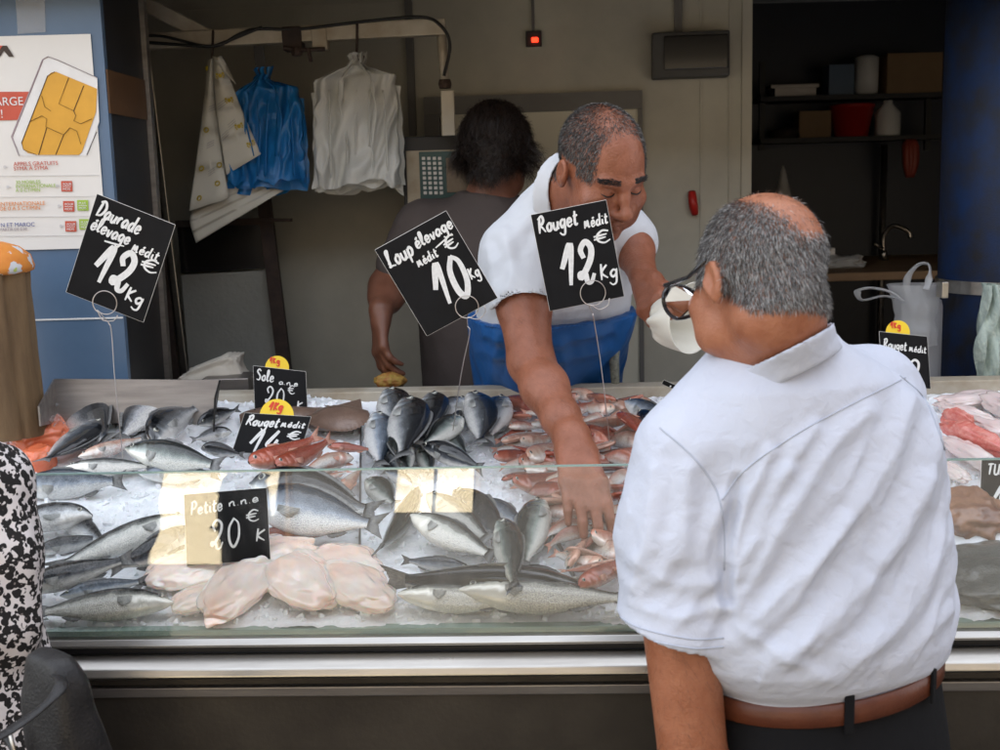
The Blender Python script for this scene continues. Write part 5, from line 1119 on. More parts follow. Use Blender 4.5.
# the heap of small mullet
rg = np.random.default_rng(11); n_heap = 0
POLY = [(498, 402), (560, 394), (618, 398), (650, 410), (662, 440), (648, 490), (634, 545), (604, 576), (570, 560), (548, 505), (520, 474), (512, 440)]
def inside(p, poly):
    c = False; j = len(poly)-1
    for i in range(len(poly)):
        if (poly[i][1] > p[1]) != (poly[j][1] > p[1]) and p[0] < (poly[j][0]-poly[i][0])*(p[1]-poly[i][1])/(poly[j][1]-poly[i][1])+poly[i][0]: c = not c
        j = i
    return c
spots = []; tries = 0
while len(spots) < 104 and tries < 6000:
    tries += 1; p = (rg.uniform(498, 662), rg.uniform(394, 576))
    if inside(p, POLY) and math.hypot(p[0]-592, (p[1]-510)*.8) > 12 and all(((p[0]-q[0])/13)**2+((p[1]-q[1])/7.5)**2 > 1 for q in spots): spots.append(p)
for p in sorted(spots, key=lambda q: q[1]):
    a = rg.normal(.12, .45) + (math.pi if rg.random() < .35 else 0); ln = rg.uniform(44, 60)*(.8+.4*(p[1]-394)/180); dx, dy = math.cos(a)*ln/2, math.sin(a)*ln/2*.55
    edge = min(1, min(abs(p[0]-498), abs(662-p[0]))/40); mt = ('f_pale', 'f_pink', 'f_pale', 'f_pink', 'f_pale', 'f_red')[rg.integers(0, 6)]
    put_fish(Mu, (p[0]+dx, p[1]-dy), (p[0]-dx, p[1]+dy), 'u' if rg.random() < .7 else 'd', rg.uniform(.1, .8), .016+.03*edge*rg.random()+.012*edge, rg.uniform(1.3, 1.7), mt, int(rg.integers(0, 3)), 'small pinkish mullet in the loose heap around the reaching hand', 'small mullet heaped under the reaching hand', small=True, endlift=.012+.03*edge*rg.random())
# ------------------------------------------------------------------ handwritten price boards
GL = {
 'a': (.48, [[(.38,.42),(.2,.5),(.03,.25),(.15,0),(.36,.2),(.39,.46),(.40,.1),(.5,.02)]]), 'd': (.5, [[(.38,.4),(.2,.48),(.03,.22),(.15,0),(.36,.18),(.43,1.0),(.40,.1),(.52,.02)]]),
 'e': (.42, [[(.03,.22),(.34,.3),(.26,.5),(.08,.42),(.05,.12),(.2,0),(.42,.14)]]), 'g': (.46, [[(.37,.42),(.2,.5),(.03,.3),(.15,.05),(.36,.22),(.38,.48),(.34,-.3),(.12,-.42),(-.08,-.25)]]),
 'i': (.2, [[(.08,.46),(.08,.08),(.2,.02)], [(.09,.68),(.10,.73)]]), 'l': (.28, [[(.0,.08),(.2,.6),(.2,.98),(.08,.9),(.06,.3),(.14,.02),(.28,.1)]]),
 'm': (.6, [[(.0,0),(.08,.62),(.2,.18),(.34,.62),(.42,.04),(.56,.1)]]), 'n': (.45, [[(.03,.46),(.05,0)],[(.06,.3),(.2,.5),(.32,.4),(.34,.04),(.45,.04)]]), 'o': (.42, [[(.22,.5),(.03,.3),(.1,.02),(.3,.06),(.36,.34),(.2,.5),(.42,.44)]]),
 'p': (.45, [[(.06,.48),(.03,-.38)],[(.06,.34),(.24,.5),(.38,.3),(.24,.03),(.06,.1)]]), 'r': (.36, [[(.05,.48),(.06,0)],[(.06,.28),(.18,.47),(.34,.43)]]), 't': (.34, [[(.16,.85),(.12,.12),(.22,0),(.34,.08)],[(.0,.52),(.36,.58)]]),
 'u': (.46, [[(.03,.48),(.05,.1),(.2,0),(.35,.18),(.38,.48),(.37,.08),(.48,.02)]]), 'v': (.38, [[(.02,.48),(.16,0),(.36,.5)]]), 's': (.35, [[(.3,.45),(.1,.42),(.12,.26),(.28,.14),(.15,0),(0,.05)]]),
 'D': (.62, [[(.14,.95),(.08,.03)],[(-.06,.86),(.3,1.0),(.58,.62),(.42,.14),(.02,.0)]]), 'L': (.5, [[(.02,.2),(.24,.8),(.26,1.0),(.12,.86),(.10,.2),(.02,.02),(.22,.06),(.5,.0)]]), 'R': (.56, [[(.12,.95),(.04,0)],[(-.02,.84),(.3,1.0),(.42,.74),(.28,.5),(.1,.46),(.3,.28),(.54,0)]]),
 'S': (.5, [[(.45,.85),(.25,1),(.08,.78),(.4,.38),(.3,.04),(.02,.1)]]), 'P': (.5, [[(.1,.95),(.04,0)],[(0,.86),(.3,1.0),(.45,.72),(.28,.46),(.08,.44)]]), 'T': (.5, [[(.0,.95),(.5,1.0)],[(.26,.97),(.2,0)]]), 'U': (.5, [[(.04,1),(.06,.2),(.22,0),(.4,.2),(.44,1),(.44,0)]]), 'N': (.55, [[(.04,0),(.06,1),(.42,0),(.46,1)]]),
 'M': (.62, [[(.0,0),(.08,.8),(.24,.3),(.42,.85),(.5,.0)]]), 'K': (.5, [[(.08,1),(.05,0)],[(.42,.9),(.08,.46),(.44,.05)]]), 'k': (.45, [[(.06,.9),(.04,0)],[(.32,.5),(.07,.24),(.38,0)]]),
 '1': (.42, [[(-.06,.42),(.26,1.0),(.2,0)]]), '2': (.58, [[(.16,.62),(.07,.84),(.24,1.0),(.42,.84),(.36,.5),(.06,.14),(.02,.24),(.18,.2),(.24,0),(.38,.0),(.48,.2)]]), '0': (.55, [[(.26,1.0),(.06,.66),(.08,.2),(.26,0),(.46,.3),(.44,.78),(.24,1.0)]]), '4': (.5, [[(.3,1.0),(.04,.36),(.48,.40)],[(.36,.62),(.28,0)]]), '9': (.5, [[(.4,.75),(.24,1.0),(.06,.75),(.2,.5),(.4,.72),(.36,.3),(.2,0)]]), '7': (.5, [[(.02,.95),(.46,1.0),(.2,0)]]),
 '€': (.55, [[(.48,.88),(.28,1.0),(.1,.7),(.12,.22),(.32,0),(.52,.14)],[(-.02,.62),(.42,.66)],[(-.02,.38),(.38,.42)]]), '-': (.3, [[(0,.3),(.28,.34)]]), '.': (.15, [[(.05,.0),(.07,.05)]]), "'": (.1, [[(.05,.95),(.0,.7)]]),
 '_': (.9, [[(0,-.1),(.4,-.02),(.9,.06)]]), ' ': (.3, []), 'h': (.45, [[(.05,1),(.04,0)],[(.05,.28),(.2,.5),(.34,.36),(.36,.02)]]), 'f': (.3, [[(.3,.9),(.16,.95),(.12,0)],[(0,.5),(.3,.52)]]), 'N2': (0, []),
}
GL['é'] = (.42, GL['e'][1] + [[(.16, .66), (.34, .82)]]); GL['E'] = (.45, [[(.4, .9), (.1, .9), (.05, .48), (.3, .5)], [(.05, .48), (.06, 0), (.42, .02)]]); GL['A'] = (.5, [[(0, 0), (.22, 1), (.42, 0)], [(.06, .36), (.38, .36)]])
GL['C'] = (.5, [[(.45, .85), (.25, 1), (.05, .6), (.1, .15), (.3, 0), (.46, .12)]]); GL['G'] = (.5, [[(.45, .85), (.25, 1), (.05, .6), (.1, .12), (.3, 0), (.45, .2), (.44, .45), (.28, .45)]])
SK = [0]
def script(mb, text, p0, ex, ey, n, size, wt, gap=.10, rnd=None, stretch=1.0):
    """handwriting as flat raised ink: p0 start of the base line, ex along it, ey up (unit vectors)"""
    x = 0; rr = rnd or random.Random(5)
    for ch in text:
        w, st = GL[ch]
        for s_ in st:
            pts = [p0 + ex*((x+a*stretch)*size) + ey*((b+rr.uniform(-.02, .02))*size) for a, b in s_]
            c = [Vector(q) for q in catmull(pts, 7)]; k = len(c)
            ws = [wt*(.62+.5*math.sin(math.pi*min(1, .15+.85*i/max(1, k-1)))) for i in range(k)]
            lf, rt = [], []; SK[0] += 1; hb = .0004+.00004*(SK[0] % 12)
            for i in range(k):
                t = (c[min(i+1, k-1)]-c[max(i-1, 0)]).normalized(); s = (t*.45+(ex*.5-ey*.75)).cross(n) if False else t.cross(n); s.normalize(); z_ = n*(hb+.0010*i/k); lf.append(c[i]+s*ws[i]*.5+z_); rt.append(c[i]-s*ws[i]*.5+z_)
            mb.grid([lf, rt, [q-n*.0003 for q in rt], [q-n*.0003 for q in lf], lf])
        x += (w+gap)*stretch
    return x*size
def board(name_label, TL, TR, BL, Y, texts, wire=None, badge=None, tilt=0, slant=None, th=.0025):
    """TL, TR, BL photo pixels at depth Y; texts: (string, u, v, cap height as a share of the board's height, weight, slope)"""
    a, b, c = P(*TL, Y), P(*TR, Y), P(*BL, Y)
    ex, dn = b-a, c-a; w, h = ex.length, dn.length; ex.normalize(); ey = -dn.normalized(); n = ey.cross(ex); n = ex.cross(ey).normalized()
    if n.y > 0: n = -n
    if tilt:                          # leaning back about its lower edge
        rot = Matrix.Rotation(tilt, 3, ex); c0 = c; ey = rot @ ey; n = rot @ n; a = c0+ey*h
    o = a - ey*h; ctr = a+ex*w/2-ey*h/2
    rt = empty('price_sign', ctr, name_label, 'price sign', 'handwritten price signs')
    poly = [a, a+ex*w, a+ex*w-ey*h, a-ey*h]
    MB().slab(poly, -n, th).build('board', M['board'], rt, bevel=.0006)
    e = MB()
    for p, q in zip(poly, poly[1:]+poly[:1]): e.tube([p-n*.0012, q-n*.0012], .0007, 6)
    e.build('edge', M['board_edge'], rt)
    mb = MB(); rr = random.Random(len(name_label))
    for (tx, u, v, cap, wt, sl, *st_) in texts:
        d = (ex+ey*sl).normalized(); up_ = (ey-ex*sl).normalized(); up_ = (up_+d*.12).normalized()
        script(mb, tx, a+ex*u*w-ey*v*h+n*.0004, d, up_, n, cap*h, wt, rnd=rr, stretch=(st_[0]-u)*w/(cap*h*(sum(GL[c_][0]+.10 for c_ in tx)-.10)) if st_ else 1.0)
    mb.build('lettering', M['chalk'], rt, fix=False)
    if wire:                          # (loop centre u, v, radius, foot pixel)
        u, v, r_, foot = wire; ft = ICE(*foot, -.01); lc = a+ex*u*w-ey*v*h; g = Vector((0, 0, 1)); pts = []
        low = lc+n*.004-g*(r_+.004)
        sdw = ex if u < .5 else ex
        for k in range(26): t = -math.pi/2-.5+2*math.pi*k/24*1.0; pts.append(lc+n*(.0035+.0003*k)+ex*(r_*math.cos(t))+ey*(r_*math.sin(t)))
        tailp = [pts[-1]+ex*.012-ey*.010, pts[-1]+ex*.03-ey*.004, pts[-1]+ex*.034+ey*.008]
        MB().tube(catmull([low-g*.012-n*.008]+pts+tailp, 2), .0009, 8).build('wire_clip', M['wire'], rt, smooth=True)
        MB().tube(catmull([low-g*.012-n*.008, low-g*.03-n*.012+ex*.003, low*.6+ft*.4+ex*.002, ft], 6), .0011, 8).build('wire_stem', M['wire'], rt, smooth=True)
    if badge:                         # (u, v, radius, text)
        u, v, r_, tx = badge; bc_ = a+ex*u*w-ey*v*h-n*(th+.001)
        bd = MB().lathe([(r_, 0), (r_, .0012)], bc_-n*.0014, 32, n).build('badge', M['yellow'], rt)
        m2 = MB(); s_ = (ex*.94+ey*.2).normalized(); script(m2, tx, bc_+ey*r_*.28-ex*r_*.55, (ex*.95+ey*.1).normalized(), ey, n, r_*.5, r_*.12); m2.build('badge_lettering', M['red_ink'], bd, fix=False)
    return rt
board('tilted black sign reading Daurade élevage 12 € on a tall wire', (97, 194), (175, 225), (66, 292), 2.15,
      [('Daurade', .06, .19, .155, .0042, -.06, .62), ('élevage', .05, .335, .135, .0040, -.03, .54), ('médit', .60, .385, .10, .0032, -.02, .93), ('12', .26, .80, .37, .0105, .06, .72), ('€', .76, .52, .12, .0036, .05, .98), ('Kg', .70, .86, .14, .0040, .02, .92), ('_', .26, .375, .2, .0030, -.06, .5)], (.50, .95, .021, (124, 468)))
board('tilted black sign reading Loup élevage 10 € between the two fishmongers', (375, 250), (446, 211), (427, 336), 2.22,
      [('Loup', .05, .23, .17, .0044, .03, .40), ('élevage', .46, .19, .13, .0040, .04, .98), ('médit', .36, .36, .095, .0032, .05, .64), ('10', .38, .82, .42, .0105, -.03, .80), ('€', .76, .36, .13, .0036, .06, .94), ('Kg', .84, .72, .12, .0036, .02, .97), ('_', .66, .245, .2, .0028, .05, .92)], (.62, .93, .021, (450, 452)))
board('large black sign reading Rouget 12 € in front of the white polo shirt', (531, 215), (606, 200), (550, 311), 2.28,
      [('Rouget', .06, .20, .165, .0044, .04, .58), ('médit', .66, .24, .115, .0034, .05, .97), ('12', .26, .78, .41, .0105, .0, .70), ('€', .75, .42, .12, .0036, .04, .97), ('Kg', .74, .79, .16, .0040, .03, .97)], (.60, .90, .024, (612, 464)))
board('small black sign reading Sole 20 € standing at the back rim with a yellow badge', (251, 366), (304, 372), (255, 412), 2.66,
      [('Sole', .05, .30, .24, .0032, -.02, .38), ('a.n.e', .48, .34, .12, .0022, 0, .84), ('20', .20, .80, .38, .0034, -.02, .56), ('€', .64, .52, .18, .0024, 0, .78), ('K', .80, .84, .18, .0030, 0, .92)], None, (.45, -.02, .027, '1Kg'), tilt=-.25)
board('small black sign reading Rouget 14 € among the red mullet with a yellow badge', (242, 413), (309, 417), (232, 452), 2.46,
      [('Rouget', .07, .30, .26, .0038, -.02, .55), ('médit', .60, .30, .16, .003, 0, .95), ('14', .24, .98, .56, .0066, .04, .66), ('€', .74, .60, .2, .0032, .04, .95)], None, (.48, .02, .036, '1Kg'), tilt=-.35)
board('small black sign with a yellow badge standing by the white carrier bag', (881, 332), (929, 337), (883, 384), 2.62,
      [('Rouget', .06, .30, .18, .0028, -.03, .54), ('médit', .60, .32, .13, .0024, 0, .95), ('12', .3, .9, .42, .005, 0)], None, (.40, -.02, .027, '1Kg'), tilt=-.1)
board('black sign with white letters TUN at the far end beside the pink fillets', (985, 459), (1046, 462), (980, 507), 2.18,
      [('TUN', .09, .33, .22, .0032, .02), ('17', .24, .98, .42, .0070, .05), ('€', .74, .6, .22, .0034, 0)], None, None, tilt=-.15)
board('black sign reading Petite 20 € standing on the ice behind the glass', (178, 497), (262, 490), (187, 566), 1.96,
      [('Petite', .08, .30, .19, .0028, .08, .46), ('n.n.e', .54, .22, .12, .0022, .08, .90), ('20', .30, .80, .40, .0038, .06, .66), ('€', .74, .46, .16, .0026, .05, .90), ('K', .84, .74, .18, .0030, 0, .96)], None, None, tilt=-.3)
board('tiny black price tag leaning behind the shoulder of the customer', (664, 380), (688, 391), (662, 384), 2.6, [('e', .3, .85, .6, .0016, 0)], None, None)

# ------------------------------------------------------------------ other goods on the counter
def lump(name, c, ax3, r, mt, label, cat, group=None, seed=1, amp=.2, fr=3.0, n=40, p=2.0, flat=None, bendy=0):
    th, ph = np.linspace(0, math.pi, n), np.linspace(0, 2*math.pi, n*2, endpoint=False); T_, F_ = np.meshgrid(th, ph, indexing='ij')
    d = np.stack([np.cos(T_), np.sin(T_)*np.cos(F_), np.sin(T_)*np.sin(F_)], -1); q = np.sign(d)*np.abs(d)**(2/p)
    nz = 1+amp*vnoise(d[..., 0]*fr+7, d[..., 1]*fr, d[..., 2]*fr, seed=seed)+amp*.4*vnoise(d[..., 0]*fr*2.6, d[..., 1]*fr*2.6, d[..., 2]*fr*2.6, seed=seed+1)
    X = q*nz[..., None]*A(r); X[..., 2] += -bendy*(X[..., 0]/r[0])**2
    if flat is not None: X[..., 2] = np.maximum(X[..., 2], flat*r[2])
    W_ = A(c)+X@np.array(ax3).T; i = np.arange(n*n*2).reshape(n, n*2); j = np.roll(i, -1, 1)
    o = link(name, to_mesh(name, W_.reshape(-1, 3), np.stack([i[:-1], i[1:], j[1:], j[:-1]], -1).reshape(-1, 4), c), mt); o.location = Vector(A(c)); return tag(o, label, cat, group)
def iaxes(a, b): 
    x = (ICE(*b)-ICE(*a)); L_ = x.length; x.normalize(); y = ICE_N.cross(x).normalized(); return np.array([x, y, ICE_N]).T, L_
M['monk'] = mat('white_fish_flesh', (.88, .62, .50), .10, col2=(.90, .80, .74), nscale=9, namt=.9, bump=.3, bscale=36, sss=.7, sssr=.02, coat=1)
N_, L_, I_ = nodes(M['monk'])
for k, (a, b, hh, r2, lb) in enumerate([((158, 578), (216, 560), .036, .042, 'skinless white fish flesh lump nearest the slim dark bass, folded with a dark slit'), ((222, 606), (268, 548), .040, .040, 'skinless white fish flesh lump second from the dark bass, peach tinted at its foot'), ((322, 596), (272, 556), .042, .042, 'largest skinless white fish flesh lump in the middle of the row'), ((376, 600), (330, 566), .036, .036, 'skinless white fish flesh lump at the end of the row by the bare ice'), ((372, 574), (326, 552), .036, .034, 'skinless white fish flesh lump lying behind the end one'), ((180, 604), (232, 588), .026, .026, 'small peach-coloured piece of white fish flesh in front of the row'), ((246, 568), (306, 548), .05, .034, 'skinless white fish flesh lump bridging the two middle ones')]):
    ax3, ln = iaxes(a, b); c = (ICE(*a, hh*.55)+ICE(*b, hh*.55))/2
    lump('monkfish_tail', c, ax3, (ln*.68, r2*1.4, hh*.60), M['monk'], lb, 'fish', 'skinless white fish pieces', seed=20+k*3, amp=.15, fr=1.9, n=80)
M['salmon'] = mat('salmon_flesh', (.72, .15, .06), .25, col2=(.75, .24, .12), nscale=9, namt=.7, sss=.3, sssr=.01, coat=.6, bump=.15, bscale=30, stretch=(1, 5, 5))
for k, (a, b, lb, hh, r2) in enumerate([((16, 442), (62, 432), 'orange salmon piece in front, partly under clear wrap', .04, .07), ((-4, 420), (34, 424), 'orange salmon piece at the back end under clear wrap', .045, .05), ((28, 464), (50, 456), 'small orange salmon piece by the leopard blouse', .03, .03)]):
    ax3, ln = iaxes(a, b); c = (ICE(*a, hh*.6)+ICE(*b, hh*.6))/2; lump('salmon_piece', c, ax3, (ln*.62, r2, hh), M['salmon'], lb, 'fish', 'salmon pieces', seed=60+k, amp=.1, p=3.2)
M['wrap'] = thin_plastic('clear_wrap', (.8, .82, .83), .30, .12, .2)
n = 60; gx, gy = np.meshgrid(np.linspace(-20, 62, n), np.linspace(392, 426, n)); pts = []
for i in range(n):
    row = []
    for j in range(n):
        lf = .055+.022*float(vnoise(gx[i, j]*.12, gy[i, j]*.15, seed=31))+.010*float(vnoise(gx[i, j]*.35, gy[i, j]*.4, seed=32))+.02*math.sin(i/n*3.1); row.append(ICE(gx[i, j]+5*float(vnoise(gy[i, j]*.2, seed=5)), gy[i, j]+3*float(vnoise(gx[i, j]*.2, seed=6)), lf))
    pts.append(row)
o = MB().grid(pts).build('plastic_wrap', M['wrap'], smooth=True, fix=False); tag(o, 'crumpled clear plastic wrap bunched over the salmon pieces', 'wrap')
# soles at the back rim
M['sole'] = mat('sole_skin', (.10, .062, .045), .3, col2=(.20, .13, .095), nscale=14, namt=.8, bump=.3, bscale=140, coat=.4)
def flatfish(a, b, wd, lb, lift=.02):
    ax3, ln = iaxes(a, b); n = 50; t = np.linspace(0, 1, n); hw = wd*np.sin(np.pi*np.clip(t*.98+.02, 0, 1)**.75)**.7*(1-.2*t)+.002; rows = []; c0 = ICE(*a, lift); ex, ey, ez = Vector(ax3[:, 0]), Vector(ax3[:, 1]), Vector(ax3[:, 2])
    for i in range(n):
        r_ = []
        for k in range(24):
            th = 2*math.pi*k/24; cth = math.cos(th); s = math.sin(th); fr = .0025*math.sin(i*1.9) if abs(cth) > .95 else 0
            r_.append(c0+ex*(t[i]*ln)+ey*((hw[i]+fr)*cth)+ez*(.014*s*(1-abs(cth)**3)*(math.sin(math.pi*min(1, t[i]*1.02+.01))**.4)+.006*math.sin(t[i]*5+cth*2)))
        rows.append(r_)
    rt = MB().grid(rows, closed=True).build('sole', M['sole'], smooth=True); tag(rt, lb, 'fish')
    p = c0+ex*ln; MB().slab([p-ey*.006-ex*.01, p+ex*.05-ey*.03, p+ex*.055+ey*.03, p+ey*.006-ex*.01], ez, .003).build('tail_fin', M['sole'], rt, off=rt.location)
    e = c0+ex*.035+ey*.012+ez*.013; MB().lathe([(.004, 0), (.003, .003), (.0005, .004)], e, 12, ez).build('eye', M['eye_black'], rt, off=rt.location)
flatfish((240, 420), (336, 408), .055, 'brown sole lying behind the fourteen euro sign under the badge', .028); flatfish((366, 412), (308, 424), .075, 'brown sole with raised edge between the badge signs and the divider', .042); flatfish((344, 428), (306, 410), .05, 'brown sole lying under the other one at the back rim', .024)
# far right: fillets, tuna, ray
M['squid'] = mat('pale_pink_fillet', (.66, .50, .47), .2, col2=(.70, .62, .58), nscale=9, namt=.8, bump=.2, bscale=40, coat=.6, sss=.3, sssr=.01)
M['redflesh'] = mat('red_fillet', (.55, .10, .08), .22, col2=(.68, .28, .22), nscale=16, namt=.8, bump=.25, bscale=60, coat=.6, stretch=(1, 6, 6))
for k, (a, b, mt, r2, hh, lb) in enumerate([((940, 402), (1000, 396), 'squid', .030, .022, 'pale translucent fillet lying along the back rim by the blue column'), ((944, 408), (996, 424), 'squid', .018, .030, 'pale fillet with a coral edge slanting down from the back rim'), ((946, 426), (1010, 452), 'redflesh', .014, .040, 'bright red strip of fish slanting across the pale fillets'), ((990, 396), (1030, 420), 'squid', .04, .035, 'rounded pale fillet at the very end of the back rim'), ((948, 440), (1000, 470), 'squid', .022, .028, 'pale pink fillet below the bright red strip'), ((970, 418), (1030, 440), 'squid', .028, .026, 'broad pale fillet above the bright red strip'), ((938, 462), (966, 480), 'squid', .02, .02, 'small pink scrap of fillet beside the customer shirt'), ((944, 415), (972, 425), 'redflesh', .006, .040, 'thin coral strip edging the pale fillets')]):
    ax3, ln = iaxes(a, b); c = (ICE(*a, hh)+ICE(*b, hh))/2; lump('fish_fillet', c, ax3, (ln*.56, r2, hh*.6), M[mt], lb, 'fish', 'fillets at the far end', seed=80+k, amp=.22, n=30)
M['tuna'] = mat('tuna_cut', (.36, .20, .12), .3, col2=(.10, .035, .025), nscale=13, namt=.7, bump=.3, bscale=60, coat=.4); M['rayskin'] = mat('ray_skin', (.05, .055, .052), .3, col2=(.11, .115, .105), nscale=16, namt=.8, bump=.45, bscale=170, coat=.4)
ax3, ln = iaxes((940, 520), (998, 512)); lump('tuna_piece', (ICE(940, 520, .035)+ICE(998, 512, .035))/2, ax3, (ln*.6, .07, .04), M['tuna'], 'brown and dark red cut of tuna below the far black sign', 'fish', seed=95, amp=.18)
ax3, ln = iaxes((946, 582), (1060, 570)); lump('ray_wing', (ICE(946, 582, .016)+ICE(1060, 570, .016))/2, ax3, (ln*.62, .10, .028), M['rayskin'], 'dark grey mottled skate at the front of the far end', 'fish', seed=99, amp=.14)
q = [ICE(936, 548, .016), ICE(1010, 548, .018), ICE(1010, 534, .03), ICE(936, 536, .028)]
M['sheet'] = mat('white_sheet', (.72, .74, .76), .5, bump=.2, bscale=40); tag(MB().slab(q, ICE_N, .002).build('paper_sheet', M['sheet']), 'white sheet of paper between the tuna and the dark skate', 'paper')
# ------------------------------------------------------------------ things above and behind the counter
# hanging rail: a painted steel arm with a diagonal brace
YB = 3.40
rl = empty('rail_beam', P(290, 40, YB), 'cream painted steel arm with a diagonal brace that carries the bags', 'beam')
def bar(p, q, h, Y, d=.045, Y2=None):
    a, b = P(*p, Y), P(*q, Y2 or Y); x = (b-a); up = Vector((0, 0, 1)); up = (up-x.normalized()*up.dot(x.normalized())).normalized(); n = x.normalized().cross(up)
    return MB().obox(a-up*h/2-n*d/2, x, up*h, n*d)
bar((128, 43), (446, 27), .044, YB).build('arm', M['cream_steel'], rl, bevel=.004)
bar((110, -14), (212, 38), .040, YB+.005, .04).build('brace', M['cream_steel'], rl, bevel=.004)
mb = bar((284, 40), (303, 39), .062, YB, .07); mb.build('collar', M['rust'], rl, bevel=.004)
mb = bar((313, 40), (328, 39), .062, YB, .055); mb.build('bracket', M['cream_steel'], rl, bevel=.003)
MB().tube([P(284, 48, YB-.04), P(300, 50, YB-.045), P(325, 49, YB-.04)], .006, 8).build('clamp_bar', M['rust'], rl)
MB().lathe([(.014, -.01), (.016, 0), (.014, .01)], P(297, 52, YB-.04), 12).build('wing_nut', M['rust'], rl)
MB().tube([P(308, 48, YB-.05), P(311, 62, YB-.05)], .006, 8).build('clamp_handle', M['rust'], rl)
for (a, b, lb) in (((213, 30), (212, 64), 'leftmost'), ((357, 24), (357, 58), 'white')):
    p, q = P(*a, YB-.028), P(*b, YB-.03); MB().tube(catmull([p, (p+q)/2, q, q+Vector((.012, 0, -.008)), q+Vector((.018, 0, .006))], 5), .0035, 8).build('hook', M['rust'], rl, smooth=True)
MB().obox(P(252, 32, YB+.03), Vector((.006, 0, 0)), Vector((0, .004, 0)), Vector((.004, 0, -.09))).build('strap_hanger', M['dark'], rl)
MB().obox(P(254, 46, YB-.028), Vector((.026, 0, 0)), Vector((0, .004, 0)), Vector((.004, 0, -.075))).build('hanger_plate', M['dark'], rl)
cb = MB().tube(catmull([P(130, 41, YB-.05), P(170, 44, YB-.045), P(215, 46, YB-.05), P(240, 34, YB-.05), P(258, 29, YB-.04), P(300, 29, YB-.03), P(360, 22, YB-.03), P(420, 17, YB-.02), P(441, 26, YB-.03), P(450, 45, YB-.03), P(444, 76, YB-.03)], 8), .0045, 8).build('cable', M['rubber'], smooth=True)
tag(cb, 'black cable running along the cream arm and down its end post', 'cable')
cb = MB().tube(catmull([P(128, 38, YB-.05), P(160, 36, YB-.05), P(205, 46, YB-.055), P(225, 42, YB-.05), P(262, 27, YB-.045)], 8), .004, 8).build('cable', M['rubber'], smooth=True); tag(cb, 'second black cable sagging under the brace of the cream arm', 'cable')
# the scale hanging from the arm's end
sc = empty('hanging_scale', P(446, 110, YB), 'electronic scale with keypad hanging on a white post behind the brown t-shirt', 'scale')
MB().tube([P(441, 24, YB), P(445, 88, YB)], .013, 12).build('hanger_post', M['cream_steel'], sc, smooth=True)
MB().lathe([(.016, -.012), (.019, 0), (.016, .012)], P(445, 84, YB), 12).build('joint', M['rust'], sc)
a = P(441, 91, YB); MB().box((a.x, a.y-.02, P(448, 136, YB).z), (a.x+.036, a.y+.02, a.z)).build('post_cover', M['styro'], sc, bevel=.003)
YS = 3.46; a, b = P(402, 137, YS), P(480, 214, YS)
MB().hexa([(a.x, YS, b.z), (b.x+.1, YS+.01, b.z), (b.x+.1, YS+.09, b.z), (a.x, YS+.09, b.z), (a.x-.004, YS+.0, a.z), (b.x+.1, YS+.01, a.z), (b.x+.1, YS+.09, a.z), (a.x-.004, YS+.09, a.z)]).build('housing', M['dark'], sc, bevel=.004)
def sq(px0, py0, px1, py1, d0, d1, mt, nm): 
    a, b = P(px0, py0, YS), P(px1, py1, YS); return MB().box((a.x, YS-d1, b.z), (b.x, YS-d0, a.z)).build(nm, mt, sc, bevel=.001)
sq(406, 151, 466, 202, .001, .006, M['cream_steel'], 'faceplate'); M['teal'] = mat('teal_panel', (.02, .075, .075), .4); sq(419, 152, 480, 199, .0065, .009, M['teal'], 'key_panel')
for r_ in range(8):
    for c_ in range(4):
        x, y = 422+c_*5.4+r_*.25, 157+r_*4.9; sq(x, y, x+3.4, y+3, .0095, .013, M['white_plastic'], 'key')
M['screen'] = mat('dark_screen', (.05, .025, .02), .15, coat=.5); sq(446, 158, 474, 192, .0095, .011, M['screen'], 'display')
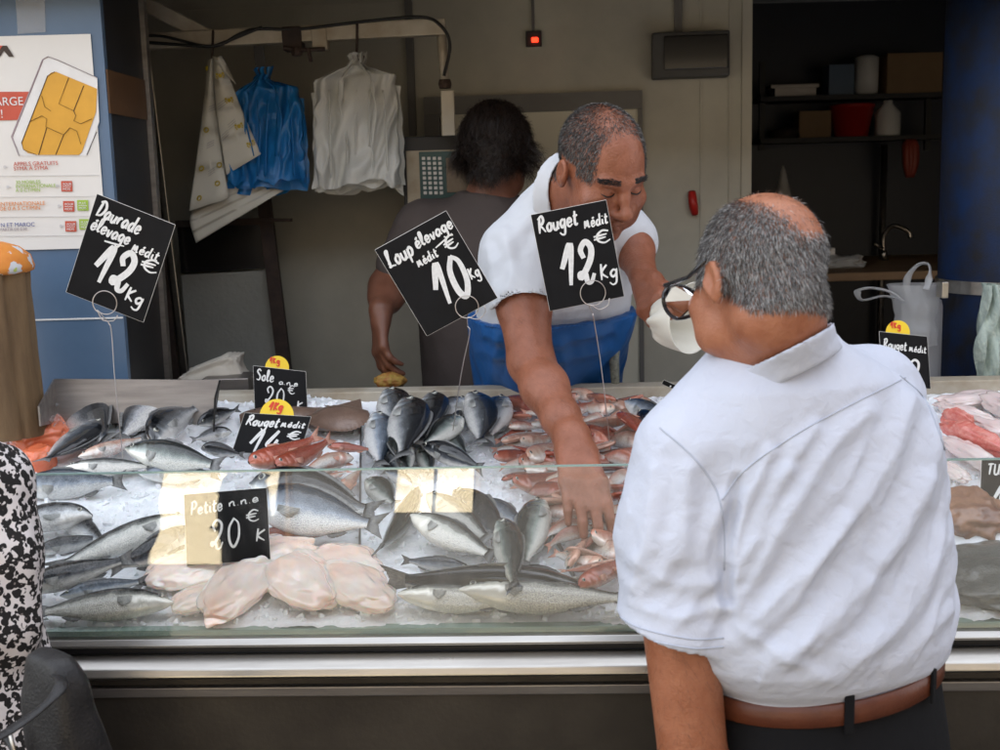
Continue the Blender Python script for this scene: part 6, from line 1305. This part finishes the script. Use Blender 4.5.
# bags
M['blue_film'] = thin_plastic('blue_bag_film', (.02, .22, .58), .93, .22, .25); M['white_film'] = thin_plastic('white_bag_film', (.74, .75, .72), .93, .25, .25)
def bag_stack(top, shL, shR, botL, botR, Y, mt, label, seed, th=.05):
    n, m_ = 46, 96; rows = []
    for i in range(n):
        v = i/(n-1)
        if v < .12: f = v/.12; l = (top[0]-7-2*math.sin(f*9), top[1]+f*14); r_ = (top[0]+7+5*(1-f), top[1]-2+f*14); w = 0
        elif v < .30: f = (v-.12)/.18; g = f**.6; l = (top[0]-7+(shL[0]-top[0]+7)*g, top[1]+14+(shL[1]-top[1]-14)*f); r_ = (top[0]+7+(shR[0]-top[0]-7)*g, top[1]+14+(shR[1]-top[1]-14)*f)
        else: f = (v-.30)/.70; l = (shL[0]+(botL[0]-shL[0])*f, shL[1]+(botL[1]-shL[1])*f); r_ = (shR[0]+(botR[0]-shR[0])*f, shR[1]+(botR[1]-shR[1])*f)
        a, b = P(*l, Y), P(*r_, Y); c = (a+b)/2; hw = (b-a).length/2; ex = (b-a).normalized(); t = th*(.35+.65*min(1, v/.3)); row = []
        for j in range(m_):
            an = 2*math.pi*j/m_; cx, sy = math.cos(an), math.sin(an); cx = math.copysign(abs(cx)**.55, cx); sy = math.copysign(abs(sy)**.7, sy)
            ple = float(.026*vnoise(cx*2.6+v*2.6, v*2.0, seed=seed)+.014*(1-2*abs(vnoise(cx*4+v*5, v*3.0-cx*2, seed=seed+1)))+.0022*vnoise(cx*30, v*9, seed=seed+2)); gat = .01*math.exp(-((v-.2)/.1)**2)*math.sin(cx*16)
            edge = .006*float(vnoise(v*14, math.copysign(3, cx), seed=seed+3)); row.append(c+ex*((hw+edge)*cx)+Vector((0, -1, 0))*(t*.5*sy+(ple+gat)*(1 if sy > 0 else -.4))+Vector((0, 0, float(.016*vnoise(cx*5, seed=seed+5))*(v**3))))
        rows.append(row)
    rt = MB().grid(rows, closed=True).build('bag_bundle', mt, smooth=True, fix=True); tag(rt, label, 'bags')
    for k in range(4):                # the loose edges of the bags behind
        ox = (-2, 2, -1, 1)[k]; dy_ = (-4, -2, 1, 3)[k]; rws = []
        for i in range(22):
            v = i/21; l = (shL[0]+(botL[0]-shL[0])*v+ox-2, shL[1]+4+(botL[1]-shL[1])*v+dy_*v); r_ = (shR[0]+(botR[0]-shR[0])*v+ox+2, shR[1]+4+(botR[1]-shR[1])*v+dy_*v)
            a, b = P(*l, Y+th*(.1+.18*k)), P(*r_, Y+th*(.1+.18*k)); rws.append([a+(b-a)*(u+.02*float(vnoise(v*9, k*5.0, seed=seed+3)))+Vector((0, .022*float(vnoise(u*5+k, v*4, seed=seed+9+k)), .016*float(vnoise(u*7, k*3.0, seed=seed))*v-.02*abs(u-.5)*(1-v)*2)) for u in np.linspace(0, 1, 26)])
        MB().grid(rws).build('layer', mt, rt, off=rt.location, smooth=True, fix=False)
    # loose handle loops and the front bags' slits
    for s_ in (-1, 1):
        p0, p1 = P(top[0]+s_*4, top[1]+10, Y-.03), P(top[0]+s_*16, shL[1]+12, Y-.045); MB().tube(catmull([p0, (p0+p1)/2+Vector((s_*.012, -.012, 0)), p1, p1+Vector((s_*.004, .0, -.04)), p1+Vector((-s_*.012, .002, -.14))], 6), [.009]*12+[.008]*13, 8, flat=.25).build('handle', mt, rt, off=rt.location, smooth=True)
    for k in range(5):
        f = (k+1)/6; xa = shL[0]+(shR[0]-shL[0])*f; xb = botL[0]+(botR[0]-botL[0])*f; pa, pb = P(xa, shL[1]+8, Y-th*.5-.012), P(xb+3*math.sin(k*2.3), botL[1]-8, Y-th*.5-.010)
        MB().tube(catmull([pa, pa*.6+pb*.4+Vector((.006*math.sin(k*1.7), -.004, 0)), pb], 8), .005, 8, flat=.3).build('fold', mt, rt, off=rt.location, smooth=True)
    return rt
bag_stack((262, 68), (236, 92), (300, 87), (230, 184), (306, 184), YB-.02, M['blue_film'], 'bunch of bright blue plastic carrier bags hanging beside the printed wrapping paper', 40)
bag_stack((357, 54), (316, 82), (396, 75), (317, 186), (401, 184), YB-.03, M['white_film'], 'bunch of white plastic carrier bags hanging on the cream arm', 50, .06)
# printed wrapping paper on the first hook
M['wrap_paper'] = mat('wrapping_paper', (.66, .64, .56), .6, col2=(.6, .58, .5), nscale=6, bump=.15, bscale=12); M['gold_ink'] = mat('gold_print', (.48, .36, .02), .5); M['grey_ink'] = mat('grey_print', (.35, .35, .36), .6)
wp = empty('wrapping_paper', P(213, 62, YB-.03), 'hanging sheets of white wrapping paper with a yellow print beside the blue bags', 'paper')
def sheet3(nm, poly, Y, dz, mt=M['wrap_paper'], sub=10):     # a sheet between two edges of pixels, bulging a little
    l, r_ = poly; rows = []
    for i in range(sub*2+1):
        v = i/(sub*2); a = catmull([(*p, 0) for p in l], 8); b = catmull([(*p, 0) for p in r_], 8); pa = a[min(int(v*(len(a)-1)), len(a)-1)]; pb = b[min(int(v*(len(b)-1)), len(b)-1)]
        rows.append([P(pa[0]+(pb[0]-pa[0])*u, pa[1]+(pb[1]-pa[1])*u, Y-dz*math.sin(u*math.pi)-.01*v*math.sin(u*5+v*3)) for u in np.linspace(0, 1, sub*2+1)])
    ob = MB().grid(rows).build(nm, mt, wp, smooth=True); so = ob.modifiers.new('thickness', 'SOLIDIFY'); so.thickness = .0012; return rows
lowr = sheet3('sheet', ([(193, 205), (190, 222), (196, 243)], [(250, 178), (268, 186), (284, 190)]), YB+.01, .01)
left = sheet3('sheet', ([(208, 60), (200, 130), (189, 211)], [(214, 58), (219, 130), (229, 198)]), YB-.03, .02)
frnt = sheet3('sheet', ([(213, 58), (216, 110), (226, 175)], [(222, 56), (240, 105), (261, 154)]), YB-.05, .02)
crum = sheet3('crumple', ([(212, 56), (216, 64)], [(224, 60), (236, 84)]), YB-.065, .015)
def prints(rows, uv, nm, mt, sz, kind):
    for (u, v) in uv:
        mb = MB(); i, j = int(v*(len(rows)-1)), int(u*(len(rows[0])-1)); p = rows[i][j]; ex = (rows[i][min(j+1, len(rows[0])-1)]-rows[i][max(j-1, 0)]).normalized(); ey = (rows[max(i-1, 0)][j]-rows[min(i+1, len(rows)-1)][j]).normalized(); n = ex.cross(ey); n = n if n.y < 0 else -n; o_ = p+n*.004
        if kind == 'crab':           # a small round emblem with claws
            mb.lathe([(sz*.42, 0), (sz*.42, .0006)], o_, 12, n)
            for s_ in (-1, 1):
                for q in ((.62, .38, .26), (.75, -.08, .17), (.6, -.42, .16)): mb.lathe([(sz*q[2], 0), (sz*q[2], .0006)], o_+ex*s_*sz*q[0]+ey*sz*q[1], 8, n)
        elif kind == 'ring': mb.tube([o_+ex*sz*math.cos(t)+ey*sz*math.sin(t) for t in np.linspace(0, 6.283, 13)], sz*.3, 6, caps=False)
        else: 
            for r_ in range(3): mb.slab([o_+ex*(-sz)+ey*(r_*.006), o_+ex*sz+ey*(r_*.006+sz*.8), o_+ex*sz+ey*(r_*.006+sz*.8+.0014), o_+ex*(-sz)+ey*(r_*.006+.0014)], n, .0004)
        mb.build(nm, mt, wp)
prints(frnt, [(.45, .24), (.62, .48), (.72, .70), (.86, .90)], 'emblem', M['gold_ink'], .013, 'crab'); prints(left, [(.15, .12), (.35, .5), (.25, .78), (.85, .82), (.25, .95), (.75, .94)], 'ring_print', M['gold_ink'], .006, 'ring')
prints(frnt, [(.3, .5), (.5, .72), (.2, .8)], 'line_print', M['grey_ink'], .012, 'l'); prints(left, [(.6, .4), (.55, .65), (.6, .88)], 'line_print', M['grey_ink'], .010, 'l')
# paper cone in the fishmonger's hand
pc0, pc1 = P(654, 322, 2.36), P(693, 318, 2.31); d = (pc1-pc0).normalized(); ring = []
for k in range(15):
    v = k/14; r_ = .024+.042*v**.8; c = pc0*(1-v)+pc1*v; a = d.cross(Vector((0, 0, 1))).normalized(); b = a.cross(d); row = []
    for j in range(40):
        t = 2*math.pi*j/40; w = 1+(.22*math.sin(t*5+1)+.12*math.sin(t*9))*(1-v)**1.5; row.append(c+a*(r_*w*math.cos(t))+b*(r_*w*math.sin(t)*1.05)+d*(.02*math.sin(t-1)*v))
    ring.append(row)
o = MB().grid(ring, closed=True).build('paper_cone', M['wrap_paper'], smooth=True); so = o.modifiers.new('thickness', 'SOLIDIFY'); so.thickness = .0015; tag(o, 'rolled cone of printed white paper held in the hand of the fishmonger', 'paper')
mb = MB()
for (px, py) in ((656, 306), (664, 302), (673, 297), (681, 312), (676, 322)):
    p = P(px, py, 2.30); q = Vector((0, 0, CAMZ)); dd = (p-q).normalized(); h = o.ray_cast(o.matrix_basis.inverted() @ q, dd) if False else None
# wall fittings
M['fuse'] = mat('fuse_box_grey', (.07, .07, .068), .5, col2=(.05, .05, .048), nscale=9)
el_ = empty('fuse_box', WP(690, 55), 'grey fuse box with a dark window on the pale wall', 'fuse box'); u0, u1, z0, z1 = wquad(651, 36, 727, 78); mb = MB(); wbox(mb, u0, u1, z0, z1, .002, .085); mb.build('housing', M['fuse'], el_, bevel=.006); mb = MB(); wbox(mb, u0+.035, u1-.006, z0+.022, z1-.012, .0855, .094); mb.build('window', M['black_plastic'], el_, bevel=.003)
mb = MB(); u = wl(WP(678, 20))[0]; wbox(mb, u-.012, u+.012, z1+.001, 2.6, .002, .02); mb.build('conduit', M['grey_trim'], el_)
al = empty('alarm_light', WP(533, 38), 'small glowing red light on the pale wall under a thin conduit', 'light'); u0, u1, z0, z1 = wquad(526, 32, 542, 47); mb = MB(); wbox(mb, u0, u1, z0, z1, .002, .02); mb.build('housing', M['dark'], al, bevel=.002)
M['red_glow'] = mat('red_lamp', (1, .03, .01), .3, emit=.8); mb = MB(); wbox(mb, u0+.018, u1-.010, z0+.012, z1-.020, .0205, .03); mb.build('lens', M['red_glow'], al, bevel=.003)
mb = MB(); u = (u0+u1)/2-.006; wbox(mb, u, u+.009, z1+.001, 2.6, .002, .012); mb.build('conduit', M['grey_trim'], al)
pp = MB(); u = wl(WP(411, 60))[0]; wbox(pp, u-.011, u+.011, wl(WP(411, 136))[1], 2.6, .002, .024); tag(pp.build('wall_conduit', M['grey_trim']), 'grey vertical conduit on the wall between bags and scale', 'conduit')
u = wl(WP(694, 203)); hd = MB().tube(catmull([WP(692, 192, .02), WP(693, 203, .035), WP(695, 214, .02)], 5), [.012, .013, .014, .014, .014, .014, .014, .014, .013, .012, .011], 10).build('door_handle', M['red_plastic'], smooth=True); tag(hd, 'red plastic handle on the pale wall by the head of the customer', 'handle')
# ice machine with a tilted frame behind the poster pillar
YI = 3.62; im = empty('ice_bin', P(235, 380, YI), 'dark framed ice bin with a frosted lower pane beside the poster pillar', 'ice bin')
def post(p, q, w, mt, nm, Y=YI, d=.03): 
    a, b = P(*p, Y), P(*q, Y); return MB().obox(a-Vector((w/2, 0, 0)), Vector((w, 0, 0)), Vector((0, d, 0)), b-a).build(nm, mt, im, bevel=.002)
post((174, 386), (138, 40), .035, M['rust'], 'frame_post'); post((286, 386), (262, 190), .040, M['rust'], 'frame_post')
post((186, 386), (146, 50), .018, M['steel'], 'chrome_strip', YI-.02, .01)
a_, b_, c_, d_ = P(190, 378, YI+.05), P(282, 378, YI+.05), P(274, 270, YI+.05), P(181, 275, YI+.05); M['frost'] = mat('frosted_pane', (.30, .30, .27), .5, col2=(.22, .22, .2), nscale=5, bump=.3, bscale=90); MB().slab([a_, b_, c_, d_], (0, 1, 0), .006).build('frosted_pane', M['frost'], im)
a_, b_, c_, d_ = P(181, 273, YI+.05), P(274, 268, YI+.05), P(266, 222, YI+.05), P(177, 225, YI+.05); MB().slab([a_, b_, c_, d_], (0, 1, 0), .006).build('dark_pane', M['black_plastic'], im)
bar((258, 220), (292, 220), .010, YI-.02, .02).build('cross_bar', M['rust'], im)
bar((176, 224), (268, 221), .020, YI+.02, .02).build('cross_bar', M['rust'], im)
b = lump('foam_box', P(215, 378, 3.05), np.eye(3), (.085, .06, .045), M['styro'], 'crumpled pale foam lid behind the back rim near the ice bin', 'box', seed=70, amp=.12, p=5)
b.rotation_euler = (0, -.35, 0)
bo_ = MB().box((P(203, 376, 2.95).x, 2.93, P(203, 386, 2.95).z-.02), (P(250, 376, 2.95).x, 3.04, P(203, 378, 2.95).z)).build('foam_box', M['dull_steel'], bevel=.003); tag(bo_, 'grey box with a flat lid behind the small sole sign', 'box')
M['net'] = mat('red_yellow_net', (.32, .10, .03), .6, col2=(.42, .30, .06), nscale=60, namt=.8)
lump('wrapped_loaf', P(390, 381, 3.0), np.eye(3), (.04, .03, .022), M['net'], 'small red and yellow wrapped bundle on the ledge by the brown t-shirt', 'bundle', seed=72, amp=.1)
# dark room: shelves and what stands on them
YD = 6.6
sh = empty('wall_shelf', P(850, 120, YD), 'black two-tier shelf in the unlit back room', 'shelf')
for (y, nm) in ((97, 'shelf_board'), (139, 'shelf_board')):
    a, b = P(760, y, YD), P(950, y-2, YD); MB().box((a.x, YD-.02, a.z-.025), (b.x, YD+.24, a.z)).build(nm, M['dark'], sh)
for px in (764, 934): a = P(px, 60, YD); MB().box((a.x, YD+.1, P(px, 150, YD).z), (a.x+.03, YD+.13, P(px, 60, YD).z)).build('upright', M['dark'], sh)
def at_shelf(px, y): return P(px, y, YD+.08)
ZS = [P(850, 97, YD).z, P(850, 139, YD).z]
def item(fn, label, cat, name, mt, px, tier, **k):
    p = P(px, 97 if tier == 0 else 139, YD+.08); p.z = ZS[tier]+.001; mb_ = fn(Vector((0, 0, 0))); mb_.v = [(x*1.23+p.x, y*1.23+p.y, z*1.23+p.z) for x, y, z in mb_.v]; o = mb_.build(name, mt, **k); return tag(o, label, cat)
item(lambda p: MB().lathe([(.07, 0), (.095, .135), (.10, .135), (.10, .15), (.088, .15), (.066, .01)], p, 28), 'red plastic bucket on the lower shelf of the dark room', 'bucket', 'bucket', M['red_plastic'], 851, 1, smooth=True)
item(lambda p: MB().lathe([(.05, 0), (.055, .02), (.055, .11), (.02, .15), (.02, .165)], p, 18), 'white plastic jug beside the red bucket on the lower shelf', 'jug', 'jug', M['white_plastic'], 887, 1, smooth=True)
item(lambda p: MB().box(p+Vector((-.07, -.05, 0)), p+Vector((.07, .06, .125))), 'dark box with a pale round knob on the lower shelf', 'box', 'box', M['card'], 812, 1)
item(lambda p: MB().lathe([(.05, 0), (.07, .025), (.065, .05), (.01, .06)], p, 18), 'small brown pot at the near end of the lower shelf', 'pot', 'pot', M['rust'], 786, 1, smooth=True)
item(lambda p: MB().box(p+Vector((-.055, -.05, 0)), p+Vector((.055, .06, .14))), 'blue and white packet on the upper shelf', 'packet', 'packet', M['blue_tile'], 838, 0)
item(lambda p: MB().lathe([(.05, 0), (.052, .17), (.03, .18)], p, 18), 'white canister beside the packet on the upper shelf', 'canister', 'canister', M['white_plastic'], 866, 0, smooth=True)
item(lambda p: MB().box(p+Vector((-.14, -.06, 0)), p+Vector((.10, .1, .18))), 'brown cardboard carton on the upper shelf by the blue column', 'carton', 'carton', M['card'], 914, 0)
item(lambda p: MB().box(p+Vector((-.10, -.05, 0)), p+Vector((.08, .06, .045))).box(p+Vector((-.12, -.06, .046)), p+Vector((.09, .08, .06))), 'flat grey tray stack on the upper shelf', 'tray', 'tray', M['dull_steel'], 795, 0)
p = P(907, 140, YD); o = MB()
for k in range(3): o.tube(catmull([p+Vector((.02*k-.02, -.05, 0)), p+Vector((.022*k-.02, -.06, -.09)), p+Vector((.012*k-.012, -.06, -.2))], 5), [.014, .02, .024, .024, .024, .024, .024, .024, .02, .016, .01], 10)
tag(o.build('rubber_gloves', mat('red_rubber', (.30, .05, .03), .4), smooth=True), 'pair of red rubber gloves hanging under the lower shelf', 'gloves')
p = P(783, 195, YD-.2); tag(MB().lathe([(.055, -.05), (.05, -.04), (.012, .13), (.004, .15)], p, 18).build('funnel', M['white_plastic'], smooth=True), 'pale cone standing in the dark room above the head of the customer', 'funnel')
YT = 4.35; ta = P(822, 264, YT); tbx = P(945, 276, YT)
wt_ = empty('work_table', P(880, 290, YT), 'wooden-edged work table in the dark room behind the carrier bag', 'table'); zt = P(880, 272, YT).z
MB().box((ta.x-.35, YT, zt-.03), (tbx.x+.3, YT+.9, zt)).build('table_top', M['wood'], wt_, bevel=.004)
for x in (ta.x-.3, tbx.x+.22): MB().box((x, YT+.05, .261), (x+.06, YT+.11, zt-.031)).build('leg', M['dark'], wt_)
MB().box((ta.x-.2, YT+.1, .5), (tbx.x+.2, YT+.8, .53)).build('lower_shelf', M['dark'], wt_)
p = P(817, 245, YT+.3); p.z = zt+.001; tag(MB().box(p+Vector((-.06, -.04, 0)), p+Vector((.06, .06, .075))).build('carton', M['white_plastic'], bevel=.004), 'small white carton on the work table beside the head of the customer', 'carton')
M['cloth'] = mat('white_rag', (.5, .5, .48), .8, bump=.3, bscale=30)
p = P(842, 250, YT+.25); p.z = zt+.02; lump('rag', p, np.eye(3), (.085, .05, .03), M['cloth'], 'crumpled white rag lying on the work table', 'rag', seed=74, amp=.35, n=24)
p = P(884, 236, YT+.6); p.z = zt; fa = empty('tap', p, 'chrome swan-neck tap at the back of the work table', 'tap')
MB().lathe([(.02, .0), (.015, .03), (.011, .04)], p, 14).build('base', M['steel'], fa, smooth=True); MB().tube(catmull([p+Vector((0, 0, .03)), p+Vector((0, 0, .10)), p+Vector((.03, -.02, .14)), p+Vector((.08, -.05, .12)), p+Vector((.09, -.055, .09))], 6), .009, 10).build('spout', M['steel'], fa, smooth=True); MB().tube([p+Vector((-.01, -.02, .05)), p+Vector((-.05, -.03, .07))], .006, 8).build('lever', M['steel'], fa, smooth=True)
pp = P(883, 200, 6.85); tag(MB().tube([Vector((pp.x, 6.85, .3)), Vector((pp.x, 6.85, ZS[1]-.03))], .018, 12).build('wall_pipe', M['dull_steel'], smooth=True), 'dull pipe running down the navy tiles below the lower shelf', 'pipe')
# white carrier bag and roll behind the small badge sign
YC = 2.95; M['bag_clear'] = thin_plastic('carrier_bag_film', (.72, .73, .74), .55, .2, .5); rows = []
for i in range(24):
    v = i/23; l = (893+4*math.sin(v*4)-8*(1-v)**3, 285+v*60); r_ = (938-2*math.sin(v*3), 283+v*60); a, b = P(*l, YC), P(*r_, YC); c = (a+b)/2; hw = (b-a).length/2; row = []
    for j in range(48):
        t = 2*math.pi*j/48; w = 1+.12*float(vnoise(math.cos(t)*3, math.sin(t)*3, v*5, seed=41)); row.append(c+Vector((hw*math.cos(t)*w, .045*math.sin(t)*w, 0)))
    rows.append(row)
cbag = MB().grid(rows, closed=True).build('carrier_bag', M['bag_clear'], smooth=True); tag(cbag, 'translucent white carrier bag with raised handles by the blue column', 'bag')
for pts in ([(900, 300), (884, 296), (862, 300), (858, 291), (872, 288), (890, 292), (904, 302)], [(906, 292), (908, 277), (918, 265), (928, 264), (930, 274), (926, 290)]):
    MB().tube(catmull([P(x, y, YC-.01*k) for k, (x, y) in enumerate(pts)], 7), .009, 8, flat=.3).build('handle', M['bag_clear'], cbag, off=cbag.location, smooth=True)
p = P(923, 378, YC+.09); M['roll'] = mat('grey_plastic', (.33, .33, .34), .35); tag(MB().lathe([(.055, 0), (.058, .02), (.058, .22), (.05, .235)], (p.x, p.y, p.z-.03), 24).build('canister', M['roll'], smooth=True), 'pale grey canister behind the carrier bag, against the blue column', 'canister')
# towel on the steel band
M['towel'] = cloth_mat('green_towel', (.48, .54, .46), (.26, .33, .31), bump=1.0, weave=260, nscale=70); rows = []
for i in range(34):
    v = i/33; y = 284+v*112; l = (980-6*v+2*math.sin(v*9), y); r_ = (1000+4*v, y); a, b = P(*l, 2.78), P(*r_, 2.78); c = (a+b)/2; hw = (b-a).length/2*(.7+.3*min(1, v*5)); row = []
    for j in range(40):
        t = 2*math.pi*j/40; row.append(c+Vector((hw*math.cos(t)*(1+.16*math.sin(t*4+v*13)), .028*math.sin(t)*(1+.45*math.sin(t*5+v*13))-.012*math.sin(math.cos(t)*7+1), 0)))
    rows.append(row)
tag(MB().grid(rows, closed=True).build('towel', M['towel'], smooth=True), 'greenish striped towel hanging over the steel band of the blue column', 'towel')
# post with a flowered cap at the far left
M['bark'] = mat('rough_bark', (.24, .155, .075), .85, col2=(.10, .06, .03), nscale=8, namt=.8, bump=1.0, bscale=45, stretch=(1, 1, .25)); YL = 2.52
fp = empty('flowered_post', P(5, 390, YL), 'rough brown post with a rounded orange flowered cap at the end of the counter', 'post')
ra = .078; cx = P(-6, 330, YL).x
zb_ = P(0, 412, YL).z-.05; zt_ = P(0, 268, YL).z; lat = []
for i in range(26):
    v = i/25; row = []
    for j in range(64):
        t = 2*math.pi*j/64; r_ = ra*(.97+.06*v*0+.05*v)+.006*float(vnoise(math.cos(t)*5, math.sin(t)*5, v*3, seed=51))-.012*math.exp(-((t-4.35)/.10)**2)-.010*math.exp(-((t-5.5)/.06)**2); row.append(Vector((cx+r_*math.cos(t)+.012*(1-v), YL+r_*math.sin(t), zb_+(zt_-zb_)*v)))
    lat.append(row)
MB().grid(lat, closed=True).build('shaft', M['bark'], fp, smooth=True)
def flowered():
    mt = mat('flowered_cloth', (.72, .28, .05), .7, col2=(.62, .2, .03), nscale=30); N, L, I = nodes(mt); tc = N.new('ShaderNodeTexCoord'); v = N.new('ShaderNodeTexVoronoi'); v.inputs['Scale'].default_value = 24; v.feature = 'F1'; n = N.new('ShaderNodeTexNoise'); n.inputs['Scale'].default_value = 70
    mx = N.new('ShaderNodeMix'); mx.data_type = 'VECTOR'; mx.inputs['Factor'].default_value = .02; L.new(tc.outputs['Object'], mx.inputs['A']); L.new(n.outputs['Color'], mx.inputs['B']); L.new(tc.outputs['Object'], n.inputs['Vector']); L.new(mx.outputs['Result'], v.inputs['Vector'])
    r_ = N.new('ShaderNodeMapRange'); r_.inputs[1].default_value = .40; r_.inputs[2].default_value = .36; L.new(v.outputs['Distance'], r_.inputs[0]); cr_ = N.new('ShaderNodeSeparateColor'); L.new(v.outputs['Color'], cr_.inputs[0]); g = N.new('ShaderNodeMath'); g.operation = 'GREATER_THAN'; g.inputs[1].default_value = .45; L.new(cr_.outputs[0], g.inputs[0]); m_ = N.new('ShaderNodeMath'); m_.operation = 'MULTIPLY'; L.new(g.outputs[0], m_.inputs[0]); L.new(r_.outputs[0], m_.inputs[1])
    fl = N.new('ShaderNodeMix'); fl.data_type = 'RGBA'; fl.inputs['B'].default_value = (.62, .64, .66, 1); L.new(m_.outputs[0], fl.inputs['Factor']); L.new(I['Base Color'].links[0].from_socket, fl.inputs['A'])
    c2 = N.new('ShaderNodeMapRange'); c2.inputs[1].default_value = .12; c2.inputs[2].default_value = .09; L.new(v.outputs['Distance'], c2.inputs[0]); m2 = N.new('ShaderNodeMath'); m2.operation = 'MULTIPLY'; L.new(c2.outputs[0], m2.inputs[0]); L.new(g.outputs[0], m2.inputs[1]); ft = N.new('ShaderNodeMix'); ft.data_type = 'RGBA'; ft.inputs['B'].default_value = (.5, .6, .15, 1); L.new(m2.outputs[0], ft.inputs['Factor']); L.new(fl.outputs['Result'], ft.inputs['A']); L.new(ft.outputs['Result'], I['Base Color']); return mt
MB().lathe([(.075, -.012), (.090, -.006), (.092, .004), (.085, .026), (.064, .044), (.034, .054), (.001, .058)], (cx+.0, YL, zt_), 48).build('cap', flowered(), fp, smooth=True)
# ------------------------------------------------------------------ the poster
YP = PY0-.006
ps = empty('poster', P(30, 140, YP), 'white phone card poster with a big golden chip taped to the tiled pillar', 'poster')
pa = P(102, 30, PY0).x; 
zT, zB = P(20, 36, PY0).z, P(60, 249, PY0).z; xR = P(101, 140, PY0).x-.004
MB().box((PX0+.3, PY0-.0045, zB), (xR, PY0-.003, zT)).build('sheet', M['paper'], ps)
def pp3(px, py, d=.0055): q = P(px, py, PY0); return Vector((q.x, PY0-d, q.z))
def flat(pts, nm, mt, d): return MB().slab([pp3(x, y, d) for x, y in pts], (0, 1, 0), .0006).build(nm, mt, ps)
def col(name, c, r=.55): M[name] = mat(name, c, r, col2=tuple(.85*x for x in c), nscale=20); return M[name]
col('p_gold', (.70, .36, .04)); col('p_red', (.55, .09, .05)); col('p_green', (.34, .50, .06)); col('p_ink', (.05, .03, .02)); col('p_grey', (.58, .57, .56)); col('p_mauve', (.36, .29, .31)); col('p_orange', (.72, .25, .05)); col('p_blue', (.10, .12, .30)); col('p_white', (.78, .77, .75))
flat([(42, 60), (48, 57), (54, 59), (98, 78), (100, 122), (88, 156), (22, 156), (13, 137)], 'card_shape', M['p_white'], .0056)
flat([(-14, 92), (31, 92), (19, 120), (-14, 121)], 'red_banner', M['p_red'], .0066)
MB().tube([pp3(*q, .0066) for q in ((20, 156), (13, 137), (44, 60), (49, 57), (58, 60), (98, 78))], .0022, 6, flat=.3).build('card_outline', M['p_mauve'], ps)
rc = [(49, 76), (52, 73), (57, 72), (98, 89), (97, 112), (83, 152), (80, 155), (39, 155), (29, 153), (24, 149), (23, 143)]
flat(rc, 'chip', M['p_gold'], .0072)
mb = MB()
for ln in ([(49, 76), (23, 143), (25, 150), (38, 155)], [(70, 78), (60, 104), (75, 111)], [(85, 86), (75, 111), (77, 116), (75, 121), (82, 124), (93, 119)], [(43, 96), (46, 107), (52, 111)], [(31, 122), (43, 116), (48, 119), (47, 127), (65, 135)], [(65, 135), (71, 128), (78, 131), (82, 144)], [(48, 128), (40, 155)], [(65, 135), (57, 155)], [(49, 76), (56, 72)], [(88, 155), (98, 132)]): mb.tube([pp3(*q, .0085) for q in ln], .0010, 5, flat=.4)
mb.build('chip_lines', M['p_ink'], ps)
flat([(-8, 57), (1, 46), (8, 46), (15, 57), (10, 57), (5, 51), (1, 57)], 'logo', M['p_ink'], .0068); flat([(-9, 54), (1, 46), (4, 46), (-4, 57)], 'logo', M['p_red'], .0074)
def ptext(s, px, py, size, mt, nm='lettering'):
    cu = bpy.data.curves.new('t', 'FONT'); cu.body = s; cu.size = size; cu.extrude = .0002; ob = bpy.data.objects.new('t', cu); COL.objects.link(ob); dg = bpy.context.evaluated_depsgraph_get(); me_ = bpy.data.meshes.new_from_object(ob.evaluated_get(dg)); bpy.data.objects.remove(ob)
    q = pp3(px, py, .0078); me_.transform(Matrix.Translation(q-ps.location) @ Matrix.Rotation(R(90), 4, 'X')); me_.materials.clear(); link(nm, me_, mt, ps, smooth=False)
S1 = .022
ptext('ARGE', -4, 106, .026, M['p_white']); ptext('!', 2, 118, .026, M['p_white'])
ptext('APPELS GRATUITS', 15, 166, .0125, M['p_red']); ptext('SYMA À SYMA', 15, 170.5, .0125, M['p_red'])
ptext('30 MOBILES', 17, 184, .011, M['p_green']); ptext('INTERNATIONALE', 17, 188, .011, M['p_green']); ptext('À 0 CT/MIN', 17, 192, .011, M['p_green'])
ptext('INTERNATIONALE', 1, 206, .0125, M['p_orange']); ptext('DE 0 À 5 CT/MIN', 1, 210.5, .0125, M['p_orange']); ptext('N ET MAROC', 2, 227, .013, M['p_blue']); ptext('À PARTIR DE 0.99', -2, 231, .009, M['p_mauve'])
for (x, y, c) in ((62, 181, 'p_red'), (64, 201, 'p_red'), (78, 200, 'p_green'), (66, 221, 'p_red'), (80, 219, 'p_green')):
    flat([(x, y), (x+11, y), (x+11.5, y+10.5), (x+.5, y+10.5)], 'price_box', M[c], .0066); flat([(x+1.5, y+5.2), (x+10, y+5.2), (x+10, y+5.7), (x+1.5, y+5.7)], 'price_line', M['p_white'], .0074)
    ptext('POUR' if c == 'p_red' else 'PLUS', x+2, y+4.4, .0075, M['p_white']); ptext('MOIS', x+2, y+9.2, .0075, M['p_white'])
for y in (176, 197, 217, 236): flat([(-10, y), (100, y-1), (100, y-.6), (-10, y+.4)], 'rule', M['p_grey'], .0064)
for (x, y) in ((6, 167), (9, 187), (58, 186), (60, 206), (62, 226)): MB().lathe([(.0035, 0), (.0035, .0006)], pp3(x, y, .0066), 12, (0, -1, 0)).build('bullet', M['p_grey'], ps)
# tape and sticker above
M['tape'] = thin_plastic('clear_tape', (.6, .62, .64), .28, .15, .2); flat([(15, -20), (45, -20), (46, 32), (18, 34)], 'tape', M['tape'], .0024)
